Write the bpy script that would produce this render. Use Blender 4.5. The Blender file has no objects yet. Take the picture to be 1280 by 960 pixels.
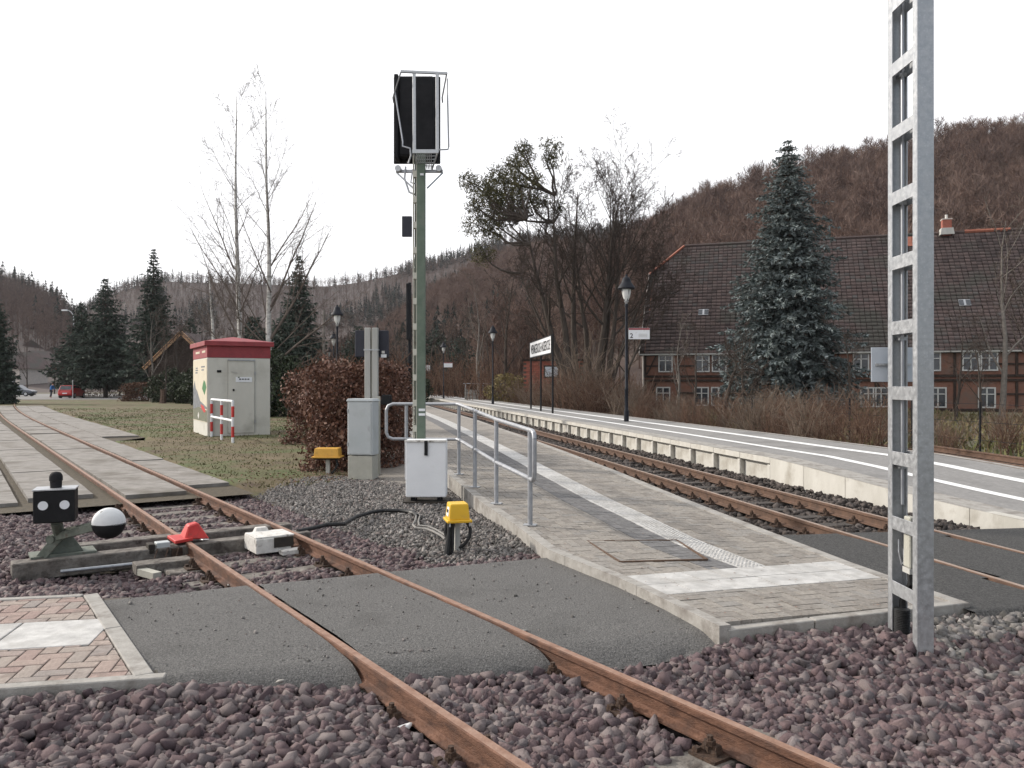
import bpy, bmesh, math, random
import numpy as np
from mathutils import Vector, Matrix

S = bpy.context.scene
COL = S.collection
rad = math.radians
RNG = np.random.default_rng(7)
random.seed(5)

# ------------------------------------------------------------------ camera, sky, sun, exposure
H = 1.6
cam_d = bpy.data.cameras.new("camera")
cam_d.sensor_width = 36.0
cam_d.lens = 28.125
cam_d.clip_end = 6000
cam_d.clip_start = 0.05
cam = bpy.data.objects.new("camera", cam_d)
cam.location = (0, 0, H)
cam.rotation_euler = (rad(90), 0, 0)
COL.objects.link(cam)
S.camera = cam

SUN_EL, SUN_AZ = 27.0, -68.0        # azimuth measured from +Y towards +X
w = bpy.data.worlds.new("World")
S.world = w
w.use_nodes = True
nt = w.node_tree
nt.nodes.clear()
wo = nt.nodes.new("ShaderNodeOutputWorld")
bg = nt.nodes.new("ShaderNodeBackground")
sky = nt.nodes.new("ShaderNodeTexSky")
sky.sky_type = 'NISHITA'
sky.sun_disc = False
sky.sun_elevation = rad(SUN_EL)
sky.sun_rotation = rad(SUN_AZ)
sky.dust_density = 3.0
tc = nt.nodes.new("ShaderNodeTexCoord")
nz = nt.nodes.new("ShaderNodeTexNoise")
nz.inputs["Scale"].default_value = 1.6
nz.inputs["Detail"].default_value = 5
nt.links.new(tc.outputs["Generated"], nz.inputs["Vector"])
mr = nt.nodes.new("ShaderNodeMapRange")
mr.inputs["From Min"].default_value = 0.3
mr.inputs["From Max"].default_value = 0.7
mr.inputs["To Min"].default_value = 0.86
mr.inputs["To Max"].default_value = 1.0
nt.links.new(nz.outputs["Fac"], mr.inputs["Value"])
mx = nt.nodes.new("ShaderNodeMixRGB")
mx.inputs[2].default_value = (11.0, 11.0, 11.25, 1)      # bright thin cloud
dt = nt.nodes.new("ShaderNodeVectorMath")
dt.operation = 'DOT_PRODUCT'
nt.links.new(tc.outputs["Generated"], dt.inputs[0])
dt.inputs[1].default_value = (math.sin(rad(SUN_AZ)), math.cos(rad(SUN_AZ)), 0.0)
m2 = nt.nodes.new("ShaderNodeMapRange")
m2.inputs["From Min"].default_value = -.85
m2.inputs["From Max"].default_value = -.18
m2.inputs["To Min"].default_value = .06
m2.inputs["To Max"].default_value = 1.0
nt.links.new(dt.outputs["Value"], m2.inputs["Value"])
mm = nt.nodes.new("ShaderNodeMath")
mm.operation = 'MULTIPLY'
nt.links.new(mr.outputs[0], mm.inputs[0])
nt.links.new(m2.outputs[0], mm.inputs[1])
nt.links.new(mm.outputs[0], mx.inputs[0])
nt.links.new(sky.outputs[0], mx.inputs[1])
nt.links.new(mx.outputs[0], bg.inputs[0])
bg.inputs[1].default_value = 0.1
nt.links.new(bg.outputs[0], wo.inputs[0])

sd = bpy.data.lights.new("sun", 'SUN')
sd.energy = 3.0
sd.angle = rad(3.0)
sd.color = (1.0, 0.93, 0.84)
sun = bpy.data.objects.new("sun", sd)
a, e = rad(SUN_AZ), rad(SUN_EL)
sv = Vector((math.sin(a) * math.cos(e), math.cos(a) * math.cos(e), math.sin(e)))
sun.rotation_euler = sv.to_track_quat('Z', 'Y').to_euler()
sun.location = sv * 60
COL.objects.link(sun)

S.view_settings.view_transform = 'Standard'
S.view_settings.look = 'None'
S.view_settings.exposure = 0.38
S.view_settings.gamma = 1.0
S.render.engine = 'CYCLES'
try:
    S.cycles.use_denoising = True
    S.cycles.max_bounces = 6
    S.cycles.volume_bounces = 0
except Exception:
    pass


# ------------------------------------------------------------------ materials
def _n(t, typ, **kw):
    n = t.nodes.new(typ)
    for k, v in kw.items():
        setattr(n, k, v)
    return n


def ramp(t, fac, cols, lo=0.0, hi=1.0):
    r = _n(t, "ShaderNodeValToRGB")
    el = r.color_ramp.elements
    while len(el) < len(cols):
        el.new(0.5)
    for i, c in enumerate(cols):
        el[i].position = lo + (hi - lo) * i / max(1, len(cols) - 1)
        el[i].color = (c[0], c[1], c[2], 1)
    t.links.new(fac, r.inputs[0])
    return r.outputs[0]


def M(name, cols, scale=8.0, rough=0.8, bump=None, metal=0.0, src="noise", speck=None, patch=None, spec=0.4,
      stretch=None, detail=6.0, alpha=None, rvar=0.0, trans=0.0):
    """cols: ramp colours; src: noise | tint (face attribute) | rand (object random); speck=(scale, size, colour, amount);
    patch=(scale, colour, lo, hi): larger worn patches; bump=(scale, strength)."""
    m = bpy.data.materials.new(name)
    m.use_nodes = True
    t = m.node_tree
    b = t.nodes["Principled BSDF"]
    tc = _n(t, "ShaderNodeTexCoord")
    co = tc.outputs["Object"]
    if stretch:
        mp = _n(t, "ShaderNodeMapping")
        mp.inputs["Scale"].default_value = stretch
        t.links.new(co, mp.inputs[0])
        co = mp.outputs[0]
    nz = _n(t, "ShaderNodeTexNoise")
    nz.inputs["Scale"].default_value = scale
    nz.inputs["Detail"].default_value = detail
    nz.inputs["Roughness"].default_value = 0.62
    t.links.new(co, nz.inputs["Vector"])
    if src == "noise":
        c = ramp(t, nz.outputs["Fac"], cols, 0.3, 0.7)
    else:
        if src == "tint":
            at = _n(t, "ShaderNodeAttribute", attribute_name="tint")
            f = at.outputs["Fac"]
        else:
            oi = _n(t, "ShaderNodeObjectInfo")
            f = oi.outputs["Random"]
        c = ramp(t, f, cols)
        hv = _n(t, "ShaderNodeHueSaturation")
        mr = _n(t, "ShaderNodeMapRange")
        mr.inputs["From Min"].default_value = 0.3
        mr.inputs["From Max"].default_value = 0.7
        mr.inputs["To Min"].default_value = 0.75
        mr.inputs["To Max"].default_value = 1.25
        t.links.new(nz.outputs["Fac"], mr.inputs["Value"])
        t.links.new(mr.outputs[0], hv.inputs["Value"])
        t.links.new(c, hv.inputs["Color"])
        c = hv.outputs[0]
    if patch:
        n2 = _n(t, "ShaderNodeTexNoise")
        n2.inputs["Scale"].default_value = patch[0]
        n2.inputs["Detail"].default_value = 7
        n2.inputs["Roughness"].default_value = 0.6
        t.links.new(tc.outputs["Object"], n2.inputs["Vector"])
        r2 = _n(t, "ShaderNodeMapRange")
        r2.inputs["From Min"].default_value = patch[2]
        r2.inputs["From Max"].default_value = patch[3]
        t.links.new(n2.outputs["Fac"], r2.inputs["Value"])
        mxx = _n(t, "ShaderNodeMixRGB")
        t.links.new(r2.outputs[0], mxx.inputs[0])
        t.links.new(c, mxx.inputs[1])
        mxx.inputs[2].default_value = (*patch[1], 1)
        c = mxx.outputs[0]
    if speck:
        vo = _n(t, "ShaderNodeTexVoronoi")
        vo.inputs["Scale"].default_value = speck[0]
        t.links.new(tc.outputs["Object"], vo.inputs["Vector"])
        r3 = _n(t, "ShaderNodeMapRange")
        r3.inputs["From Min"].default_value = speck[1]
        r3.inputs["From Max"].default_value = speck[1] * 0.6
        r3.inputs["To Max"].default_value = speck[3]
        t.links.new(vo.outputs["Distance"], r3.inputs["Value"])
        sp = _n(t, "ShaderNodeSeparateColor")
        t.links.new(vo.outputs["Color"], sp.inputs[0])
        gt = _n(t, "ShaderNodeMath", operation='MULTIPLY')
        t.links.new(r3.outputs[0], gt.inputs[0])
        t.links.new(sp.outputs[0], gt.inputs[1])
        mxx = _n(t, "ShaderNodeMixRGB")
        t.links.new(gt.outputs[0], mxx.inputs[0])
        t.links.new(c, mxx.inputs[1])
        mxx.inputs[2].default_value = (*speck[2], 1)
        c = mxx.outputs[0]
    t.links.new(c, b.inputs["Base Color"])
    b.inputs["Roughness"].default_value = rough
    if rvar:
        r4 = _n(t, "ShaderNodeMapRange")
        r4.inputs["From Min"].default_value = 0.3
        r4.inputs["From Max"].default_value = 0.7
        r4.inputs["To Min"].default_value = max(0.05, rough - rvar)
        r4.inputs["To Max"].default_value = min(1, rough + rvar)
        t.links.new(nz.outputs["Fac"], r4.inputs["Value"])
        t.links.new(r4.outputs[0], b.inputs["Roughness"])
    b.inputs["Metallic"].default_value = metal
    b.inputs["Specular IOR Level"].default_value = spec
    if trans:
        b.inputs["Transmission Weight"].default_value = trans
    if bump:
        n3 = _n(t, "ShaderNodeTexNoise")
        n3.inputs["Scale"].default_value = bump[0]
        n3.inputs["Detail"].default_value = 5
        t.links.new(co, n3.inputs["Vector"])
        bp = _n(t, "ShaderNodeBump")
        bp.inputs["Strength"].default_value = bump[1]
        bp.inputs["Distance"].default_value = 0.02
        t.links.new(n3.outputs["Fac"], bp.inputs["Height"])
        t.links.new(bp.outputs[0], b.inputs["Normal"])
    return m


MT = {}
MT['asphalt'] = M('asphalt', [(.055, .053, .051), (.12, .117, .112), (.155, .15, .143), (.24, .232, .22)], 75, .92, (110, 1.0), speck=(85, .5, (.27, .26, .25), .5), patch=(1.5, (.1, .097, .092), .53, .74), spec=.25)
MT['asphalt_dark'] = M('asphalt_dark', [(.03, .03, .03), (.07, .069, .067), (.12, .117, .112)], 60, .92, (160, .8), speck=(80, .45, (.18, .175, .17), .5), spec=.25)
MT['road'] = M('road', [(.16, .155, .15), (.22, .21, .2)], .5, .9)
MT['ballast'] = M('ballast', [(.066, .048, .052), (.1, .07, .074), (.125, .086, .087), (.15, .106, .105), (.115, .1, .102), (.165, .13, .124), (.2, .17, .165)], 30, .85, (90, .35), src="tint", spec=.3)
MT['gravel'] = M('gravel', [(.06, .057, .052), (.11, .104, .097), (.16, .15, .141), (.2, .187, .175), (.14, .115, .106), (.33, .31, .29)], 40, .9, src="tint", spec=.25)
MT['dark_ballast'] = M('dark_ballast', [(.022, .019, .018), (.05, .042, .038), (.075, .062, .055), (.1, .085, .078)], 30, .9, src="tint", spec=.3)
MT['bed'] = M('bed', [(.014, .011, .011), (.045, .034, .034)], 25, .95, (40, 1.0), spec=.2)
MT['gravel_bed'] = M('gravel_bed', [(.035, .033, .03), (.12, .11, .105)], 45, .95, (60, 1.0), spec=.2, patch=(1.3, (.06, .05, .035), .5, .62))
MT['concrete_slab'] = M('concrete_slab', [(.17, .156, .14), (.295, .275, .25)], 4.0, .9, (60, .4), patch=(1.2, (.13, .115, .095), .5, .68), speck=(50, .3, (.1, .09, .08), .5))
MT['moss'] = M('moss', [(.05, .04, .028), (.105, .085, .055)], 14, .95, (40, .8))
MT['kerb'] = M('kerb', [(.27, .255, .23), (.38, .36, .33)], 12, .88, (90, .35), patch=(5, (.19, .17, .15), .5, .68))
MT['wall_conc'] = M('wall_conc', [(.46, .44, .39), (.6, .58, .53)], 2.5, .85, (60, .2), patch=(2.2, (.33, .3, .25), .52, .72), stretch=(1, 1, .35))
MT['paver'] = M('paver', [(.2, .18, .157), (.245, .223, .197), (.275, .25, .218), (.232, .218, .2)], 30, .9, (120, .4), src="tint", patch=(1.0, (.15, .135, .12), .55, .72))
MT['far_pave'] = M('far_pave', [(.2, .195, .187), (.28, .27, .257)], 14, .9, (60, .5), patch=(.9, (.17, .164, .157), .52, .7))
MT['paver_obj'] = M('paver_obj', [(.2, .18, .157), (.245, .223, .197), (.275, .25, .218), (.232, .218, .2)], 30, .9, (120, .4), src="rand")
MT['paver_dark'] = M('paver_dark', [(.125, .122, .12), (.165, .16, .158)], 20, .9, (120, .4), src="tint")
MT['paver_white'] = M('paver_white', [(.42, .41, .39), (.52, .51, .49)], 25, .85, (70, .8), src="tint", patch=(3.0, (.37, .355, .33), .5, .7))
MT['slab_white'] = M('slab_white', [(.42, .41, .39), (.48, .47, .45)], 8, .85, (90, .25), src="rand", patch=(5, (.36, .345, .32), .52, .72))
MT['paint_line'] = M('paint_line', [(.7, .7, .68), (.8, .8, .78)], 5, .8)
MT['brick_pave'] = M('brick_pave', [(.28, .2, .175), (.33, .245, .21), (.33, .275, .235), (.27, .235, .21), (.35, .265, .23), (.25, .225, .205)], 20, .88, (110, .45), src="rand", patch=(9, (.21, .165, .14), .5, .68))
MT['joint'] = M('joint', [(.06, .052, .042), (.12, .105, .085)], 30, .95)
MT['rust'] = M('rust', [(.07, .036, .025), (.14, .07, .044), (.2, .105, .069)], 9, .78, (60, .4), patch=(4, (.075, .043, .032), .5, .66), spec=.3, stretch=(1, 1, 3))
MT['rust_dark'] = M('rust_dark', [(.055, .03, .02), (.12, .06, .035)], 12, .8, (60, .4), spec=.35)
MT['rust_main'] = M('rust_main', [(.075, .045, .032), (.15, .085, .055)], 9, .75, (60, .4), spec=.4)
MT['rail_top'] = M('rail_top', [(.3, .2, .14), (.42, .33, .27)], 10, .45, metal=.5)
MT['chair'] = M('chair', [(.025, .017, .013), (.085, .048, .03)], 30, .85, (60, .6))
MT['sleeper'] = M('sleeper', [(.085, .074, .064), (.16, .143, .125), (.24, .22, .195)], 9, .92, (24, .9), stretch=(1, 1, 1), patch=(6, (.07, .058, .05), .54, .66))
MT['sleeper_dark'] = M('sleeper_dark', [(.035, .03, .026), (.085, .073, .064)], 9, .92, (30, .8))
MT['galv'] = M('galv', [(.36, .37, .38), (.5, .51, .52)], 26, .45, (40, .06), metal=.7, speck=(60, .4, (.7, .71, .72), .25), patch=(2, (.38, .39, .4), .5, .75), rvar=.12)
MT['black_grime'] = M('black_grime', [(.02, .018, .016), (.05, .04, .03)], 9, .9)
MT['galv_rail'] = M('galv_rail', [(.3, .31, .33), (.4, .41, .43)], 14, .45, metal=.45, rvar=.1)
MT['green'] = M('green', [(.1, .135, .1), (.15, .19, .145)], 6, .65, (30, .15), patch=(3, (.16, .17, .14), .55, .75))
MT['green_grey'] = M('green_grey', [(.11, .125, .1), (.18, .195, .165)], 14, .8, (40, .4), patch=(8, (.1, .07, .05), .56, .7))
MT['cream'] = M('cream', [(.46, .45, .38), (.56, .54, .47)], 10, .75)
MT['black'] = M('black', [(.010, .010, .011), (.018, .018, .019)], 8, .6, spec=.2)
MT['black_soft'] = M('black_soft', [(.014, .014, .016), (.026, .026, .028)], 5, .8, spec=.15)
MT['lamp_metal'] = M('lamp_metal', [(.009, .01, .014), (.018, .02, .027)], 8, .6, spec=.2)
MT['lamp_glass'] = M('lamp_glass', [(.6, .6, .58), (.72, .72, .7)], 8, .2)
MT['white'] = M('white', [(.72, .73, .74), (.8, .81, .82)], 3, .55, patch=(6, (.6, .6, .58), .6, .8))
MT['white_dirty'] = M('white_dirty', [(.52, .5, .46), (.72, .7, .66)], 14, .75, (40, .4), patch=(11, (.16, .14, .12), .57, .68))
MT['cabinet'] = M('cabinet', [(.42, .45, .45), (.48, .5, .5)], 2, .6, patch=(3, (.37, .39, .38), .5, .75))
MT['plinth'] = M('plinth', [(.36, .35, .3), (.44, .43, .37)], 6, .85, (50, .2))
MT['yellow'] = M('yellow', [(.68, .39, .02), (.76, .46, .035)], 4, .5, patch=(9, (.58, .33, .05), .56, .75))
MT['yellow_old'] = M('yellow_old', [(.62, .33, .05), (.7, .4, .08)], 6, .6, patch=(9, (.5, .28, .07), .52, .75))
MT['red'] = M('red', [(.46, .03, .028), (.58, .05, .04)], 10, .55, patch=(14, (.3, .05, .04), .56, .72))
MT['red_roof'] = M('red_roof', [(.24, .038, .045), (.31, .055, .06)], 3, .65, (30, .15), patch=(4, (.2, .04, .045), .52, .7))
MT['shed'] = M('shed', [(.54, .525, .465), (.61, .595, .53)], 1.5, .85, (60, .2), patch=(1.3, (.43, .415, .36), .52, .75), stretch=(1, 1, .5))
MT['shed_art'] = M('shed_art', [(.56, .5, .38), (.63, .57, .45)], 3, .85)
MT['grey_art'] = M('grey_art', [(.11, .12, .13), (.24, .25, .26)], 7, .85)
MT['green_art'] = M('green_art', [(.05, .16, .06), (.07, .2, .08)], 9, .85)
MT['olive_art'] = M('olive_art', [(.1, .12, .08), (.2, .19, .14)], 9, .85)
MT['post_grey'] = M('post_grey', [(.36, .36, .33), (.46, .45, .42)], 5, .8, (40, .25), stretch=(1, 1, .3))
MT['navy'] = M('navy', [(.018, .019, .03), (.03, .032, .045)], 5, .6)
MT['plate_blue'] = M('plate_blue', [(.46, .5, .55), (.54, .58, .63)], 5, .45, metal=.2)
MT['rubber'] = M('rubber', [(.01, .01, .01), (.022, .022, .022)], 20, .6)
MT['cable_grey'] = M('cable_grey', [(.16, .15, .14), (.25, .24, .22)], 20, .7)
MT['hill'] = M('hill', [(.07, .05, .042), (.11, .078, .064), (.14, .1, .082)], .06, .95, patch=(.02, (.07, .055, .045), .5, .65))
MT['hill_far'] = M('hill_far', [(.055, .043, .04), (.09, .068, .06)], .03, .95)
MT['twig_hill'] = M('twig_hill', [(.09, .056, .046), (.135, .088, .07), (.17, .115, .093), (.215, .155, .128)], .5, .95, src="tint", spec=.1)
MT['twig_far'] = M('twig_far', [(.085, .058, .05), (.125, .085, .072), (.155, .11, .092)], .5, .95, src="tint", spec=.1)
MT['needle_hill'] = M('needle_hill', [(.012, .017, .014), (.025, .033, .026)], .5, .95, src="tint", spec=.1)
MT['bark'] = M('bark', [(.05, .04, .034), (.1, .083, .07)], 6, .95, (14, .8), stretch=(1, 1, .25), spec=.15)
MT['bark_pale'] = M('bark_pale', [(.14, .125, .11), (.24, .215, .19)], 6, .95, (14, .6), spec=.15)
MT['bark_birch'] = M('bark_birch', [(.13, .12, .115), (.46, .44, .41), (.62, .6, .57)], 3.5, .85, stretch=(1, 1, 2.5), spec=.2)
MT['twig_birch'] = M('twig_birch', [(.09, .07, .06), (.17, .14, .12)], 2, .95, spec=.1)
MT['twig'] = M('twig', [(.055, .042, .036), (.1, .078, .066)], 2, .95, spec=.1)
MT['shrub'] = M('shrub', [(.07, .042, .033), (.12, .07, .05), (.17, .105, .075), (.22, .15, .11)], 2, .95, src="tint", spec=.1)
MT['shrub_tan'] = M('shrub_tan', [(.1, .075, .058), (.17, .13, .1), (.25, .2, .16)], 2, .95, src="tint", spec=.1)
MT['leaf_brown'] = M('leaf_brown', [(.06, .03, .022), (.115, .055, .038), (.17, .083, .057), (.23, .125, .085), (.31, .2, .15)], 5, .7, src="tint", spec=.35)
MT['leaf_dry'] = M('leaf_dry', [(.11, .09, .04), (.2, .16, .07), (.26, .2, .09)], 5, .8, src="tint", spec=.2)
MT['leaf_ever'] = M('leaf_ever', [(.016, .023, .012), (.035, .048, .024), (.06, .075, .04)], 5, .7, src="tint", spec=.25)
MT['mistletoe'] = M('mistletoe', [(.04, .04, .018), (.075, .07, .032), (.12, .105, .05)], 5, .8, src="tint", spec=.2)
MT['needle_blue'] = M('needle_blue', [(.055, .07, .066), (.11, .133, .128), (.17, .198, .195), (.23, .258, .258)], 3, .8, src="tint", spec=.2)
MT['needle_dark'] = M('needle_dark', [(.028, .041, .031), (.052, .07, .055), (.085, .105, .082)], 3, .85, src="tint", spec=.2)
MT['ground'] = M('ground', [(.055, .05, .03), (.085, .082, .042), (.11, .09, .06)], .35, .95, (6, .6), patch=(.08, (.09, .07, .05), .45, .62))
MT['lawn'] = M('lawn', [(.075, .05, .03), (.11, .085, .042), (.16, .12, .072)], 1.1, .95, (26, .8), patch=(.45, (.075, .092, .028), .47, .6))
MT['grass'] = M('grass', [(.066, .08, .024), (.105, .108, .042), (.155, .128, .066), (.205, .16, .1)], 1.0, .85, src="tint", spec=.2)
MT['tiles'] = M('tiles', [(.05, .038, .036), (.082, .06, .056), (.115, .082, .075), (.085, .076, .072)], 1.2, .85, src="tint", patch=(.3, (.075, .07, .06), .5, .62))
MT['tile_red'] = M('tile_red', [(.26, .09, .055), (.34, .13, .085)], 6, .8)
MT['timber'] = M('timber', [(.022, .015, .012), (.05, .034, .026)], 5, .9, (20, .5))
MT['house_brick'] = M('house_brick', [(.13, .062, .044), (.2, .097, .068), (.18, .104, .08)], 3, .9, patch=(.6, (.14, .1, .08), .5, .66))
MT['annex_brick'] = M('annex_brick', [(.25, .08, .055), (.34, .12, .085)], 4, .9, src="rand")
MT['glass'] = M('glass', [(.02, .024, .03), (.05, .058, .07)], 2, .1, spec=.6)
MT['frame_white'] = M('frame_white', [(.46, .46, .44), (.54, .54, .52)], 6, .6)
MT['plaster'] = M('plaster', [(.45, .41, .37), (.56, .5, .45)], 2, .9)
MT['board_sunlit'] = M('board_sunlit', [(.5, .26, .13), (.66, .43, .26)], 4, .8)  # sunlight on the bargeboard is put into this orange base colour
MT['car_red'] = M('car_red', [(.42, .02, .02), (.5, .03, .03)], 2, .3, spec=.6)
MT['car_grey'] = M('car_grey', [(.09, .1, .12), (.13, .14, .16)], 2, .3, metal=.4)
MT['blue_cloth'] = M('blue_cloth', [(.03, .13, .36), (.05, .2, .5)], 8, .85)
MT['skin'] = M('skin', [(.5, .3, .22), (.58, .36, .27)], 8, .6)
MT['stump'] = M('stump', [(.06, .04, .03), (.15, .1, .075)], 9, .9)
MT['white_stone'] = M('white_stone', [(.6, .6, .6), (.72, .72, .72)], 9, .8)
MT['fence_conc'] = M('fence_conc', [(.17, .16, .145), (.26, .245, .225)], 3, .9)


# ------------------------------------------------------------------ object helpers
def link(name, me, parent=None, mat=None, kind=None, loc=None):
    o = bpy.data.objects.new(name, me)
    COL.objects.link(o)
    if mat is not None and me is not None:
        me.materials.append(MT[mat])
    if parent is not None:
        o.parent = parent
    if kind:
        o["kind"] = kind
    if loc is not None:
        o.location = loc
    return o


def thing(name, label, cat, loc=(0, 0, 0), rz=0.0, group=None):
    o = bpy.data.objects.new(name, None)
    o.empty_display_size = 0.1
    COL.objects.link(o)
    o.location = loc
    o.rotation_euler = (0, 0, rz)
    tag(o, label, cat, group)
    return o


def tag(o, label, cat, group=None):
    o["label"] = label
    o["category"] = cat
    if group:
        o["group"] = group
    return o


def copy_tree(o, parent=None):
    c = o.copy()
    COL.objects.link(c)
    if parent is not None:
        c.parent = parent
    for ch in list(o.children):
        copy_tree(ch, c)
    return c


def np_mesh(name, V, F, tint=None, smooth=False):
    V = np.asarray(V, dtype=np.float32)
    F = np.asarray(F, dtype=np.int32)
    k = F.shape[1]
    me = bpy.data.meshes.new(name)
    me.vertices.add(len(V))
    me.vertices.foreach_set("co", V.ravel())
    me.loops.add(F.size)
    me.loops.foreach_set("vertex_index", F.ravel())
    me.polygons.add(len(F))
    me.polygons.foreach_set("loop_start", np.arange(0, F.size, k, dtype=np.int32))
    me.polygons.foreach_set("loop_total", np.full(len(F), k, dtype=np.int32))
    if smooth:
        me.polygons.foreach_set("use_smooth", np.ones(len(F), dtype=bool))
    if tint is not None:
        at = me.attributes.new("tint", 'FLOAT', 'FACE')
        at.data.foreach_set("value", np.asarray(tint, dtype=np.float32))
    me.update(calc_edges=True)
    return me


class G:
    """collects shapes for ONE mesh part"""
    def __init__(s):
        s.v, s.f, s.t = [], [], []

    def add(s, vs, fs, tint=0.5):
        b = len(s.v)
        s.v += [tuple(p) for p in vs]
        s.f += [tuple(i + b for i in f) for f in fs]
        s.t += [tint] * len(fs)
        return s

    def box(s, c, d, rz=0.0, taper=1.0, rot=None, tint=.5):
        x, y, z = d[0] / 2, d[1] / 2, d[2] / 2
        vs = [(-x, -y, -z), (x, -y, -z), (x, y, -z), (-x, y, -z), (-x * taper, -y * taper, z), (x * taper, -y * taper, z), (x * taper, y * taper, z), (-x * taper, y * taper, z)]
        m = rot if rot is not None else Matrix.Rotation(rz, 3, 'Z')
        vs = [m @ Vector(p) + Vector(c) for p in vs]
        return s.add(vs, [(0, 3, 2, 1), (4, 5, 6, 7), (0, 1, 5, 4), (1, 2, 6, 5), (2, 3, 7, 6), (3, 0, 4, 7)], tint)

    def bar(s, a, b, wd, ht, up=(0, 0, 1)):
        a, b = Vector(a), Vector(b)
        d = b - a
        t = d.normalized()
        sd_ = t.cross(Vector(up))
        if sd_.length < 1e-4:
            sd_ = t.cross(Vector((1, 0, 0)))
        sd_.normalize()
        u = sd_.cross(t)
        m = Matrix((sd_, t, u)).transposed()
        return s.box((a + b) / 2, (wd, d.length, ht), rot=m)

    def tube(s, pts, r, n=8, caps=True):
        pts = [Vector(p) for p in pts]
        rs = r if isinstance(r, (list, tuple)) else [r] * len(pts)
        vs, fs = [], []
        prev = None
        for i, p in enumerate(pts):
            t = (pts[min(i + 1, len(pts) - 1)] - pts[max(i - 1, 0)]).normalized()
            if prev is None:
                u = t.cross(Vector((0, 0, 1)))
                if u.length < 1e-3:
                    u = Vector((1, 0, 0))
            else:
                u = prev - t * prev.dot(t)
            u.normalize()
            prev = u
            v = t.cross(u)
            for k in range(n):
                an = 2 * math.pi * k / n
                vs.append(p + (u * math.cos(an) + v * math.sin(an)) * rs[i])
        for i in range(len(pts) - 1):
            for k in range(n):
                k2 = (k + 1) % n
                fs.append((i * n + k, i * n + k2, (i + 1) * n + k2, (i + 1) * n + k))
        if caps:
            fs.append(tuple(range(n - 1, -1, -1)))
            fs.append(tuple((len(pts) - 1) * n + k for k in range(n)))
        return s.add(vs, fs)

    def lathe(s, prof, n=16, c=(0, 0, 0)):
        vs, fs = [], []
        for (r, z) in prof:
            for k in range(n):
                an = 2 * math.pi * k / n
                vs.append((c[0] + r * math.cos(an), c[1] + r * math.sin(an), c[2] + z))
        for i in range(len(prof) - 1):
            for k in range(n):
                k2 = (k + 1) % n
                fs.append((i * n + k, i * n + k2, (i + 1) * n + k2, (i + 1) * n + k))
        fs.append(tuple(range(n - 1, -1, -1)))
        fs.append(tuple((len(prof) - 1) * n + k for k in range(n)))
        return s.add(vs, fs)

    def prism(s, poly, z0, z1, tint=.5):
        n = len(poly)
        vs = [(p[0], p[1], z0) for p in poly] + [(p[0], p[1], z1) for p in poly]
        fs = [tuple(range(n - 1, -1, -1)), tuple(range(n, 2 * n))] + [(i, (i + 1) % n, n + (i + 1) % n, n + i) for i in range(n)]
        return s.add(vs, fs, tint)

    def mesh(s, name, bevel=0.0, smooth=False, seg=1):
        me = bpy.data.meshes.new(name)
        me.from_pydata(s.v, [], s.f)
        at = me.attributes.new("tint", 'FLOAT', 'FACE')
        at.data.foreach_set("value", np.asarray(s.t, dtype=np.float32))
        if bevel:
            bm = bmesh.new()
            bm.from_mesh(me)
            ed = [e_ for e_ in bm.edges if len(e_.link_faces) == 2 and e_.calc_face_angle(0) > 0.6]
            bmesh.ops.bevel(bm, geom=ed, offset=bevel, segments=seg, affect='EDGES', profile=.6, clamp_overlap=True)
            bm.to_mesh(me)
            bm.free()
        if smooth:
            me.polygons.foreach_set("use_smooth", np.ones(len(me.polygons), dtype=bool))
            try:
                me.set_sharp_from_angle(angle=rad(35))
            except Exception:
                pass
        me.update()
        return me

    def build(s, name, mat, parent=None, bevel=0.0, smooth=False, kind=None, seg=1, loc=None):
        return link(name, s.mesh(name, bevel, smooth, seg), parent, mat, kind, loc)


def text_part(txt, name, mat, parent, loc, rot, height, width, depth=0.004):
    cu = bpy.data.curves.new(name, 'FONT')
    cu.body = txt
    cu.align_x, cu.align_y = 'CENTER', 'CENTER'
    cu.extrude = depth
    cu.size = 1.0
    cu.offset = 0.012
    o = bpy.data.objects.new("tmp", cu)
    COL.objects.link(o)
    dg = bpy.context.evaluated_depsgraph_get()
    me = bpy.data.meshes.new_from_object(o.evaluated_get(dg))
    bpy.data.objects.remove(o)
    co = np.zeros(len(me.vertices) * 3)
    me.vertices.foreach_get("co", co)
    co = co.reshape(-1, 3)
    mn, mxv = co.min(0), co.max(0)
    ctr = (mn + mxv) / 2
    co[:, 0] = (co[:, 0] - ctr[0]) * width / (mxv[0] - mn[0])
    co[:, 1] = (co[:, 1] - ctr[1]) * height / (mxv[1] - mn[1])
    me.vertices.foreach_set("co", co.ravel())
    me.materials.clear()
    ob = link(name, me, parent, mat)
    ob.location = loc
    ob.rotation_euler = rot
    return ob


def clip(poly, a, b):
    """keep the part of a convex polygon left of a->b"""
    out = []
    n = len(poly)
    def sd_(p):
        return (b[0] - a[0]) * (p[1] - a[1]) - (b[1] - a[1]) * (p[0] - a[0])
    for i in range(n):
        p, q = poly[i], poly[(i + 1) % n]
        sp, sq = sd_(p), sd_(q)
        if sp >= 0:
            out.append(p)
        if (sp >= 0) != (sq >= 0):
            k = sp / (sp - sq)
            out.append((p[0] + k * (q[0] - p[0]), p[1] + k * (q[1] - p[1])))
    return out


def area2(p):
    return abs(sum(p[i][0] * p[(i + 1) % len(p)][1] - p[(i + 1) % len(p)][0] * p[i][1] for i in range(len(p)))) / 2


def shrink(p, d):
    c = (sum(q[0] for q in p) / len(p), sum(q[1] for q in p) / len(p))
    out = []
    for q in p:
        v = (q[0] - c[0], q[1] - c[1])
        L = math.hypot(*v) or 1
        k = max(0.3, 1 - d * 1.4 / L)
        out.append((c[0] + v[0] * k, c[1] + v[1] * k))
    return out


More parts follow.
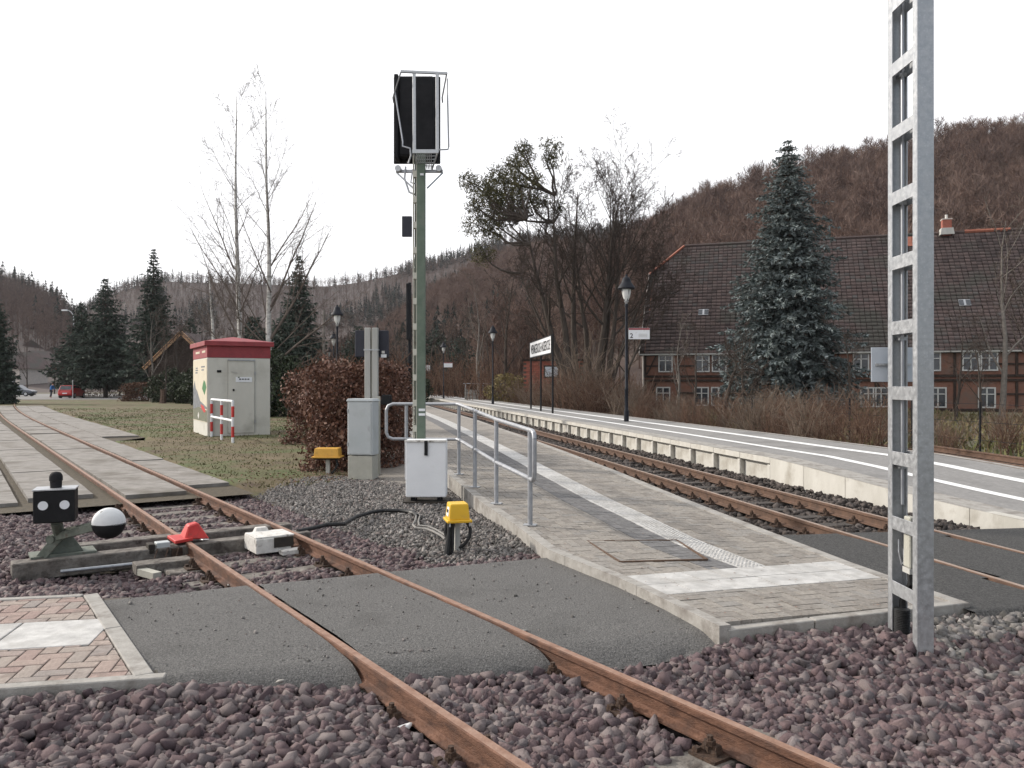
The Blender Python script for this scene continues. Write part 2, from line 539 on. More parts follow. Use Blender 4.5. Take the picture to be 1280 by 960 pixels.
def inpoly(P, poly):
    x, y = P[:, 0], P[:, 1]
    ins = np.zeros(len(P), bool)
    n = len(poly)
    for i in range(n):
        x1, y1 = poly[i]
        x2, y2 = poly[(i + 1) % n]
        c = (y1 > y) != (y2 > y)
        with np.errstate(divide='ignore', invalid='ignore'):
            xi = (x2 - x1) * (y - y1) / (y2 - y1 + 1e-12) + x1
        ins ^= c & (x < xi)
    return ins


def px(x, d):
    return (x - 640.0) / 1000.0 * d


# ------------------------------------------------------------------ the two tracks
TS = np.array([-.5735, .8192])       # siding direction (away from the camera)
NS = np.array([.8192, .5735])        # to its right
OS = np.array([3.04, 0.0])
TM = np.array([-.1961, .9806])       # platform line
NM = np.array([.9806, .1961])
OM = np.array([5.85, 0.0])


def sid(s, o):
    """siding: distance along, offset to the right -> x, y; bends gently right in the distance"""
    p = OS + TS * s + NS * o
    k = max(0.0, s - 38.0)
    b = 0.0007 * k * k if k < 55 else 0.0007 * 55 * 55 + .077 * (k - 55)
    return (p[0] + b * NS[0], p[1] + b * NS[1])


def sid_inv(P):
    q = P - OS
    return q @ TS, q @ NS


def mtr(s, o):
    p = OM + TM * s + NM * o
    return (p[0], p[1])


def m_inv(P):
    q = P - OM
    return q @ TM, q @ NM


# ------------------------------------------------------------------ terrain
def vnoise(x, y, seed=0):
    """cheap smooth noise, vectorised"""
    r = np.random.default_rng(seed)
    o = np.zeros_like(x, dtype=float)
    for k in range(7):
        f = .5 * 1.75 ** k
        a1, a2, p1, p2 = r.uniform(0, 6.28, 4)
        o += np.sin((x * math.cos(a1) + y * math.sin(a1)) * f + p1) * np.sin((x * math.cos(a2) + y * math.sin(a2)) * f * 1.3 + p2) / (1.45 ** k)
    return o / 2.2


def ruled(A, B, nu, zfun=None):
    A, B = np.asarray(A, float), np.asarray(B, float)
    nv = len(A)
    V = np.zeros((nv, nu + 1, 3))
    for i in range(nu + 1):
        V[:, i, :] = A + (B - A) * i / nu
    if zfun is not None:
        V[..., 2] = zfun(V[..., 0], V[..., 1], V[..., 2])
    idx = np.arange(nv * (nu + 1)).reshape(nv, nu + 1)
    F = np.stack([idx[:-1, :-1], idx[:-1, 1:], idx[1:, 1:], idx[1:, :-1]], -1).reshape(-1, 4)
    return V.reshape(-1, 3), F


GZ = -0.26
# ground: one sheet out to the horizon
ys = np.concatenate([np.linspace(-30, 60, 31), np.linspace(70, 1500, 40)])
A = [(-1500, y, GZ) for y in ys]
B = [(1500, y, GZ) for y in ys]
V, F = ruled(A, B, 60)
link('ground', np_mesh('ground', V, F), mat='ground', kind='structure')

HILLTREES = []


def hill(name, mat, prof, d_foot, d_ridge, tree_h, seed, x0, x1):
    """prof: skyline (pixel column, elevation row) -> a real ridge d_ridge metres away"""
    xs = np.linspace(x0, x1, 90)
    sy = np.interp(xs, [p[0] for p in prof], [p[1] for p in prof])
    zr = np.maximum(GZ + .2, H + (480 - sy) / 1000 * d_ridge - tree_h * .85)
    ts = np.concatenate([np.linspace(0, 1, 28), np.linspace(1.06, 1.9, 8)])
    X = np.zeros((len(ts), len(xs)))
    Y = np.zeros_like(X)
    Z = np.zeros_like(X)
    for i, t in enumerate(ts):
        d = d_foot + (d_ridge - d_foot) * t
        X[i] = (xs - 640) / 1000 * d
        Y[i] = d
        pr = t ** 1.15 if t <= 1 else 1 - .25 * (t - 1)
        Z[i] = GZ - .4 + (zr - GZ + .4) * pr
    Z += vnoise(X * .05, Y * .05, seed) * .03 * tree_h * 3 * np.clip(np.minimum(ts, 1), 0, 1)[:, None] * .6
    V = np.stack([X, Y, Z], -1).reshape(-1, 3)
    idx = np.arange(X.size).reshape(X.shape)
    F = np.stack([idx[:-1, :-1], idx[:-1, 1:], idx[1:, 1:], idx[1:, :-1]], -1).reshape(-1, 4)
    o = link(name, np_mesh(name, V, F, smooth=True), mat=mat, kind='structure')

    def zat(t, xpx):
        d = d_foot + (d_ridge - d_foot) * t
        z_r = np.interp(xpx, xs, zr)
        pr = np.where(t <= 1, np.power(np.maximum(t, 0), 1.15), 1 - .25 * (t - 1))
        return (xpx - 640) / 1000 * d, d, GZ - .4 + (z_r - GZ + .4) * pr
    return zat


def tubes_batch(P, R, sides=3):
    """P (T,n,3) polylines, R (T,n) radii -> V, F(tri)"""
    T, n, _ = P.shape
    t = np.zeros_like(P)
    t[:, 1:-1] = P[:, 2:] - P[:, :-2]
    t[:, 0] = P[:, 1] - P[:, 0]
    t[:, -1] = P[:, -1] - P[:, -2]
    t /= np.linalg.norm(t, axis=2, keepdims=True) + 1e-9
    ref = np.where(np.abs(t[:, :1, 2:3]) > .9, np.array([1., 0, 0]), np.array([0, 0, 1.]))
    u = np.cross(t, np.broadcast_to(ref, t.shape))
    u /= np.linalg.norm(u, axis=2, keepdims=True) + 1e-9
    v = np.cross(t, u)
    an = np.arange(sides) * 2 * math.pi / sides
    ring = P[:, :, None, :] + R[:, :, None, None] * (u[:, :, None, :] * np.cos(an)[None, None, :, None] + v[:, :, None, :] * np.sin(an)[None, None, :, None])
    V = ring.reshape(-1, 3)
    idx = np.arange(T * n * sides).reshape(T, n, sides)
    nx = np.roll(idx, -1, axis=2)
    a, b, c, d = idx[:, :-1], nx[:, :-1], nx[:, 1:], idx[:, 1:]
    F = np.concatenate([np.stack([a, b, c], -1).reshape(-1, 3), np.stack([a, c, d], -1).reshape(-1, 3)])
    return V, F


class Tree:
    """bare tree: branches by level, each level a batch of tapered tubes"""
    def __init__(s, seed):
        s.r = np.random.default_rng(seed)
        s.lv = {}

    def branch(s, p, d, L, r0, lv, spec, up=.0):
        sp = spec[lv]
        n = sp['n']
        r = s.r
        pts = [p]
        q = np.array(p, float)
        dd = np.array(d, float)
        for i in range(n):
            dd = dd + r.normal(0, sp['wob'], 3) + np.array([0, 0, sp['up']])
            dd /= np.linalg.norm(dd)
            q = q + dd * L / n
            pts.append(q.copy())
        pts = np.array(pts)
        rr = r0 * (1 - np.linspace(0, 1, n + 1) * (1 - sp['tip']))
        s.lv.setdefault((lv, n), []).append((pts, np.maximum(rr, sp['rmin'])))
        if lv + 1 < len(spec):
            cs = spec[lv + 1]
            cnt = sp['kids']
            cnt = int(cnt * r.uniform(.75, 1.25) + .5)
            for k in range(cnt):
                t = sp['t0'] + (1 - sp['t0']) * ((k + r.uniform(.1, .9)) / cnt)
                j = min(int(t * n), n - 1)
                fr = t * n - j
                bp = pts[j] * (1 - fr) + pts[j + 1] * fr
                td = pts[j + 1] - pts[j]
                td /= np.linalg.norm(td)
                az = r.uniform(0, 6.283)
                ref = np.array([1., 0, 0]) if abs(td[2]) > .8 else np.array([0, 0, 1.])
                u = np.cross(td, ref)
                u /= np.linalg.norm(u)
                v = np.cross(td, u)
                an = rad(r.uniform(*sp['ang']))
                nd = td * math.cos(an) + (u * math.cos(az) + v * math.sin(az)) * math.sin(an)
                cl = L * r.uniform(*sp['ratio']) * (1 - sp.get('fall', .5) * t)
                rb = r0 * (1 - t * (1 - sp['tip'])) * sp.get('rk', .6)
                s.branch(bp, nd, cl, rb, lv + 1, spec)

    def arrays(s, lvs=None, sides=(7, 5, 4, 3, 3, 3)):
        VS, FS, b = [], [], 0
        for (lv, n), lst in s.lv.items():
            if lvs is not None and lv not in lvs:
                continue
            P = np.array([x[0] for x in lst])
            R = np.array([x[1] for x in lst])
            V, F = tubes_batch(P, R, sides[lv])
            VS.append(V)
            FS.append(F + b)
            b += len(V)
        if not VS:
            return np.zeros((0, 3)), np.zeros((0, 3), int)
        return np.concatenate(VS), np.concatenate(FS)


def blades(n, rng, c, size, tri_w=.35, up=0.0):
    """n small leaf shapes (two triangles) at points c (n,3)"""
    d = rng.normal(0, 1, (n, 3))
    d[:, 2] += up
    d /= np.linalg.norm(d, axis=1, keepdims=True)
    s = np.cross(d, rng.normal(0, 1, (n, 3)))
    s /= np.linalg.norm(s, axis=1, keepdims=True) + 1e-9
    L = size * rng.uniform(.6, 1.3, (n, 1))
    W = L * tri_w
    V = np.stack([c - d * L * .5, c + s * W, c + d * L * .5, c - s * W], 1).reshape(-1, 3)
    i = np.arange(n)[:, None] * 4
    F = np.concatenate([i + np.array([[0, 1, 2]]), i + np.array([[0, 2, 3]])], 1).reshape(-1, 3)
    return V, F


def scatter_variants(variants, pos, scale, rot, tint):
    """join many copies of tri-mesh variants into one array"""
    VS, FS, TS_, b = [], [], [], 0
    pick = RNG.integers(0, len(variants), len(pos))
    for k, (v, f) in enumerate(variants):
        ii = np.where(pick == k)[0]
        if not len(ii):
            continue
        c, s_ = np.cos(rot[ii]), np.sin(rot[ii])
        x = v[None, :, 0] * c[:, None] - v[None, :, 1] * s_[:, None]
        y = v[None, :, 0] * s_[:, None] + v[None, :, 1] * c[:, None]
        sc = scale[ii]
        W = np.stack([x * sc[:, :1], y * sc[:, :1], np.broadcast_to(v[None, :, 2], x.shape) * sc[:, 1:2]], -1) + pos[ii][:, None, :]
        VS.append(W.reshape(-1, 3))
        off = (np.arange(len(ii)) * len(v))[:, None, None] + f[None] + b
        FS.append(off.reshape(-1, 3))
        TS_.append(np.repeat(tint[ii], len(f)))
        b += len(ii) * len(v)
    return np.concatenate(VS), np.concatenate(FS), np.concatenate(TS_)


def small_tree_variant(seed, nb, nt_, h=1.0):
    """a bare wood tree of height 1: trunk, ascending limbs, a haze of fine twigs, as thin blades"""
    r = np.random.default_rng(seed)
    V, F = [], []

    def blade(p, q, w_):
        d = q - p
        s_ = np.cross(d, r.normal(0, 1, 3))
        s_ /= np.linalg.norm(s_) + 1e-9
        b = len(V)
        V.extend([p - s_ * w_, p + s_ * w_, q])
        F.append((b, b + 1, b + 2))
    lean = r.normal(0, .04, 2)
    top = np.array([lean[0], lean[1], 1.0])
    base = np.zeros(3)
    blade(base, base + top * .98, .009)
    blade(base, base + top * .98, .009)
    for k in range(nb):
        t = r.uniform(.28, .85)
        p = base + (top - base) * t
        az = r.uniform(0, 6.28)
        out = r.uniform(.1, .26) * (1.15 - t * .6)
        q = p + np.array([math.cos(az) * out, math.sin(az) * out, r.uniform(.12, .3) * (1.2 - t)])
        blade(p, q, .0042)
        for j in range(nt_):
            u = r.uniform(.25, 1.0)
            p2 = p + (q - p) * u
            q2 = p2 + np.array([r.normal(0, .05), r.normal(0, .05), abs(r.normal(.07, .05))])
            blade(p2, q2, .003)
    return np.array(V), np.array(F)


def small_conifer_variant(seed, nl, m):
    r = np.random.default_rng(seed)
    V, F = [], []
    for i in range(nl):
        t = i / nl
        rr = .17 * (1 - t) ** .85 + .012
        for k in range(m):
            a1 = r.uniform(0, 6.28)
            z = .1 + .9 * t
            b = len(V)
            da = r.uniform(.25, .45)
            V.extend([(0, 0, z + .07), (rr * math.cos(a1 - da), rr * math.sin(a1 - da), z - .03 * r.uniform(.5, 1.6)), (rr * math.cos(a1 + da), rr * math.sin(a1 + da), z - .03 * r.uniform(.5, 1.6))])
            F.append((b, b + 1, b + 2))
    b = len(V)
    V.extend([(-.006, 0, .9), (.006, 0, .9), (0, 0, 1.03)])
    F.append((b, b + 1, b + 2))
    return np.array(V), np.array(F)


bare_near = [small_tree_variant(20 + i, 27, 12) for i in range(6)]
bare_far = [small_tree_variant(40 + i, 14, 5) for i in range(6)]
con_far = [small_conifer_variant(60 + i, 9, 5) for i in range(4)]


def wood(name, zat, n, x0, x1, tlo, thi, hlo, hhi, variants, mat, label, mask=None, spread=1.0):
    t = np.sqrt(RNG.uniform(tlo ** 2, thi ** 2, n)) if thi > .5 else RNG.uniform(tlo, thi, n)
    xp = RNG.uniform(x0, x1, n)
    if mask is not None:
        k = mask(xp, t)
        t, xp = t[k], xp[k]
    X, Y, Z = zat(t, xp)
    pos = np.stack([X, Y, Z - .3], -1)
    h = RNG.uniform(hlo, hhi, len(pos))
    sc = np.stack([h * RNG.uniform(.85, 1.2, len(pos)) * spread, h], -1)
    V, F, T = scatter_variants(variants, pos, sc, RNG.uniform(0, 6.28, len(pos)), RNG.uniform(0, 1, len(pos)))
    o = link(name, np_mesh(name, V, F, T), mat=mat, kind='stuff')
    o["label"] = label
    return o


z_far = hill('hill', 'hill_far', [(-300, 360), (60, 400), (95, 385), (120, 368), (150, 352), (200, 340), (280, 342), (400, 347), (440, 343), (480, 335), (520, 324), (560, 314), (600, 301), (640, 291), (700, 284), (780, 276), (860, 290), (1000, 330), (1700, 330)], 330, 720, 10, 1, -300, 1500)
z_left = hill('hill', 'hill_far', [(-500, 300), (-60, 318), (0, 337), (20, 342), (45, 352), (70, 364), (88, 378), (105, 398), (130, 430), (160, 462), (200, 485), (240, 490)], 170, 430, 11, 2, -500, 240)
z_mid = hill('hill', 'hill', [(380, 480), (430, 440), (480, 405), (520, 372), (560, 345), (610, 318), (660, 306), (720, 300), (800, 300), (900, 320), (1100, 360)], 190, 430, 15, 3, 380, 1100)
z_right = hill('hill', 'hill', [(560, 478), (600, 455), (640, 425), (690, 385), (730, 345), (770, 305), (800, 283), (850, 254), (900, 232), (950, 213), (1000, 200), (1040, 192), (1100, 182), (1160, 168), (1200, 160), (1280, 151), (1400, 140), (1700, 120)], 92, 235, 13, 4, 560, 1700)

wood('far_forest', z_far, 6500, 60, 900, 0.1, 1.03, 8, 12, bare_far, 'twig_far', 'hazy bare forest covering the far hillside')
wood('far_conifer_forest', z_far, 3600, 60, 860, 0.45, 1.04, 8, 14, con_far, 'needle_hill', 'dark spruce forest along the far ridge',
     mask=lambda x, t: (vnoise(x * .02, t * 6, 9) > .12) | ((t > .9) & (x > 500)) | ((t > .96) & (RNG.uniform(0, 1, len(x)) < .35)))
wood('left_forest', z_left, 2400, -120, 200, .2, 1.03, 9, 13, bare_far, 'twig_far', 'bare forest on the left hillside')
wood('left_conifer_forest', z_left, 520, -120, 150, .5, 1.04, 9, 16, con_far, 'needle_hill', 'dark spruce forest on the left hilltop',
     mask=lambda x, t: (vnoise(x * .03, t * 6, 19) > .05) | (t > .9))
wood('middle_forest', z_mid, 1500, 400, 900, .05, 1.04, 12, 18, bare_near, 'twig_hill', 'reddish bare forest on the middle hillside')
wood('middle_conifer_forest', z_mid, 160, 420, 720, .05, .5, 11, 18, con_far, 'needle_hill', 'scattered dark spruces on the middle hillside')
wood('right_forest', z_right, 2600, 600, 1420, .06, 1.03, 10, 15, bare_near, 'twig_hill', 'brown bare forest on the hillside behind the farmhouse')
wood('tall_forest', z_right, 330, 600, 1420, .15, 1.02, 13, 18, bare_near, 'twig_far', 'taller greyish bare trees rising through the hillside forest')
wood('hill_conifers', z_right, 36, 640, 1000, .5, 1.0, 8, 13, con_far, 'needle_hill', 'few dark conifers among the bare hillside trees')

# ------------------------------------------------------------------ near ground: asphalt, pavement, platforms
NEAR_P, CDIR = np.array([-1.92, 4.32]), np.array([.98, .2])
FAR_P, FDIR = np.array([-3.05, 6.04]), np.array([3.35, 1.58])


def s_on(o, P, D):
    """distance along the siding where the line o=const meets the line P + k D"""
    A_ = np.array([TS, -D]).T
    k = np.linalg.solve(A_, P - OS - NS * o)
    return k[0]


def smooth(x, a, b):
    t = np.clip((x - a) / (b - a), 0, 1)
    return t * t * (3 - 2 * t)


LX = np.array([(1.40, 5.07), (.94, 6.3), (.40, 7.4), (.11, 8.6), (-.30, 10.0), (-.92, 12.5), (-1.6, 16.0), (-2.4, 20.0), (-3.8, 27.0), (-6.4, 40.0), (-20.4, 110.0)])
RXp = np.array([(3.32, 5.72), (2.96, 6.95), (2.75, 8.0), (2.51, 9.2), (2.23, 10.6), (1.75, 13.0), (1.03, 16.6), (.23, 20.6), (-1.17, 27.6), (-3.77, 40.6), (-17.77, 110.6)])
ZLs = np.array([.05, .058, .068, .085, .115, .19, .25, .29, .35, .35, .35])
ZRs = np.array([.01, .04, .055, .075, .1, .165, .225, .275, .345, .35, .35])
YS = LX[:, 1]
WID = 2.5


def PF(y, f, dz=0.0):
    """platform surface: station y (depth of its left edge), fraction f across"""
    l = np.array([np.interp(y, YS, LX[:, 0]), y])
    r = np.array([np.interp(y, YS, RXp[:, 0]), np.interp(y, YS, RXp[:, 1])])
    z = np.interp(y, YS, ZLs) * (1 - f) + np.interp(y, YS, ZRs) * f
    p = l + (r - l) * f
    return (p[0], p[1], z + dz)


def asphalt_piece(name, oA, oB=None, edgeB=None, drop=True, seed=0):
    nv = 60
    A, B = [], []
    for i in range(nv):
        v = i / (nv - 1)
        for lst, o in ((A, oA), (B, oB)):
            if o is None:
                y = 5.07 + (7.55 - 5.07) * v
                p = PF(y, .035)
                lst.append((p[0], p[1], -.012))
                continue
            s0, s1 = s_on(o, NEAR_P, CDIR), s_on(o, FAR_P, FDIR)
            p = sid(s0 + (s1 - s0) * v, o)
            lst.append((p[0], p[1], -.012))
    V, F = ruled(A, B, 40)
    V = V.reshape(nv, 41, 3)
    v = np.linspace(0, 1, nv)[:, None]
    x, y = V[..., 0].copy(), V[..., 1].copy()
    wob = vnoise(x * 9, y * 9, seed) * .045
    V[..., 0] += wob * CDIR[1] * -1 * ((v < .02) | (v > .98))
    V[..., 1] += wob * ((v < .02) | (v > .98))
    near = np.clip(1 - v / .1, 0, 1) ** 1.5
    V[..., 2] += (-.045 * np.clip(1 - v / .3, 0, 1) ** 1.5 - .1 * near) * (1 if oB is not None else np.linspace(1, .6, 41)[None, :]) + vnoise(x * 2.2, y * 2.2, seed + 3) * .007 - .05 * np.clip((v - .97) / .03, 0, 1)
    o_ = link(name, np_mesh(name, V.reshape(-1, 3), F, smooth=True), mat='asphalt', kind='structure')
    o_["label"] = "dark grey asphalt footpath laid across the rusty siding"
    return o_


asphalt_piece('asphalt_path', -1.57, -.56, seed=1)
asphalt_piece('asphalt_path', -.468, .49, seed=2)
asphalt_piece('asphalt_path', .56, None, seed=3)

# -- second crossing over the platform track, at the right
A, B = [], []
for i in range(30):
    v = i / 29
    A.append((3.30 - .9 * v, 5.55 + 2.9 * v, -.012 if v > .03 else -.13))
for i in range(30):
    v = i / 29
    B.append((9.0 - .6 * v, 6.9 + 2.5 * v, -.012 if v > .03 else -.13))
V, F = ruled(A, B, 60)
V[:, 2] += vnoise(V[:, 0] * 1.6, V[:, 1] * 1.6, 44) * .008
# lay it in strips between the rails
P2 = V[:, :2]
_, om = m_inv(P2)
link('asphalt_path', np_mesh('asphalt_path', V, F[(np.abs(np.abs(om[F]).mean(1) - .525) > .05)], smooth=True), mat='asphalt_dark', kind='structure')["label"] = "dark asphalt crossing over the platform track"

# -- brick pavement at the left
pave = thing('pavement', 'red brick pavement patch with white slabs and pale kerb', 'pavement')
del pave["category"]
pave["kind"] = 'structure'
K0 = np.array([-1.91, 4.35])
CU, CV = CDIR / np.linalg.norm(CDIR), np.array([-CDIR[1], CDIR[0]]) / np.linalg.norm(CDIR)


def kp(u, v):
    p = K0 + CU * u + CV * v
    return (p[0], p[1])


def kinv(p):
    q = np.array(p) - K0
    return (q @ CU, q @ CV)


kA, kB = sid(6.0, -1.68), sid(12.0, -1.68)      # inner line of the right kerb
PATCH = [(-3.2, .085), (0.3, .085), (0.3, 1.9), (-3.2, 1.9)]
ka, kb = kinv(kA), kinv(kB)
PATCH = clip(PATCH, ka, kb)
g = G()
g.prism([kp(*q) for q in [(-3.2, .02), (.0, .02), (-.62, 1.93), (-3.2, 1.93)]], -.2, -.03)
g.build('bedding', 'joint', pave)
bg_ = G().box((0, 0, 0), (.194, .094, .06))
brick_me = bg_.mesh('brick', bevel=.004)
brick_me.materials.append(MT['brick_pave'])
rzc = math.atan2(CU[1], CU[0])
BAND = (.69, 1.27)
BAND_U = -.56
for i in range(-34, 4):
    for j in range(-2, 20):
        c_ = (i - j) % 4
        if c_ == 0:
            r_ = (i, j, i + 2, j + 1)
        elif c_ == 3:
            r_ = (i, j, i + 1, j + 2)
        else:
            continue
        u0, v0, u1, v1 = [q * .1 for q in r_]
        u0, u1, v0, v1 = u0, u1, v0 + .06, v1 + .06
        poly = [(u0, v0), (u1, v0), (u1, v1), (u0, v1)]
        cl = clip(poly, ka, kb)
        cl = clip(cl, (-5, .085), (5, .085))
        cl = clip(cl, (5, 1.9), (-5, 1.9)) if cl else cl
        # white slab band
        um, vm = (u0 + u1) / 2, (v0 + v1) / 2
        if not cl or area2(cl) < .0005:
            continue
        if um < BAND_U + .1 and BAND[0] < vm < BAND[1]:
            if u1 > BAND_U:
                cl = clip(cl, (BAND_U, 5), (BAND_U, -5))
            elif v1 > BAND[1]:
                cl = clip(cl, (-5, BAND[1]), (5, BAND[1]))
            elif v0 < BAND[0]:
                cl = clip(cl, (5, BAND[0]), (-5, BAND[0]))
            else:
                cl = []
            if not cl or area2(cl) < .0005:
                continue
        elif um < BAND_U + .1:
            if vm >= BAND[1] and v0 < BAND[1]:
                cl = clip(cl, (-5, BAND[1]), (5, BAND[1]))
            elif vm <= BAND[0] and v1 > BAND[0]:
                cl = clip(cl, (5, BAND[0]), (-5, BAND[0]))
        if not cl or area2(cl) < .0005:
            continue
        xw = kp(um, vm)
        if xw[0] / xw[1] < -.72:
            continue
        dz = random.uniform(-.003, .002)
        if abs(area2(cl) - .02) < 1e-5:
            o = link('brick', brick_me, pave)
            o.location = (xw[0], xw[1], -.03 + dz)
            o.rotation_euler = (random.gauss(0, .008), random.gauss(0, .008), rzc + (0 if c_ == 0 else math.pi / 2) + random.gauss(0, .006))
        else:
            gg = G().prism([kp(*q) for q in shrink(cl, .004)], -.06, 0 + dz)
            gg.build('brick', 'brick_pave', pave, bevel=.003)
u = BAND_U
while u > -2.6:
    wd = .575
    g = G().prism([kp(u - wd + .005, BAND[0] + .005), kp(u - .005, BAND[0] + .005), kp(u - .005, BAND[1] - .005), kp(u - wd + .005, BAND[1] - .005)], -.07, .002 + random.uniform(-.002, .002))
    g.build('paving_slab', 'slab_white', pave, bevel=.004)
    u -= wd
# kerbs: near edge, right edge, far edge
u = .02
for L in (1.0, 1.0, 1.0):
    uu = u - L
    G().prism([kp(uu + .004, .0), kp(u - .004, .0), kp(u - .004, .08), kp(uu + .004, .08)], -.22, .004).build('kerb_stone', 'kerb', pave, bevel=.006)
    u = uu
k0, k1 = s_on(-1.57, K0 + CV * .085, CU), s_on(-1.57, K0 + CV * 1.98, CU)
for i in range(2):
    a0, a1 = k0 + (k1 - k0) * i / 2 + .004, k0 + (k1 - k0) * (i + 1) / 2 - .004
    G().prism([sid(a0, -1.575), sid(a1, -1.575), sid(a1, -1.675), sid(a0, -1.675)][::-1], -.2, .006).build('kerb_stone', 'kerb', pave, bevel=.006)
uf = kinv(sid(k1, -1.68))[0]
for i in range(3):
    G().prism([kp(uf - 1 + .004, 1.905), kp(uf - .004, 1.905), kp(uf - .004, 1.975), kp(uf - 1 + .004, 1.975)], -.2, .004).build('kerb_stone', 'kerb', pave, bevel=.005)
    uf -= 1

# -- near platform
plat = thing('platform', 'low paved platform ramping down to the asphalt path with white tactile strip', 'platform')
ysd = np.concatenate([np.linspace(5.12, 12.5, 60), np.linspace(12.6, 40, 50), np.linspace(41, 110, 20)])
V, F = ruled([PF(y, 0, -.035) for y in ysd], [PF(y, 1, -.035) for y in ysd], 14)
link('bedding', np_mesh('bedding', V, F), plat, 'joint')


def pf_strip(name, mat, f0, f1, y0, y1, top, bot, n=120, nu=1, bevel=0):
    yy = np.linspace(y0, y1, n)
    g = G()
    for a_, b_ in zip(yy[:-1], yy[1:]):
        vs = [PF(a_, f0, top), PF(a_, f1, top), PF(b_, f1, top), PF(b_, f0, top), PF(a_, f0, bot), PF(a_, f1, bot), PF(b_, f1, bot), PF(b_, f0, bot)]
        g.add(vs, [(0, 1, 2, 3), (0, 3, 7, 4), (1, 5, 6, 2), (0, 4, 5, 1)])
    return g.build(name, mat, plat)


# kerbs of single stones along both edges and the end
y = 5.12
while y < 40:
    st = 1.0 if y < 20 else 2.0
    for f0, f1, lo, nm in ((-.03, 0.012, -.5, 'kerb_stone'), (.95, 1.0, -.6, 'edge_stone')):
        g = G()
        sub = np.linspace(y + .003, y + st - .003, 5)
        for a_, b_ in zip(sub[:-1], sub[1:]):
            vs = [PF(a_, f0, .006), PF(a_, f1, .006), PF(b_, f1, .006), PF(b_, f0, .006), PF(a_, f0, lo), PF(a_, f1, lo), PF(b_, f1, lo), PF(b_, f0, lo)]
            g.add(vs, [(0, 1, 2, 3), (0, 3, 7, 4), (1, 5, 6, 2), (0, 4, 5, 1), (3, 2, 6, 7)])
        g.build(nm, 'kerb', plat)
    y += st
pf_strip('edge_stone', 'kerb', .955, 1.0, 40, 110, .006, -.6, 20)
for i in range(3):
    f0, f1 = i / 3 + .002, (i + 1) / 3 - .002
    a_, b_ = PF(5.12, f0), PF(5.12, f1)
    q = [(a_[0], a_[1]), (b_[0], b_[1]), (b_[0] - .02, b_[1] + .08), (a_[0] - .02, a_[1] + .08)]
    G().prism(q, -.25, .024).build('kerb_stone', 'kerb', plat, bevel=.006)

# pavers: herringbone, near ones single objects, the rest one mesh
ST0, ST1, DK0 = .50, .625, .375        # tactile strip, dark band
EB0, EB1 = 5.86, 6.42                  # white band across the end (at the left edge)
cells = []
W0 = .1
for j in range(-1, 160):
    for i in range(-1, 26):
        c_ = (i - j) % 4
        if c_ == 0:
            r_ = (i, j, i + 2, j + 1)
        elif c_ == 3:
            r_ = (i, j, i + 1, j + 2)
        else:
            continue
        f0, f1 = r_[0] * .1 / WID, r_[2] * .1 / WID
        y0, y1 = 5.2 + r_[1] * .1, 5.2 + r_[3] * .1
        f0, f1, y0 = max(f0, .012), min(f1, .955), max(y0, 5.2)
        if f1 - f0 < .006 or y1 - y0 < .02:
            continue
        fm, ym = (f0 + f1) / 2, (y0 + y1) / 2
        if ym > 20.5:
            continue
        if ym > EB1 and DK0 < fm < ST1:      # strip zone gets its own stones
            if f0 >= DK0 and f1 <= ST1:
                continue
        if ym > EB1 and f0 < DK0 < f1:
            f1 = DK0
        if ym > EB1 and f0 < ST1 < f1:
            f0 = ST1
        if y0 < EB1 and y1 > EB0:
            if y0 < EB0 - .03:
                y1 = EB0
            elif y1 > EB1 + .03:
                y0 = EB1
            else:
                continue
        if f1 - f0 < .006 or y1 - y0 < .02:
            continue
        cells.append((f0, f1, y0, y1, 0))


def stone_prism(g, f0, f1, y0, y1, gap, top, bot, tint):
    gf = gap / WID
    vs = [PF(y0 + gap, f0 + gf, top), PF(y0 + gap, f1 - gf, top), PF(y1 - gap, f1 - gf, top), PF(y1 - gap, f0 + gf, top),
          PF(y0 + gap * .2, f0 + gf * .2, bot), PF(y0 + gap * .2, f1 - gf * .2, bot), PF(y1 - gap * .2, f1 - gf * .2, bot), PF(y1 - gap * .2, f0 + gf * .2, bot)]
    g.add(vs, [(0, 1, 2, 3), (0, 4, 5, 1), (1, 5, 6, 2), (2, 6, 7, 3), (3, 7, 4, 0)], tint)


cells.sort(key=lambda c: c[2] + .25 * c[0])
rest = G()
npav = 0
for (f0, f1, y0, y1, k_) in cells:
    p = PF((y0 + y1) / 2, (f0 + f1) / 2)
    if npav < 240 and p[0] / p[1] < .62:
        g = G()
        stone_prism(g, f0, f1, y0, y1, .0035, random.uniform(-.003, .002), -.05, .5)
        g.build('paver', 'paver_obj', plat)
        npav += 1
    else:
        stone_prism(rest, f0, f1, y0, y1, .0035, random.uniform(-.003, .002), -.05, random.random())
rest.build('paver_field', 'paver', plat, kind='stuff')
# far paving
pf_strip('far_paving', 'paver', .012, .375, 20.5, 110, 0, -.05, 40)
pf_strip('far_paving', 'paver', .625, .955, 20.5, 110, 0, -.05, 40)
pf_strip('far_strip', 'paver_white', .5, .625, 20.5, 110, .002, -.05, 40)
pf_strip('far_strip', 'paver_dark', .375, .5, 20.5, 110, 0, -.05, 40)
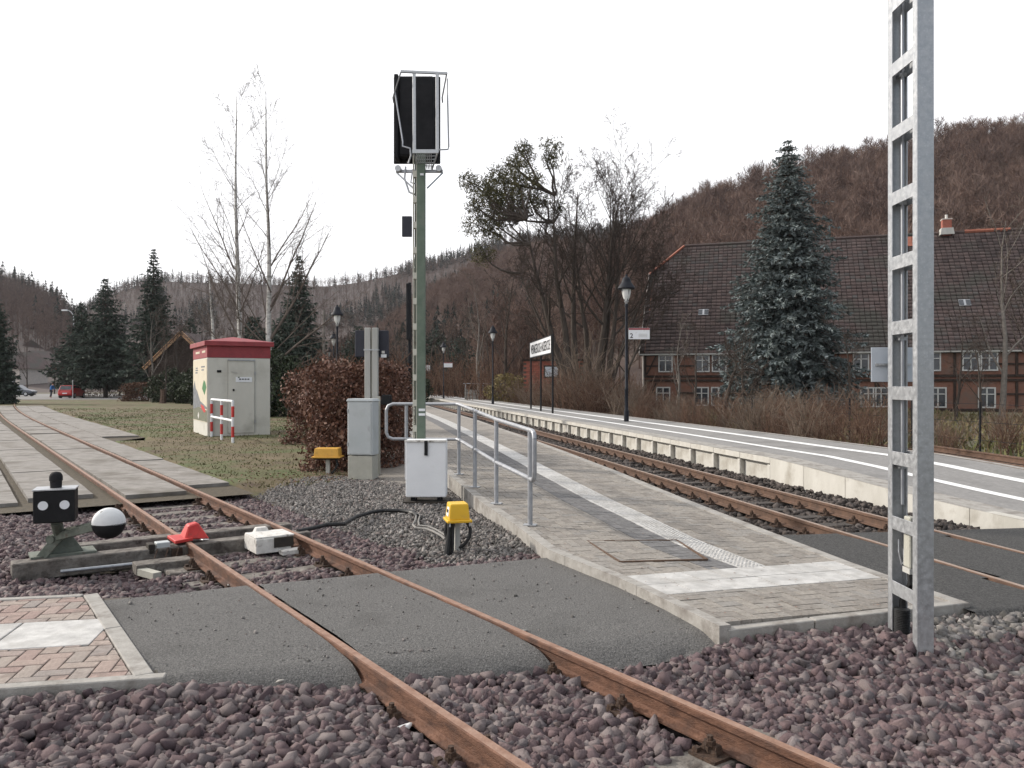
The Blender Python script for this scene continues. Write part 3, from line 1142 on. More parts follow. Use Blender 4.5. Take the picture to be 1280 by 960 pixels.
# white end band of 30 cm slabs, tactile strip with little studs, dark band
for i in range(8):
    for j in range(2):
        f0, f1 = .012 + i * .1179, .012 + (i + 1) * .1179
        y0, y1 = EB0 + j * .28, EB0 + (j + 1) * .28
        g = G()
        stone_prism(g, f0, f1, y0, y1, .004, random.uniform(0, .003), -.05, random.random())
        g.build('paving_slab', 'slab_white', plat)
white, dark, stud = G(), G(), G()
y = EB1
k_ = 0
while y < 20.5:
    if k_ < 12:
        gw = G()
        stone_prism(gw, ST0, ST1, y, y + .3, .004, random.uniform(0, .003), -.05, random.random())
        gw.build('tactile_slab', 'paver_white', plat)
    else:
        stone_prism(white, ST0, ST1, y, y + .3, .004, random.uniform(0, .003), -.05, random.random())
    for q in range(3):
        for q2 in range(3):
            stone_prism(dark, DK0 + q * .0417, DK0 + (q + 1) * .0417, y + q2 * .1, y + (q2 + 1) * .1, .003, random.uniform(-.002, .002), -.05, random.random())
    if y < 12:
        for a_ in range(6):
            for b_ in range(6):
                fc = ST0 + .01 + (a_ + .5) * .0175
                yc = y + (b_ + .5) * .05
                stone_prism(stud, fc - .005, fc + .005, yc - .012, yc + .012, .002, .006, .0, random.random())
    y += .3
    k_ += 1
white.build('tactile_field', 'paver_white', plat, kind='stuff')
dark.build('dark_paver_field', 'paver_dark', plat, kind='stuff')
stud.build('tactile_stud_field', 'paver_white', plat, kind='stuff')
# recessed shaft cover with rusty steel frame
MT['rust_flat'] = M('rust_flat', [(.07, .045, .033), (.15, .095, .062)], 30, .9)
cov = []
for (x_, y_) in ((734, 677), (846, 676), (884, 700), (775, 703)):
    d = 1540 / (y_ - 480)
    cov.append((px(x_, d), d))
g = G()
for i in range(4):
    a_, b_ = np.array(cov[i]), np.array(cov[(i + 1) % 4])
    g.bar((a_[0], a_[1], .064), (b_[0], b_[1], .064), .016, .016)
cv = thing('shaft_cover', 'rust stained square shaft cover frame set into the platform paving', 'shaft cover', (0, 0, 0))
g.build('cover_frame', 'rust_flat', cv)

# -- paved yard left of the platform, behind the hand rail
V, F = ruled([(-2.3, 12.7, -.09), (-2.9, 17, .05), (-4.4, 24, .2), (-8, 40, .3)], [(-.95, 12.7, .0), (-1.85, 17, .2), (-3.2, 24, .3), (-6.5, 40, .33)], 6)
link('yard', np_mesh('yard', V, F), mat='paver', kind='structure')["label"] = 'grey paved access path beside the hedge'

# -- far platform
fplat = thing('platform', 'long raised concrete platform with two white lines and recessed edge panels', 'platform')
EO = 1.47      # edge offset from track centre
FS = [8.6, 9.4, 10.4, 11.5, 12.6, 14.0, 20, 30, 60, 130]
FZ = [.0, .035, .1, .18, .255, .31, .33, .33, .33, .33]


def fz(s):
    return np.interp(s, FS, FZ)


def fstrip(name, mat, o0, o1, dz, s0=8.6, s1=130, n=60, kind=None):
    ss = np.concatenate([np.linspace(s0, min(s1, 20), n), np.linspace(21, s1, n)]) if s1 > 21 else np.linspace(s0, s1, n)
    def xo(s, o):
        k = max(0., (15 - s) / 6)
        return o + k * .25 * (o - EO) / 3 + .55 * max(0, (12.5 - s) / 4) ** 1.5
    A = [(*mtr(s, xo(s, o0)), fz(s) + dz) for s in ss]
    B = [(*mtr(s, xo(s, o1)), fz(s) + dz) for s in ss]
    V, F = ruled(A, B, max(1, int((o1 - o0) / .3)))
    return link(name, np_mesh(name, V, F), fplat, mat, kind)


fstrip('coping', 'kerb', EO, EO + .42, 0)
fstrip('paving', 'far_pave', EO + .42, EO + 3.25, -.002)
fstrip('white_line', 'paint_line', EO + 1.02, EO + 1.2, .003)
fstrip('white_line', 'paint_line', EO + 2.2, EO + 2.44, .003)
fstrip('back_kerb', 'kerb', EO + 3.25, EO + 3.4, .004)
# wall: smooth slabs on the ramp, then recessed panels
PITCH = 1.12
s = 8.7
ang_m = math.atan2(TM[1], TM[0])
for i in range(5):
    s1_ = s + 1.07
    pts = []
    g = G()
    k0_, k1_ = .55 * max(0, (12.5 - s) / 4) ** 1.5, .55 * max(0, (12.5 - s1_) / 4) ** 1.5
    a_, b_ = mtr(s + .006, EO + k0_), mtr(s1_ - .006, EO + k1_)
    a2, b2 = mtr(s + .006, EO + k0_ + .15), mtr(s1_ - .006, EO + k1_ + .15)
    za, zb = fz(s) - .003, fz(s1_) - .003
    vs = [(*a_, -.4), (*b_, -.4), (*b_, zb), (*a_, za), (*a2, -.4), (*b2, -.4), (*b2, zb), (*a2, za)]
    g.add(vs, [(0, 3, 2, 1), (4, 5, 6, 7), (0, 4, 7, 3), (1, 2, 6, 5), (3, 7, 6, 2)])
    g.build('wall_slab', 'wall_conc', fplat)
    s = s1_
PS0 = s
# local frame: x along track, y away from the track (right), z up
pg = G()
pg.box((PITCH / 2, .055, -.055), (PITCH - .012, .11, .11))        # top beam
pg.box((.05, .055, -.40), (.1, .11, .54))                          # rib
pg.box((PITCH / 2 + .05, .125, -.36), (PITCH - .112, .05, .62))   # back wall
edge_me = pg.mesh('edge_panel', bevel=.008)
edge_me.materials.append(MT['wall_conc'])
k = 0
while PS0 + k * PITCH < 118:
    sp = PS0 + k * PITCH
    p = mtr(sp, EO)
    o = link('edge_panel', edge_me, fplat)
    o.matrix_local = Matrix(((TM[0], NM[0], 0, p[0]), (TM[1], NM[1], 0, p[1]), (0, 0, 1, float(fz(sp)) - .004), (0, 0, 0, 1)))
    k += 1

# ------------------------------------------------------------------ tracks
RP = [(-.052, -.134), (.052, -.134), (.052, -.124), (.012, -.112), (.008, -.104), (.008, -.046), (.012, -.04), (.0275, -.034), (.0275, -.006), (.022, 0), (-.022, 0), (-.0275, -.006), (-.0275, -.034), (-.012, -.04), (-.008, -.046), (-.008, -.104), (-.012, -.112), (-.052, -.124)]


def rail_mesh(name, fn, o, ss, mats, z=0.0):
    pts = np.array([fn(s_, o) for s_ in ss])
    t = np.gradient(pts, axis=0)
    t /= np.linalg.norm(t, axis=1, keepdims=True)
    nrm = np.stack([t[:, 1], -t[:, 0]], 1)
    n = len(RP)
    V, F = [], []
    for i in range(len(ss)):
        for (a_, b_) in RP:
            V.append((pts[i, 0] + nrm[i, 0] * a_, pts[i, 1] + nrm[i, 1] * a_, b_ + z))
    mi = []
    for i in range(len(ss) - 1):
        for k_ in range(n):
            F.append((i * n + k_, i * n + (k_ + 1) % n, (i + 1) * n + (k_ + 1) % n, (i + 1) * n + k_))
            mi.append(1 if k_ == 9 else 0)
    F.append(tuple(range(n))[::-1])
    mi.append(0)
    me = bpy.data.meshes.new(name)
    me.from_pydata(V, [], F)
    for m_ in mats:
        me.materials.append(MT[m_])
    me.polygons.foreach_set("material_index", np.array(mi, dtype=np.int32))
    me.update()
    return me


sid_t = thing('railway_track', 'rusty narrow gauge siding crossing the asphalt and curving away between concrete slabs', 'track')
sst = np.concatenate([np.linspace(1.2, 16, 40), np.linspace(17, 105, 90)])
MT['rust_top'] = M('rust_top', [(.2, .105, .066), (.28, .165, .115), (.33, .215, .16)], 14, .6, (50, .25), stretch=(1, 1, 1), metal=.1)
for o in (-.5275, .5275):
    link('rail', rail_mesh('rail', sid, o, sst, ['rust', 'rust_top']), sid_t)
ang_s = math.atan2(NS[1], NS[0])
ang_n = math.atan2(NM[1], NM[0])


def sleeper_mesh(L, W_, H_, seed):
    r = random.Random(seed)
    g = G().box((0, 0, -H_ / 2), (L, W_, H_))
    me = g.mesh('sleeper', bevel=.008)
    me.transform(Matrix.Rotation(0, 4, 'Z'))
    bm = bmesh.new()
    bm.from_mesh(me)
    bmesh.ops.subdivide_edges(bm, edges=[e_ for e_ in bm.edges if e_.calc_length() > .5], cuts=5, use_grid_fill=True)
    for v in bm.verts:
        v.co.y += r.uniform(-.006, .006)
        v.co.z += r.uniform(-.006, .004)
    bm.to_mesh(me)
    bm.free()
    return me


# rail chair: plate, two clips, two bolts
cg = G()
cg.box((0, 0, .008), (.32, .16, .016))
for sx in (-1, 1):
    cg.box((sx * .085, 0, .035), (.05, .1, .045), taper=.8)
    cg.tube([(sx * .1, 0, .02), (sx * .1, 0, .1)], .016, 6)
    cg.tube([(sx * .1, 0, .055), (sx * .1, 0, .078)], .028, 6)
    cg.box((sx * .135, .05, .022), (.03, .03, .03))
chair_me = cg.mesh('rail_chair')
chair_me.materials.append(MT['chair'])
slp = [sleeper_mesh(1.75, .23, .16, i) for i in range(3)]
for m_ in slp:
    m_.materials.append(MT['sleeper'])
k = 0
SLEEP = []
for k in range(-4, 17):
    s_ = 4.29 + .6 * k
    if 1.3 > s_ or s_ > 14.5:
        continue
    if s_on(0, NEAR_P, CDIR) - .0 < s_ < s_on(0, FAR_P, FDIR) - .1:
        continue
    SLEEP.append(s_)
    p = sid(s_, random.uniform(-.05, .05))
    o = link('sleeper', slp[k % 3], sid_t)
    o.location = (p[0], p[1], -.15 if s_ > 6 or 4.2 < s_ < 4.4 else -.185)
    o.rotation_euler = (0, 0, ang_s + random.gauss(0, .015))
    for sg in (-.5275, .5275):
        p = sid(s_, sg)
        c_ = link('rail_chair', chair_me, sid_t)
        c_.location = (p[0], p[1], -.15)
        c_.rotation_euler = (0, 0, ang_s)

mt_ = thing('railway_track', 'dark rusty platform track running straight between the two platforms', 'track')
mss = np.concatenate([np.linspace(3, 30, 40), np.linspace(31, 140, 30)])
for o in (-.5275, .5275):
    link('rail', rail_mesh('rail', mtr, o, mss, ['rust_main', 'rail_top']), mt_)
slm = sleeper_mesh(1.75, .23, .16, 9)
slm.materials.append(MT['sleeper_dark'])
for k in range(0, 60):
    s_ = 8.9 + .62 * k
    p = mtr(s_, random.uniform(-.06, .06))
    o = link('sleeper', slm, mt_)
    o.location = (p[0], p[1], -.148)
    o.rotation_euler = (0, 0, ang_n + random.gauss(0, .02))
    if k < 26:
        for sg in (-.5275, .5275):
            p = mtr(s_, sg)
            c_ = link('rail_chair', chair_me, mt_)
            c_.location = (p[0], p[1], -.148)
            c_.rotation_euler = (0, 0, ang_n)

rt = thing('railway_track', 'rusty rails of the track behind the raised platform at right', 'track')


def btr(s_, o):
    return (9.9 - .03 * s_ + o, 11.0 + s_)


for o in (-.5275, .5275):
    link('rail', rail_mesh('rail', btr, o, np.linspace(0, 9, 8), ['rust_main', 'rust_main'], z=.12), rt)
for k in range(14):
    o = link('sleeper', slm, rt)
    o.location = (*btr(.4 + k * .62, 0), -.03)

# ------------------------------------------------------------------ concrete slabs round the siding
slabs = thing('slab_paving', 'weathered concrete slabs laid around the curving siding rails', 'paving')
del slabs["category"]
slabs["kind"] = 'structure'
V, F = ruled([(*sid(s_, -5.6), -.075) for s_ in np.linspace(14.0, 72, 40)], [(*sid(s_, 2.5 if s_ > 28 else 1.3), -.075) for s_ in np.linspace(14.0, 72, 40)], 16)
link('joint_bed', np_mesh('joint_bed', V, F), slabs, 'moss')


def slab(s0, s1, o0, o1, skew=0.0):
    n = 4
    z = -.018 + random.uniform(-.008, .006)
    tilt = random.uniform(-.006, .006)
    top, bot = [], []
    e_ = .008
    pl = []
    for i in range(n + 1):
        pl.append((s0 + e_ + (s1 - s0 - 2 * e_) * i / n + random.uniform(-.004, .004), o1 - e_ - random.uniform(0, .006)))
    for i in range(n, -1, -1):
        pl.append((s0 + e_ + (s1 - s0 - 2 * e_) * i / n + random.uniform(-.004, .004), o0 + e_ + random.uniform(0, .006)))
    P = [sid(*q) for q in pl]
    m = len(P)
    vs = [(p[0], p[1], z + tilt * (q[0] - s0)) for p, q in zip(P, pl)] + [(p[0], p[1], z - .12) for p in P]
    fs = [tuple(range(m))] + [(i, m + i, m + (i + 1) % m, (i + 1) % m) for i in range(m)]
    G().add(vs, fs).build('concrete_slab', 'concrete_slab', slabs)


for (o0, o1, s0, s1, L) in ((-.43, .43, 14.5, 70, 2.5), (.61, 1.26, 15.2, 29, 2.5), (.61, 1.26, 29, 70, 2.5), (1.28, 2.35, 29.2, 70, 2.5), (-1.62, -.78, 14.9, 70, 2.0), (-2.75, -1.74, 14.6, 66, 2.0), (-3.85, -2.78, 14.3, 62, 2.0), (-5.0, -3.88, 14.4, 50, 2.0)):
    s_ = s0
    while s_ < s1:
        slab(s_, s_ + L, o0, o1)
        s_ += L

# ------------------------------------------------------------------ lawn
def lawn_z(X, Y):
    return -.03 + vnoise(X * .6, Y * .6, 5) * .03


yl = np.concatenate([np.linspace(11.6, 24, 44), np.linspace(25, 66, 40)])
A, B = [], []
for y in yl:
    s_ = y / .8192 if y < 20 else (y + 1) / .8192
    # left edge: the outer slab edge
    best = None
    oo = 1.3 if y < 23.2 else 2.4
    ss = np.linspace(8, 100, 600)
    pp = np.array([sid(q, oo) for q in ss])
    xl = np.interp(y, pp[:, 1], pp[:, 0])
    A.append((xl, y, -.05))
    B.append((-1.9 if y < 13.5 else max(-1.9 - (y - 13.5) * .22, -14), y, -.05))
V, F = ruled(A, B, 60)
V = V.reshape(len(yl), 61, 3)
V[..., 2] = lawn_z(V[..., 0], V[..., 1])
lim = 12.9 + .55 * (V[..., 0] + 4.5).clip(0, 9) + vnoise(V[..., 0] * 1.1, V[..., 1] * .2, 8) * .9
V[..., 2] -= .14 * (1 - smooth(V[..., 1], lim - .6, lim + .9))
V[..., 2] -= np.where(np.arange(61)[None, :] < 1, .1, 0)
LAWN = V.copy()
link('lawn', np_mesh('lawn', V.reshape(-1, 3), F, smooth=True), mat='lawn', kind='structure')
n = 90000
X = RNG.uniform(-30, -1.8, n)
Y = 12.2 + 40 * RNG.uniform(0, 1, n) ** 1.8
xl = np.interp(Y, [q[1] for q in A], [q[0] for q in A])
xr = np.interp(Y, [q[1] for q in B], [q[0] for q in B])
lim_ = 12.9 + .55 * np.clip(X + 4.5, 0, 9) + vnoise(X * 1.1, Y * .2, 8) * .9
gr = vnoise(X * .5, Y * .5, 31)
keep = (X > xl + .05) & (X < xr) & (Y > lim_ - .3) & (RNG.uniform(0, 1, n) < .55 + .6 * gr)
X, Y, gr = X[keep], Y[keep], gr[keep]
n = len(X)
Zg = lawn_z(X, Y)
h = RNG.uniform(.015, .045, n) * (1 + .012 * Y)
az = RNG.uniform(0, 6.28, n)
wv = RNG.uniform(.006, .014, n) * (1 + .03 * Y)
base = np.stack([X, Y, Zg - .005], -1)
sdv = np.stack([np.cos(az), np.sin(az), 0 * az], -1) * wv[:, None]
tip = base + np.stack([RNG.normal(0, .03, n), RNG.normal(0, .03, n), h], -1)
V = np.stack([base - sdv, base + sdv, tip], 1).reshape(-1, 3)
F = np.arange(3 * n).reshape(n, 3)
tint = np.clip(.45 - gr * .55 + RNG.normal(0, .18, n), 0, 1)
link('grass', np_mesh('grass', V, F, tint), mat='grass', kind='stuff')["label"] = "patchy green and straw coloured grass on the lawn"

# car park road in the distance, and the terrain towards it
V, F = ruled([(-95, 84, -.03), (-95, 128, .02)], [(-30, 84, -.03), (-30, 128, .02)], 4)
link('road', np_mesh('road', V, F), mat='road', kind='structure')
V, F = ruled([(-60, 60, -.045), (-80, 83.9, -.045)], [(-14, 60, -.045), (-14, 83.9, -.045)], 4)
link('verge', np_mesh('verge', V, F), mat='lawn', kind='structure')

# ------------------------------------------------------------------ ballast
def stone(seed, flat=.75, cuts=7):
    """crushed stone: a block broken along a few random planes"""
    r = np.random.default_rng(seed)
    bm = bmesh.new()
    bmesh.ops.create_cube(bm, size=1.0)
    dims = np.array([r.uniform(1.0, 1.35), r.uniform(.8, 1.0), flat * r.uniform(.8, 1.1)])
    for v in bm.verts:
        v.co = [v.co[k] * dims[k] * r.uniform(.85, 1.1) for k in range(3)]
    for _ in range(cuts):
        d = r.normal(0, 1, 3)
        d /= np.linalg.norm(d)
        reach = max(np.dot(d, np.array(v.co[:])) for v in bm.verts)
        res = bmesh.ops.bisect_plane(bm, geom=bm.verts[:] + bm.edges[:] + bm.faces[:], plane_co=d * reach * r.uniform(.38, .76), plane_no=d, clear_outer=True)
        ed = [e_ for e_ in bm.edges if e_.is_boundary]
        if ed:
            bmesh.ops.holes_fill(bm, edges=ed)
    bmesh.ops.remove_doubles(bm, verts=bm.verts, dist=.012)
    bmesh.ops.triangulate(bm, faces=bm.faces)
    bm.verts.index_update()
    V = np.array([v.co[:] for v in bm.verts])
    F = np.array([[v.index for v in f.verts] for f in bm.faces])
    bm.free()
    V -= (V.max(0) + V.min(0)) / 2
    V *= .88
    return V, F


STONES = [stone(100 + i, .6 + .05 * (i % 8), 4 + i % 3) for i in range(20)]
SMALL = [stone(200 + i, .75, 4) for i in range(8)]


def scatter_stones(pos, size, variants, tint=None):
    """random full rotation of each stone"""
    n = len(pos)
    q = RNG.normal(0, 1, (n, 4))
    q[:, 1:3] *= .45
    q /= np.linalg.norm(q, axis=1, keepdims=True)
    w_, x, y, z = q.T
    Rm = np.stack([1 - 2 * (y * y + z * z), 2 * (x * y - z * w_), 2 * (x * z + y * w_), 2 * (x * y + z * w_), 1 - 2 * (x * x + z * z), 2 * (y * z - x * w_), 2 * (x * z - y * w_), 2 * (y * z + x * w_), 1 - 2 * (x * x + y * y)], -1).reshape(n, 3, 3)
    pick = RNG.integers(0, len(variants), n)
    if tint is None:
        tint = RNG.uniform(0, 1, n)
    VS, FS, TT, b = [], [], [], 0
    for k_, (v, f) in enumerate(variants):
        ii = np.where(pick == k_)[0]
        if not len(ii):
            continue
        Wv = np.einsum('nij,vj->nvi', Rm[ii], v) * size[ii][:, None, None] + pos[ii][:, None, :]
        VS.append(Wv.reshape(-1, 3))
        FS.append(((np.arange(len(ii)) * len(v))[:, None, None] + f[None] + b).reshape(-1, 3))
        TT.append(np.repeat(tint[ii], len(f)))
        b += len(ii) * len(v)
    return np.concatenate(VS), np.concatenate(FS), np.concatenate(TT)


def points_in(poly, dens):
    P_ = np.array(poly)
    mn, mx_ = P_.min(0), P_.max(0)
    n = int((mx_ - mn).prod() * dens)
    Q = RNG.uniform(0, 1, (n, 2)) * (mx_ - mn) + mn
    return Q[inpoly(Q, poly)]


def rail_free(Q, ztop=-.16, sl=True):
    s_, o_ = sid_inv(Q)
    ok = np.abs(np.abs(o_) - .5275) > .075
    if sl:
        for q in SLEEP:
            lo_ = -.86 if q > 6 else (.12 if q > 4.2 and q < 4.4 else 9)
            ok &= ~((np.abs(s_ - q) < .12) & (o_ > lo_) & (o_ < .86) & (RNG.uniform(0, 1, len(Q)) < (.86 if q > 6 else .93)))
        ok &= ~((np.abs(s_ - 10.33) < .14) & (o_ < .6) & (o_ > -2.05))
    return ok


def bedz_A(X, Y):
    s_, o_ = sid_inv(np.stack([X, Y], -1))
    g_ = 4.32 + .204 * (X + 1.92) - Y                     # metres in front of the path edge
    bank = np.exp(-(np.maximum(g_, 0) / .3) ** 2)
    return -.172 + .012 * smooth(o_, .75, 1.5) + .02 * smooth(-o_, .75, 1.5) + bank * (.03 + .05 * smooth(o_, .8, 1.6) + .06 * smooth(o_, 1.5, 2.0) * smooth(-X, -2.2, -1.2) + .05 * smooth(-o_, .8, 1.4)) + vnoise(X * 2, Y * 2, 12) * .016


# sheets under the stones
def bed(name, poly_lo, poly_hi, nu, nv, zf, mat):
    (a0, a1), (b0, b1) = poly_lo, poly_hi
    A = [tuple(np.array(a0) + (np.array(b0) - np.array(a0)) * i / nv) + (0,) for i in range(nv + 1)]
    B = [tuple(np.array(a1) + (np.array(b1) - np.array(a1)) * i / nv) + (0,) for i in range(nv + 1)]
    V, F = ruled(A, B, nu, lambda x, y, z: zf(x, y))
    return link(name, np_mesh(name, V, F, smooth=True), mat=mat, kind='structure')


bedA = bed('ballast_bed', ((-5, 1.5), (6, 1.5)), ((-5, 6.2), (6, 6.2)), 60, 30, lambda x, y: bedz_A(x, y) - .022, 'bed')


def nearline(x):
    return 4.32 + .204 * (x + 1.92)


# foreground
POLY_A = [(-3.6, 2.9), (4.6, 2.9), (4.9, 6.3), (3.9, 6.2), (3.36, 5.75), (1.40, 5.1), (.9, 4.86), (-1.85, 4.36), (-3.6, 4.0)]
Q = points_in(POLY_A, 1600)
ok = rail_free(Q) & (Q[:, 1] > 3.0) & (np.abs(Q[:, 0]) < .70 * Q[:, 1] + .3)
kk = np.array([kinv(q) for q in Q])
ok &= ~((kk[:, 1] > -.01) & (kk[:, 0] < .05))
Q = Q[ok]
sz = np.clip(RNG.lognormal(math.log(.053), .34, len(Q)), .026, .1)
Zs = bedz_A(Q[:, 0], Q[:, 1]) + RNG.uniform(-.012, .022, len(Q))
pos = np.stack([Q[:, 0], Q[:, 1], Zs], -1)
tint = RNG.uniform(0, 1, len(Q)) ** 1.1
# a greyer, cleaner load of stone beyond the mast
grey = (Q[:, 0] > 2.75) & (Q[:, 1] > 4.75) & (vnoise(Q[:, 0] * 2, Q[:, 1] * 2, 77) > -.25)
appar = sz / Q[:, 1]
seen = (np.abs(Q[:, 0]) < .62 * Q[:, 1]) & (Q[:, 1] > 3.35) & (Zs > np.quantile(Zs, .55)) & ~grey
cand = np.where(seen)[0]
big = cand[np.argsort(-appar[cand])][:290]
mask = np.ones(len(Q), bool)
mask[big] = False
m1 = mask & ~grey
V, F, T = scatter_stones(pos[m1], sz[m1], STONES, tint[m1])
bs = link('ballast_stones', np_mesh('ballast_stones', V, F, T), mat='ballast', kind='stuff')
bs["label"] = "purple grey crushed stone ballast in the foreground"
if grey.any():
    V, F, T = scatter_stones(pos[grey], sz[grey], STONES)
    link('grey_ballast', np_mesh('grey_ballast', V, F, T), mat='gravel', kind='stuff')["label"] = "greyer crushed stone beyond the lattice mast"
var_me = []
for i, (v, f) in enumerate(STONES):
    for q in range(2):
        me = np_mesh('ballast_stone', v, f, np.full(len(f), RNG.uniform(.05, 1)))
        me.materials.append(MT['ballast'])
        var_me.append(me)
for i in big:
    o = link('ballast_stone', var_me[int(RNG.integers(0, len(var_me)))], bedA)
    o.location = (pos[i][0], pos[i][1], pos[i][2] + .006)
    o.scale = (sz[i],) * 3
    o.rotation_euler = (RNG.uniform(-.6, .6), RNG.uniform(-.6, .6), RNG.uniform(0, 6.28))

# siding between the asphalt and the slabs, and round the point lever
def bedz_B(X, Y):
    s_, o_ = sid_inv(np.stack([X, Y], -1))
    z = -.175 + .13 * smooth(o_, .95, 2.6) + .05 * smooth(-o_, 1.2, 2.2) - .075 * smooth(-o_, .7, 1.0) * np.exp(-((s_ - 9.95) / .42) ** 2) + vnoise(X * 1.5, Y * 1.5, 14) * .02
    return z


bed('ballast_bed', ((-9.5, 5.2), (2.2, 7.0)), ((-12, 15.5), (-.4, 16.5)), 70, 60, lambda x, y: bedz_B(x, y) - .022, 'gravel_bed')
a_, b_ = sid(s_on(-1.9, FAR_P, FDIR), -4.6), sid(s_on(1.3, FAR_P, FDIR), 1.3)
POLY_B = [a_, sid(s_on(-1.5, FAR_P, FDIR) + .02, -1.5), b_, sid(15.3, 1.3), sid(14.5, 0), sid(14.8, -4.6)]
Q = points_in(POLY_B, 1000)
s_, o_ = sid_inv(Q)
kk = np.array([kinv(q) for q in Q])
ok = rail_free(Q) & ~((kk[:, 1] < 2.0) & (o_ < -1.5))
Q = Q[ok]
s_, o_ = sid_inv(Q)
far_ok = s_ > np.array([s_on(x, FAR_P, FDIR) for x in o_]) - .0
Q = Q[far_ok]
sz = np.clip(RNG.lognormal(math.log(.048), .3, len(Q)), .028, .085)
pos = np.stack([Q[:, 0], Q[:, 1], bedz_B(Q[:, 0], Q[:, 1]) + RNG.uniform(-.012, .018, len(Q))], -1)
s_, o_ = sid_inv(Q)
gsel = (o_ < -2.2 - .4 * vnoise(Q[:, 0], Q[:, 1], 15)) & (RNG.uniform(0, 1, len(Q)) < .8)
V, F, T = scatter_stones(pos[~gsel], sz[~gsel], STONES)
link('siding_ballast', np_mesh('siding_ballast', V, F, T), mat='ballast', kind='stuff')["label"] = "purple ballast between the siding rails"
Qg = pos[gsel]
V, F, T = scatter_stones(np.concatenate([Qg, Qg + RNG.normal(0, .05, Qg.shape) * [1, 1, .1]]), np.concatenate([sz[gsel], sz[gsel]]) * .62, SMALL)
link('grey_gravel', np_mesh('grey_gravel', V, F, T), mat='gravel', kind='stuff')["label"] = "fine grey gravel at the left edge by the point lever"

# gravel triangle between siding, lawn and platform
POLY_C = [b_, (.32, 7.62), (.05, 8.6), (-.38, 10), (-1.0, 12.5), (-2.4, 14.4), (-3.4, 14.2), (-5.0, 12.9), sid(15.0, 1.35)]
Q = points_in(POLY_C, 1900)
s_, o_ = sid_inv(Q)
n1 = vnoise(Q[:, 0] * 1.5, Q[:, 1] * 1.5, 16)
purple = (o_ < 1.3 + .4 * n1) | (Q[:, 1] < 7.75 + .3 * n1)
keep = np.where(purple, RNG.uniform(0, 1, len(Q)) < .5, True)
Q, purple = Q[keep], purple[keep]
pos = np.stack([Q[:, 0], Q[:, 1], bedz_B(Q[:, 0], Q[:, 1]) + RNG.uniform(-.014, .014, len(Q))], -1)
sz = np.where(purple, np.clip(RNG.lognormal(math.log(.045), .3, len(Q)), .025, .08), np.clip(RNG.lognormal(math.log(.026), .35, len(Q)), .015, .055))
V, F, T = scatter_stones(pos[purple], sz[purple], STONES)
link('verge_ballast', np_mesh('verge_ballast', V, F, T), mat='ballast', kind='stuff')["label"] = "purple ballast along the right siding rail"
V, F, T = scatter_stones(pos[~purple], sz[~purple], SMALL)
link('verge_gravel', np_mesh('verge_gravel', V, F, T), mat='gravel', kind='stuff')["label"] = "fine grey gravel around the signal boxes"

# platform track bed
def bedz_M(X, Y):
    s_, o_ = m_inv(np.stack([X, Y], -1))
    return -.19 + .02 * smooth(o_, .8, 1.5) + vnoise(X * 1.5, Y * 1.5, 18) * .02


A = [(*mtr(s_, -1.6), 0) for s_ in np.linspace(7, 130, 120)]
B = [(*mtr(s_, 1.75), 0) for s_ in np.linspace(7, 130, 120)]
V, F = ruled(A, B, 24, lambda x, y, z: bedz_M(x, y) - .02)
link('ballast_bed', np_mesh('ballast_bed', V, F, smooth=True), mat='dark_ballast', kind='structure')
n = 20000
ss = 8.3 + 42 * RNG.uniform(0, 1, n) ** 1.9
oo = RNG.uniform(-1.35, 1.5, n)
ok = np.abs(np.abs(oo) - .5275) > .07
k_ = (ss - 8.9) / .62
ok &= ~((np.abs(k_ - np.round(k_)) * .62 < .11) & (np.abs(oo) < .85) & (RNG.uniform(0, 1, n) < .8))
ss, oo = ss[ok], oo[ok]
P = OM + TM * ss[:, None] + NM * oo[:, None]
ok = ~((P[:, 1] < 8.55 + .12 * (P[:, 0] - 2.4)))
P, oo, ss = P[ok], oo[ok], ss[ok]
pos = np.stack([P[:, 0], P[:, 1], bedz_M(P[:, 0], P[:, 1]) + RNG.uniform(-.01, .03, len(P)) + .03 * smooth(oo, .9, 1.2)], -1)
sz = np.clip(RNG.lognormal(math.log(.052), .3, len(P)), .03, .09) * (1 + .012 * ss)
V, F, T = scatter_stones(pos, sz, SMALL)
link('dark_track_ballast', np_mesh('dark_track_ballast', V, F, T), mat='dark_ballast', kind='stuff')["label"] = "dark oily ballast of the platform track"

# ------------------------------------------------------------------ galvanised lattice mast
def up_tube(g, pts, r, n=10):
    return g.tube(pts, r, n)


mx_, my0, my1, mw = 2.532, 5.0, 5.39, .106
mast = thing('lattice_mast', 'tall galvanised steel mast of two channels joined by batten plates, nearest the camera at right', 'mast', (mx_, my0, -.15))
MH = 7.6
for yy, sg in ((0.0, 1), (my1 - my0, -1)):
    g = G()
    g.box((mw / 2, yy + sg * .004, MH / 2), (mw, .008, MH))
    g.box((.005, yy + sg * .033, MH / 2), (.01, .05, MH))
    g.box((mw - .005, yy + sg * .033, MH / 2), (.01, .05, MH))
    g.build('channel_leg', 'galv', mast, bevel=.002)
for z in [.25 + .43 * i for i in range(17)]:
    for xx in (.005, mw - .005):
        G().box((xx, (my1 - my0) / 2, z + .15), (.008, my1 - my0 - .117, .088)).build('batten_plate', 'galv', mast, bevel=.0015)
g = G()
g.tube([(.062, .315, .95), (.062, .315, MH)], .012, 8)
g.build('conduit', 'galv_rail', mast)
for z in (1.2, 2.05, 2.95, 3.8, 4.7, 5.5):
    G().box((.062, .33, z), (.05, .05, .022)).build('conduit_clamp', 'galv', mast)
g = G()
g.box((.066, .22, .72), (.05, .09, .33), taper=.9)
g.build('sensor_box', 'plinth', mast, bevel=.006)
G().box((.066, .22, .535), (.055, .095, .035)).build('sensor_foot', 'post_grey', mast)
g = G()
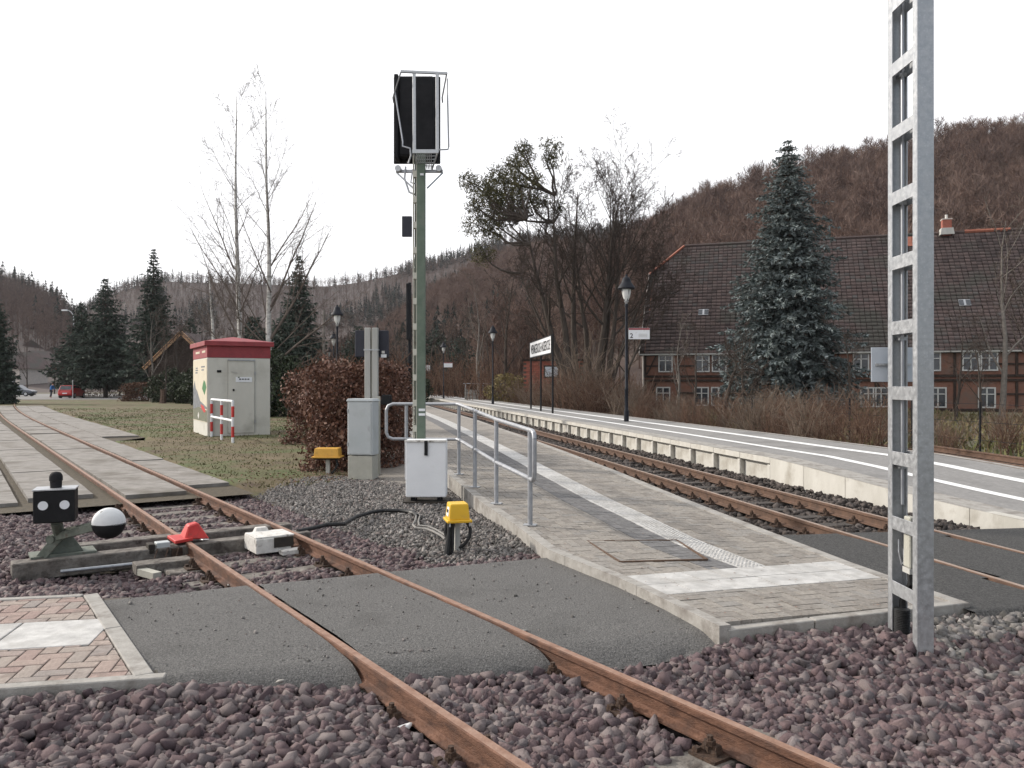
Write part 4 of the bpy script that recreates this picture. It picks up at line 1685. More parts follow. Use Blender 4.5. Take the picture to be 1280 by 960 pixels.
g.tube([(.066, .22, .52), (.066, .21, .45), (.066, .25, .4), (.07, .31, .36), (.065, .325, .3), (.065, .325, .26)], .02, 8)
g.build('cable', 'rubber', mast, smooth=True)
g = G()
pr = []
for i in range(26):
    pr += [(.046, i * .011), (.052, i * .011 + .004), (.046, i * .011 + .008)]
g.lathe(pr, 14, (.053, .30, -.02))
g.build('corrugated_sleeve', 'rubber', mast, smooth=True)
g = G()
g.tube([(.03, .3, .72), (.02, .28, .64), (.035, .27, .56), (.055, .28, .58), (.06, .3, .66)], .004, 6)
g.build('wire_loop', 'galv_rail', mast)
# back of the small plate clamped to the mast
bp = thing('sign_plate', 'blue grey metal sign plate seen from behind, clamped to the lattice mast', 'sign', (2.60, 5.47, 1.6 + 24 * .0055))
G().box((0, 0, 0), (.29, .006, .235)).build('plate', 'plate_blue', bp, bevel=.002)
g = G().box((0, -.012, .0), (.24, .014, .016))
for q in range(9):
    g.box((-.1 + q * .025, -.021, 0), (.012, .006, .01))
g.build('mounting_rail', 'galv', bp)

# ------------------------------------------------------------------ light signal on its green mast, seen from behind
sx, sy = px(523.5, 11.35), 11.35
sig = thing('railway_signal', 'green steel signal mast carrying a large black signal head seen from behind', 'signal', (sx, sy, -.1))
ht = 5.0
g = G()
g.box((.035, 0, ht / 2), (.115, .1, ht))
g.build('mast_channel', 'green', sig, bevel=.004)
for zz in np.arange(.35, ht - .1, .36):
    G().box((-.05, .0, zz), (.06, .09, .09)).build('mast_batten', 'cream', sig, bevel=.003)
G().box((-.01, .2, ht / 2), (.14, .06, ht)).build('rear_channel', 'green_grey', sig, bevel=.002)
for xx in (-.075, -.026):
    G().box((xx, .002, ht / 2), (.012, .08, ht)).build('mast_flange', 'cream', sig, bevel=.002)
for zz in (1.17, 1.235):
    G().box((.05, -.053, zz + .1), (.09, .006, .035)).build('white_mark', 'white', sig)
hz = .1 + H + (480 - 150) * .0113       # centre of the head, local z
hd = G()
hd.box((-.06, .30, hz + .11), (.68, .03, 1.27), rz=rad(0))
hd.build('back_plate', 'black_soft', sig, bevel=.01)
G().box((-.05, .19, hz + .11), (.5, .2, 1.14)).build('signal_housing', 'black_soft', sig, bevel=.02)
G().box((-.33, .17, hz + .09), (.06, .26, 1.2)).build('side_hood', 'black_soft', sig, bevel=.01)
for xx in (-.035, .285):
    g = G()
    g.bar((xx, -.26, hz + .58), (xx, -.22, hz - .5), .045, .02, up=(0, 1, 0))
    g.build('guard_post', 'galv', sig, bevel=.003)
g = G()
g.bar((-.22, -.27, hz + .6), (.42, -.25, hz + .58), .035, .03)
g.build('guard_top_rail', 'galv', sig)
for x0, x1 in ((-.22, -.37), (.42, .33)):
    g = G()
    g.tube([(x0, -.26, hz + .59), (x1, .02, hz + .34), (x1, .1, hz + .3)], .011, 6)
    g.build('guard_stay', 'galv_rail', sig)
for sgn, pts in ((0, [(-.34, .0, hz + .42), (-.2, -.2, hz - .35), (-.2, -.22, hz - .42), (-.09, -.25, hz - .46), (-.08, -.25, hz - .56), (-.12, -.22, hz - .66)]), (1, [(.42, -.22, hz + .52), (.44, -.2, hz - .42), (.43, -.2, hz - .46), (.31, -.22, hz - .47)])):
    G().tube(pts, .012, 6).build('guard_rail', 'galv_rail', sig, smooth=True)
g = G()
g.bar((-.06, -.24, hz - .5), (.3, -.24, hz - .5), .03, .05)
for q in range(9):
    g.bar((-.04 + q * .03, -.25 , hz - .52), (-.0 + q * .022, .05, hz - .66), .012, .012)
g.bar((-.05, -.245, hz - .51), (.0, .06, hz - .67), .02, .02)
g.bar((.29, -.245, hz - .51), (.18, .06, hz - .67), .02, .02)
for q in range(5):
    k_ = q / 5
    g.bar((-.04 + .05 * k_, -.24 + .3 * k_, hz - .515 - .15 * k_), (.28 - .1 * k_, -.24 + .3 * k_, hz - .515 - .15 * k_), .01, .01)
g.build('service_platform', 'galv', sig)
g = G()
g.bar((-.34, .12, hz - .68), (.33, .12, hz - .68), .04, .04)
g.bar((-.33, .12, hz - .7), (-.08, .0, hz - .95), .02, .02)
g.bar((.33, .12, hz - .7), (.12, .0, hz - .95), .02, .02)
g.tube([(-.2, .1, hz - .62), (-.21, .06, hz - .8), (-.14, .02, hz - 1.0), (-.06, .0, hz - 1.04)], .014, 6)
g.tube([(-.1, .1, hz - .66), (-.12, .05, hz - .86), (-.02, -.03, hz - .9)], .01, 6)
g.build('head_bracket', 'galv_rail', sig, smooth=False)
for xx in (-.3, .28):
    G().tube([(xx, .02, hz - .66), (xx, .12, hz - .66)], .045, 10).build('bracket_boss', 'galv', sig)
G().box((-.17, .02, .1 + H + (480 - 282) * .0113), (.14, .05, .29)).build('rear_plate', 'navy', sig, bevel=.005)
G().box((.05, -.055, .1 + H + (480 - 218) * .0113), (.05, .004, .03)).build('small_plate', 'white', sig)
# white relay box on the mast foot
bx = thing('relay_box', 'white metal relay box with a dark slot, mounted low on the green signal mast', 'box', (px(533.5, 11.0), 11.0, -.08))
G().box((0, 0, .53), (.55, .26, .78)).build('box_body', 'white', bx, bevel=.018, seg=2)
G().box((0, -.142, .905), (.57, .02, .03)).build('lid_lip', 'white_dirty', bx, bevel=.005)
G().box((.005, -.145, .81), (.045, .03, .2)).build('slot', 'black', bx, bevel=.004)
for xx in (-.18, .18):
    G().box((xx, .03, .06), (.07, .16, .18)).build('foot', 'black_soft', bx)
g = G()
g.box((0, .1, .02), (.62, .5, .12))
g.build('foundation', 'black_grime', bx)

# ------------------------------------------------------------------ hand rail
def zl(y):
    return float(np.interp(y, YS, ZLs))


hr = thing('handrail', 'galvanised tubular handrail along the left edge of the platform ramp', 'handrail')
def edge(y, in_=.03):
    p = PF(y, in_)
    return p


yp = [8.55, 9.9, 11.2, 12.45]
top, mid = [], []
for y in yp:
    e_ = edge(y)
    top.append((e_[0], e_[1], e_[2] + 1.02 + .02 * (y - 8.5)))
    mid.append((e_[0], e_[1], e_[2] + .5 + .012 * (y - 8.5)))
for i, y in enumerate(yp):
    e_ = edge(y)
    g = G().tube([(e_[0], e_[1], e_[2]), (e_[0], e_[1], top[i][2])], .027, 12)
    g.build('handrail_post', 'galv_rail', hr, smooth=True)
    G().box((e_[0], e_[1], e_[2] + .008), (.14, .1, .012), rz=-.2).build('base_plate', 'galv', hr)
dv = np.array([.2, -.98])
def ext(p, a, dz=0):
    return (p[0] + dv[0] * a, p[1] + dv[1] * a, p[2] + dz)


t0, m0 = top[0], mid[0]
tc_, mc_ = top[-1], mid[-1]
lt = (px(483, 12.6), 12.6)
ctop = [ext(t0, .05), ext(t0, .13, -.004), ext(t0, .185, -.025), ext(t0, .20, -.08)]
cbot = [ext(m0, .20, .08), ext(m0, .185, .03), ext(m0, .13, .0), ext(m0, 0)]
left_t = [(tc_[0] - .05, tc_[1] + .03, tc_[2]), (lt[0] + .1, lt[1], tc_[2]), (lt[0] + .03, lt[1], tc_[2] - .03), (lt[0], lt[1], tc_[2] - .1)]
left_b = [(lt[0], lt[1], mc_[2] + .1), (lt[0] + .03, lt[1], mc_[2] + .03), (lt[0] + .1, lt[1], mc_[2]), (mc_[0] - .05, mc_[1] + .03, mc_[2])]
path = left_t[::-1] + [(tc_[0], tc_[1] - .03, tc_[2] - .002)] + top[-2::-1] + ctop
G().tube(path, .025, 12).build('top_rail', 'galv_rail', hr, smooth=True)
G().tube([ctop[-1]] + cbot + mid[1:-1] + [(mc_[0], mc_[1] - .03, mc_[2])] + left_b[::-1] + [left_t[-1]], .025, 12).build('middle_rail', 'galv_rail', hr, smooth=True)
G().tube([(px(508, 12.6), 12.6, .1), (px(508, 12.6), 12.6, tc_[2])], .027, 12).build('handrail_post', 'galv_rail', hr, smooth=True)

# ------------------------------------------------------------------ cable boxes, cabinets
yb = thing('cable_box', 'yellow cable junction box on a short post in the gravel beside the asphalt', 'junction box', (px(572, 8.15), 8.15, -.1), rad(14))
G().box((0, 0, .41), (.215, .24, .165), taper=.86).build('box_lid', 'yellow', yb, bevel=.014, seg=2)
G().box((0, 0, .318), (.255, .275, .028)).build('box_flange', 'yellow', yb, bevel=.006)
for xx in (-.1, .1):
    G().tube([(xx, -.13, .32), (xx, -.13, .27)], .008, 6).build('bolt', 'galv', yb)
G().box((0, .02, .15), (.055, .05, .32)).build('box_post', 'post_grey', yb, bevel=.004)
G().box((-.102, -.02, .41), (.006, .11, .09), rot=Matrix.Rotation(rad(8), 3, 'Y')).build('label_plate', 'white', yb)
G().box((-.1055, -.02, .415), (.004, .07, .03), rot=Matrix.Rotation(rad(8), 3, 'Y')).build('label_print', 'black', yb)
for k, pts in enumerate(([(-.09, -.03, .3), (-.1, -.06, .2), (-.11, -.07, .08), (-.13, -.09, -.03)], [(-.05, -.02, .3), (-.06, -.05, .2), (-.065, -.05, .05), (-.07, -.06, -.05)], [(-.11, 0, .3), (-.13, -.02, .2), (-.1, -.05, .1), (-.1, -.04, -.05)], [(.09, 0, .31), (.13, -.01, .22), (.12, -.02, .14), (.07, -.02, .07), (.02, .0, .03)])):
    G().tube(pts, [.02, .019, .027 if k == 0 else .018, .03 if k == 0 else .016] if len(pts) == 4 else .018, 8).build('cable', 'rubber', yb, smooth=True)
yb2 = thing('cable_box', 'wide flat amber junction box on a post in front of the brown hedge', 'junction box', (px(410, 14.6), 14.6, -.07))
G().box((0, 0, .43), (.46, .3, .15), taper=.93).build('box_lid', 'yellow_old', yb2, bevel=.016, seg=2)
G().box((0, 0, .345), (.52, .34, .03)).build('box_flange', 'yellow_old', yb2, bevel=.006)
G().box((0, 0, .315), (.44, .26, .03)).build('base_tray', 'black_soft', yb2)
G().box((0, 0, .14), (.07, .06, .34)).build('box_post', 'post_grey', yb2)
G().tube([(.14, 0, .31), (.18, -.02, .2), (.13, -.03, .1), (.05, -.02, .02)], .022, 8).build('cable', 'rubber', yb2, smooth=True)
gc = thing('cabinet', 'tall grey cable cabinet on a beige plinth beside the brown hedge', 'cabinet', (px(454, 13.9), 13.9, -.06), rad(-12))
G().box((0, 0, .21), (.45, .28, .42)).build('plinth', 'plinth', gc, bevel=.008)
G().box((0, 0, .90), (.46, .29, .93)).build('cabinet_body', 'cabinet', gc, bevel=.008)
G().box((.0, -.15, .89), (.41, .012, .87)).build('cabinet_door', 'cabinet', gc, bevel=.004)
G().box((0, 0, 1.385), (.5, .33, .045), taper=.9).build('cabinet_roof', 'cabinet', gc, bevel=.006)
for zz in (.62, 1.2):
    G().tube([(-.22, -.155, zz - .03), (-.22, -.155, zz + .03)], .01, 6).build('hinge', 'galv', gc)
G().box((.16, -.158, .9), (.02, .012, .08)).build('lock', 'galv', gc)
dp = thing('signal_post', 'pale grey twin post behind the cabinet carrying a dark panel and a small lamp', 'post', (px(464.5, 14.55), 14.55, -.07))
dp.scale = (.9, .9, .975)
for xx in (-.075, .075):
    G().box((xx, 0, 1.38), (.115, .12, 2.76)).build('post', 'post_grey', dp, bevel=.008)
G().box((0, .02, 1.38), (.05, .04, 2.7)).build('post_gap', 'plinth', dp)
for zz in (.75, 1.35, 2.35):
    G().box((0, 0, zz), (.3, .14, .025)).build('band', 'galv', dp)
G().box((-.02, .16, 2.47), (.68, .1, .5)).build('rear_panel', 'navy', dp, bevel=.01)
G().box((.23, .1, 2.24), (.11, .02, .06)).build('small_plate', 'white', dp)
G().box((.22, .1, 2.31), (.06, .03, .05)).build('sensor', 'white_dirty', dp)
g = G().box((.3, 0, 1.42), (.22, .16, .19), taper=.85)
g.build('lamp_head', 'black', dp, bevel=.02)
G().bar((.1, 0, 1.38), (.25, 0, 1.38), .03, .03).build('lamp_arm', 'black', dp)
wp = thing('marker_pipe', 'thin white upright pipe just right of the grey cabinet', 'pipe', (px(473.5, 14.3), 14.3, -.06))
G().box((0, 0, .72), (.05, .045, 1.44)).build('pipe', 'plinth', wp, bevel=.004)
G().box((.04, -.02, .02), (.16, .1, .03)).build('pipe_foot', 'white', wp)

# slabs and cables lying in the gravel
for (x_, y_, sz_, lb) in ((488, 577, .62, 'grey concrete slab lying in the gravel between cabinet and signal mast'),):
    d = 1650 / (y_ - 480)
    o = thing('loose_slab', lb, 'slab', (px(x_, d), d, -.05), .2)
    G().box((0, 0, 0), (sz_, sz_ * .8, .05)).build('slab', 'concrete_slab', o, bevel=.008)


def gp(x_, y_, z=-.03):
    d = (H - z) * 1000 / (y_ - 480)
    return (px(x_, d), d, z + .01)


cb = thing('cable', 'thick black cable lying across the gravel from the right siding rail', 'cable')
G().tube([gp(*q) for q in ((372, 665), (392, 661), (408, 657), (430, 656), (445, 647), (465, 641), (480, 639), (500, 639), (516, 641), (522, 646))], .024, 8).build('cable_run', 'rubber', cb, smooth=True)
cb = thing('cable', 'pair of thin grey cables curling from the signal mast to the yellow box', 'cable')
G().tube([gp(*q) for q in ((512, 641), (521, 643), (519, 652), (516, 657), (520, 661), (532, 662), (541, 665), (552, 671), (556, 675))], .013, 7).build('cable_run', 'cable_grey', cb, smooth=True)
G().tube([gp(*q) for q in ((515, 640), (525, 645), (523, 653), (524, 658), (535, 659), (545, 663), (556, 670))], .011, 7).build('cable_run', 'cable_grey', cb, smooth=True)
cb = thing('cable', 'thin black cable looping over the gravel behind the white relay box', 'cable')
G().tube([gp(*q) for q in ((474, 576), (486, 570), (496, 575), (494, 583), (484, 588), (498, 594), (510, 597))], .012, 7).build('cable_run', 'rubber', cb, smooth=True)
ws = thing('white_stone', 'white stone chip lying on the ballast left of the near rail', 'stone', gp(506, 912, -.14))
v, f = STONES[4]
me = np_mesh('stone', v * .06, f)
link('stone', me, ws, 'white_stone')
for k_, q in enumerate(((350, 853), (655, 790))):
    o = thing('leaf_scrap', ('pale dry leaf scrap on the asphalt left of the rails', 'small pale chip on the asphalt near the right rail')[k_], 'leaf', gp(*q, -.02 if k_ else -.07))
    vv, ff = STONES[7 + k_]
    link('scrap', np_mesh('scrap', vv * np.array([.045, .03, .02]), ff), o, 'kerb')

# ------------------------------------------------------------------ point lever with lantern
pl = thing('point_lever', 'hand worked point lever with black lantern and black and white counterweight on timbers', 'point lever')
for q, (o0, o1) in ((10.33, (-2.05, .75)), (10.92, (-1.75, .75))):
    a_, b_ = sid(q, o0), sid(q, o1)
    g = G().bar((*a_, -.11), (*b_, -.11), .2, .17)
    g.build('timber', 'sleeper', pl, bevel=.01)
lvx = np.array(sid(10.5, -1.62))
lb = (lvx[0], lvx[1])
g = G().box((lb[0], lb[1], -.015), (.55, .3, .02), rz=ang_s)
g.build('bed_plate', 'green_grey', pl)
for sg in (-1, 1):
    o_ = NS * .0 + TS * .07 * sg
    g = G()
    g.prism([(-.17, 0), (.17, 0), (.05, .2), (-.05, .2)], -.015, .015)
    me = g.mesh('side_cheek', bevel=.004)
    me.transform(Matrix.Translation((lb[0] + o_[0], lb[1] + o_[1], -.005)) @ Matrix.Rotation(ang_s, 4, 'Z') @ Matrix.Rotation(rad(90), 4, 'X'))
    link('side_cheek', me, pl, 'green_grey')
pv = Vector((lb[0], lb[1], .15))
a_ = Vector((lb[0] + .05, lb[1] - .18, .17))
ballc = Vector((px(136, 7.05), 7.05, H - 174 * .00705))
G().tube([pv + Vector((0, -.22, 0)), pv + Vector((0, .16, 0))], .04, 12).build('pivot', 'green_grey', pl)
G().bar(a_ + Vector((.0, 0, 0)), ballc, .04, .07).build('lever_arm', 'green_grey', pl, bevel=.004)
G().bar(a_ + Vector((.06, .03, .06)), ballc + (a_ - ballc) * .35 + Vector((0, .02, .035)), .02, .03).build('stop_bar', 'green_grey', pl)
G().bar(a_ + Vector((.03, 0, .02)), Vector((lb[0] - .17, lb[1] - .22, -.13)), .035, .085).build('short_arm', 'green_grey', pl, bevel=.004)
# counterweight: thick lens, white above, black below
dirv = (Vector((0, 0, .35)) - ballc)
dirv.z = 0
dirv.normalize()
prof = [(.138 * math.sin(t_), .085 * math.cos(t_)) for t_ in np.linspace(0.02, math.pi - .02, 15)]
for nm, mt__, up_ in (('weight_top', 'white_dirty2', 1), ('weight_bottom', 'black', 0)):
    if mt__ == 'white_dirty2' and mt__ not in MT:
        MT[mt__] = M('white_dirty2', [(.66, .66, .65), (.78, .78, .77)], 9, .6, patch=(16, (.22, .2, .18), .63, .7))
    g = G().lathe(prof, 36)
    me = g.mesh(nm)
    rotm = dirv.to_track_quat('Z', 'Y').to_matrix().to_4x4()
    me.transform(Matrix.Translation(ballc) @ rotm)
    bm = bmesh.new()
    bm.from_mesh(me)
    bmesh.ops.bisect_plane(bm, geom=bm.verts[:] + bm.edges[:] + bm.faces[:], plane_co=ballc + Vector((0, 0, -.008)), plane_no=(0.05, 0, 1 if up_ else -1), clear_inner=True)
    ed = [e_ for e_ in bm.edges if e_.is_boundary]
    bmesh.ops.holes_fill(bm, edges=ed)
    bm.to_mesh(me)
    bm.free()
    me.polygons.foreach_set("use_smooth", np.ones(len(me.polygons), dtype=bool))
    try:
        me.set_sharp_from_angle(angle=rad(40))
    except Exception:
        pass
    link(nm, me, pl, mt__)
# lantern
lc = Vector((px(70, 7.3), 7.3, 0))
zlb = H - 171 * .0073
g = G().tube([(lb[0] - .02, lb[1] + .0, .1), (lc.x, lc.y, zlb)], .05, 10)
g.build('lantern_post', 'green_grey', pl, smooth=True)
lr = rad(22)
ln = G().box((lc.x, lc.y, zlb + .145), (.33, .25, .29), rz=lr)
lo = ln.build('lantern', 'black', pl, bevel=.008)
rm = Matrix.Rotation(lr, 3, 'Z')
G().box((lc.x, lc.y, zlb + .297), (.345, .265, .014), rz=lr).build('lantern_roof', 'galv', lo, bevel=.003)
for xx in (-.085, .085):
    g = G().lathe([(.04, 0), (.04, .006)], 24)
    me = g.mesh('lens')
    me.transform(Matrix.Translation(lc + Vector((0, 0, zlb + .16)) + rm @ Vector((xx, -.1285, 0))) @ (Matrix.Rotation(lr, 4, 'Z') @ Matrix.Rotation(rad(90), 4, 'X')))
    link('lens', me, lo, 'white')
G().box(lc + Vector((0, 0, zlb + .15)) + rm @ Vector((-.167, .02, 0)), (.004, .05, .1), rz=lr).build('side_lens', 'white', lo)
g = G().lathe([(.048, 0), (.05, .06), (.056, .065), (.056, .1), (.05, .12), (.035, .138), (.01, .145)], 18, (lc.x, lc.y, zlb + .304))
g.build('chimney_cap', 'black_soft', lo, smooth=True)
# operating rod
a_, b_ = sid(10.2, -1.35), sid(10.1, -.55)
G().tube([(a_[0] - .25, a_[1] - .2, -.13), (b_[0], b_[1], -.13)], .016, 8).build('operating_rod', 'galv', pl)
a_, b_ = sid(9.95, -1.05), sid(9.95, -.62)
G().box((*(np.array(a_) + np.array(b_)) / 2, -.14), (.5, .22, .1), rz=ang_s).build('rod_cover', 'sleeper', pl, bevel=.006)
a_ = sid(9.72, -1.0)
G().box((a_[0], a_[1], -.15), (.08, .3, .06), rz=ang_s + .3).build('cover_lath', 'plinth', pl)

# ------------------------------------------------------------------ red derailer on the left rail, white motor box at the right rail
dr = thing('derailer', 'red derailing shoe clamped over the left rail next to the point lever', 'derailer', (*sid(10.4, -.5275), 0), ang_s)
g = G()
g.prism([(-.14, -.2), (.05, -.12), (.05, .16), (-.14, .16)], .004, .035)
g.build('shoe_plate', 'red', dr, bevel=.004)
g = G()
vs = [(-.03, -.1, .02), (.22, -.1, .0), (.2, .14, .0), (-.03, .14, .02), (.02, -.06, .15), (.12, -.04, .17), (.12, .08, .17), (.03, .1, .15)]
g.add(vs, [(0, 3, 2, 1), (4, 5, 6, 7), (0, 1, 5, 4), (1, 2, 6, 5), (2, 3, 7, 6), (3, 0, 4, 7)])
g.build('shoe_wedge', 'red', dr, bevel=.012)
G().box((-.24, -.1, -.03), (.13, .12, .11)).build('hinge_block', 'cabinet', dr, bevel=.006)
G().box((-.35, -.1, -.03), (.06, .14, .1)).build('hinge_block', 'black_grime', dr, bevel=.006)
g = G()
g.box((-.2, .05, -.1), (.16, .3, .08))
g.box((-.12, -.12, -.09), (.1, .16, .1))
g.build('hinge_frame', 'chair', dr)
G().box((.22, .02, -.08), (.07, .3, .1)).build('stop_block', 'galv', dr, bevel=.005)
for q in range(3):
    G().tube([(-.3 + .1 * q, -.18, -.03), (-.36 + .1 * q, -.3, -.12)], .007, 6).build('wire', 'chair', dr)
pb = thing('point_box', 'white painted steel box between the rails beside the right siding rail', 'box', (*sid(10.02, .2), -.15), ang_s)
G().box((0, 0, .105), (.36, .4, .15)).build('box_body', 'white_dirty', pb, bevel=.006)
G().box((.1, -.2, .13), (.2, .03, .1)).build('dark_end', 'black_grime', pb)
G().box((.02, 0, .188), (.4, .36, .016)).build('lid', 'white_dirty', pb, bevel=.004)
G().box((.0, .22, .2), (.16, .1, .06), taper=.7).build('lid_hinge', 'white_dirty', pb, bevel=.006)
G().box((.16, -.26, .035), (.22, .12, .05)).build('end_step', 'white_dirty', pb, bevel=.006)

# ------------------------------------------------------------------ transformer kiosk and red-white barrier
UR = rad(30)
sh = thing('transformer_kiosk', 'pale transformer kiosk with dark red roof and painted left side', 'kiosk', (-9.52, 25.0, -.05), UR)
SW, SL = 1.93, 2.8
G().box((SW / 2, SL / 2, 1.24), (SW, SL, 2.48)).build('wall', 'shed', sh, bevel=.012)
G().box((SW / 2, SL / 2, 2.665), (SW + .02, SL + .02, .37)).build('red_band', 'red_roof', sh, bevel=.006)
g = G()
e_ = .1
z0_, z1_, z2_ = 2.853, 3.0, 3.2
a0, a1, b0, b1 = -e_, SW + e_, -e_, SL + e_
cx, cy = SW / 2, SL / 2
vs = [(a0, b0, z0_), (a1, b0, z0_), (a1, b1, z0_), (a0, b1, z0_), (a0, b0, z1_), (a1, b0, z1_), (a1, b1, z1_), (a0, b1, z1_), (cx, cy - .35, z2_), (cx, cy + .35, z2_)]
g.add(vs, [(0, 3, 2, 1), (0, 1, 5, 4), (1, 2, 6, 5), (2, 3, 7, 6), (3, 0, 4, 7), (4, 5, 8), (5, 6, 9, 8), (6, 7, 9), (7, 4, 8, 9)])
g.build('roof', 'red_roof', sh, bevel=.008)
dr_ = G().box((1.02, -.012, 1.24), (.8, .03, 2.3)).build('door', 'shed', sh, bevel=.006)
G().box((1.02, -.035, 2.41), (.84, .05, .035)).build('rain_lip', 'galv', dr_)
for xx in (.6, 1.44):
    G().box((xx, -.028, 1.24), (.012, .008, 2.3)).build('door_gap', 'post_grey', dr_)
G().box((1.1, -.033, 1.79), (.5, .008, .16)).build('warning_sign', 'white', dr_)
for k_ in range(4):
    G().box((.98 + k_ * .085, -.04, 1.805), (.06, .004, .035)).build('sign_print', 'black', dr_)
G().box((.94, -.04, 1.86), (.05, .004, .04)).build('sign_print', 'olive_art', dr_)
G().box((.78, -.035, 1.46), (.05, .03, .06)).build('door_lock', 'black', dr_)
G().box((.8, -.035, 2.02), (.18, .006, .02), rot=Matrix.Rotation(rad(10), 3, 'Y')).build('scratch_plate', 'post_grey', dr_)
for zz in (.45, 2.0):
    G().box((1.44, -.04, zz), (.04, .03, .09)).build('hinge', 'galv', dr_)
G().box((.35, -.008, 2.05), (.13, .016, .075)).build('number_plate', 'black', sh)
# painted left side
art = G().box((-.006, SL / 2, 1.44), (.012, SL - .06, 2.0)).build('painted_panel', 'shed_art', sh)
def side_poly(name, mat, pts, off):
    g = G()
    n_ = len(pts)
    vs = [(-.013 - off, p[0], p[1]) for p in pts] + [(-.011, p[0], p[1]) for p in pts]
    g.add(vs, [tuple(range(n_)), tuple(range(2 * n_ - 1, n_ - 1, -1))] + [(i, n_ + i, n_ + (i + 1) % n_, (i + 1) % n_) for i in range(n_)])
    return g.build(name, mat, art)
side_poly('painted_ground', 'olive_art', [(.04, .46), (2.74, .46), (2.74, .8), (1.6, .9), (.04, .82)], .001)
side_poly('painted_hill', 'grey_art', [(2.74, .8), (2.74, 1.5), (2.45, 1.75), (2.2, 1.5), (1.9, 1.42), (1.3, 1.1), (.6, 1.0), (.04, .92), (.04, .86), (1.6, .9)], .003)
side_poly('painted_leaf', 'green_art', [(.1, 1.55), (.45, 1.3), (.9, 1.5), (.75, 1.66), (.55, 1.78), (.3, 1.7)], .003)
side_poly('painted_shape', 'red', [(.2, .78), (.6, .95), (1.2, 1.0), (1.0, .85), (.5, .74)], .005)
side_poly('painted_shape', 'white_dirty', [(1.6, .5), (1.5, .66), (1.65, .72), (1.8, .6)], .005)
for (yy, zz, w_) in ((.75, 2.18, .7), (.8, 2.08, .45), (2.0, 2.15, .4), (2.0, 2.08, .5), (2.05, 2.0, .45)):
    side_poly('painted_line', 'grey_art', [(yy - w_ / 2, zz), (yy + w_ / 2, zz), (yy + w_ / 2, zz + .045), (yy - w_ / 2, zz + .045)], .002)
for (yy, w_) in ((.6, .6), (1.8, .8)):
    g = G()
    g.box((-.014, yy, 2.68), (.006, w_, .07))
    g.build('band_print', 'shed_art', sh)

ba = thing('barrier', 'small red and white striped tube barrier on the grass in front of the kiosk', 'barrier')
bpts = [(px(264.5, 25.0), 25.0), (px(277, 23.6), 23.6), (px(291, 22.2), 22.2)]
for (x_, y_) in bpts:
    zt = 1.12
    segs = [(-.05, .12, 'white'), (.12, .42, 'red'), (.42, .68, 'white'), (.68, .98, 'red'), (.98, zt, 'white')]
    for a_, b_, m_ in segs:
        G().tube([(x_, y_, a_), (x_, y_, b_)], .042 if m_ == 'red' else .04, 10).build('post_stripe', m_, ba, smooth=True)
for zz, nm in ((1.12, 'top_rail'), (.58, 'middle_rail')):
    G().tube([(*q, zz) for q in bpts], .035, 10).build(nm, 'white', ba, smooth=True)
bh = thing('litter_post', 'short rusty brown wooden stump standing on the lawn left of the kiosk', 'stump', (px(203.5, 68), 68, -.1))
g = G().tube([(0, 0, 0), (.03, 0, .7), (0, 0, 1.25)], [.3, .24, .2], 8)
g.build('stump', 'stump', bh)

# ------------------------------------------------------------------ platform lamps
def make_lamp(label, loc, group):
    t = thing('platform_lamp', label, 'lamp', loc, 0, group)
    g = G().lathe([(.085, 0), (.085, .35), (.07, .38), (.06, .4), (.06, 1.05), (.066, 1.06), (.066, 1.12), (.052, 1.14), (.045, 3.9), (.06, 3.92), (.06, 3.97), (.04, 4.0)], 14)
    g.build('pole', 'lamp_metal', t, smooth=True)
    g = G().lathe([(.04, 4.0), (.075, 4.08), (.06, 4.1)], 12)
    g.build('bracket', 'galv', t, smooth=True)
    g = G().lathe([(.06, 4.1), (.11, 4.2), (.15, 4.36), (.16, 4.47), (.15, 4.5)], 14)
    g.build('lamp_glass', 'lamp_glass', t, smooth=True)
    for q in range(4):
        an = q * math.pi / 2 + .4
        G().tube([(.065 * math.cos(an), .065 * math.sin(an), 4.1), (.17 * math.cos(an), .17 * math.sin(an), 4.47)], .012, 5).build('cage_rib', 'lamp_metal', t)
    g = G().lathe([(.16, 4.49), (.27, 4.49), (.3, 4.52), (.285, 4.56), (.2, 4.68), (.17, 4.72), (.15, 4.8), (.11, 4.88), (.05, 4.92), (.045, 4.97), (.01, 5.0)], 18)
    g.build('lamp_hood', 'lamp_metal', t, smooth=True)
    return t


lamp0 = make_lamp('black platform lamp carrying the number 2 track sign, nearest on the raised platform', (px(783, 27.2), 27.2, .33), 'platform lamps')
lamps = [
    (px(616, 50.8), 50.8, .33, 'black platform lamp standing alone between station name board and far end of platform'),
    (px(554.5, 70.5), 70.5, .33, 'small distant black lamp beside the second white track sign on raised platform'),
    (px(421.5, 37.3), 37.3, .3, 'tallest looking black lamp rising behind the brown hedge'),
    (px(417, 57), 57, .33, 'smaller black lamp seen just below the taller one behind the hedge'),
    (px(411.5, 80), 80, .33, 'farthest lamp head just above the hedge, low left of the other two')]
for (x_, y_, z_, lb_) in lamps:
    c = copy_tree(lamp0)
    c.location = (x_, y_, z_)
    c["label"] = lb_
# track signs
def track_sign(label, x_, y_, z_, wd, hgt, num):
    t = thing('track_sign', label, 'sign', (x_, y_, z_), 0, 'track signs hung from the lamps')
    G().box((wd / 2, 0, 0), (wd, .04, hgt)).build('sign_panel', 'white', t, bevel=.004)
    G().box((wd / 2, -.023, hgt / 2 - .035), (wd - .01, .006, .06)).build('red_strip', 'red_roof', t)
    if num:
        text_part('2', 'number', 'black', t, (.1, -.022, -.07), (rad(90), 0, 0), .16, .1)
        for q in range(3):
            G().box((wd * .68, -.022, -.02 - q * .045), (wd * .42, .003, .015)).build('text_line', 'post_grey', t)
    return t


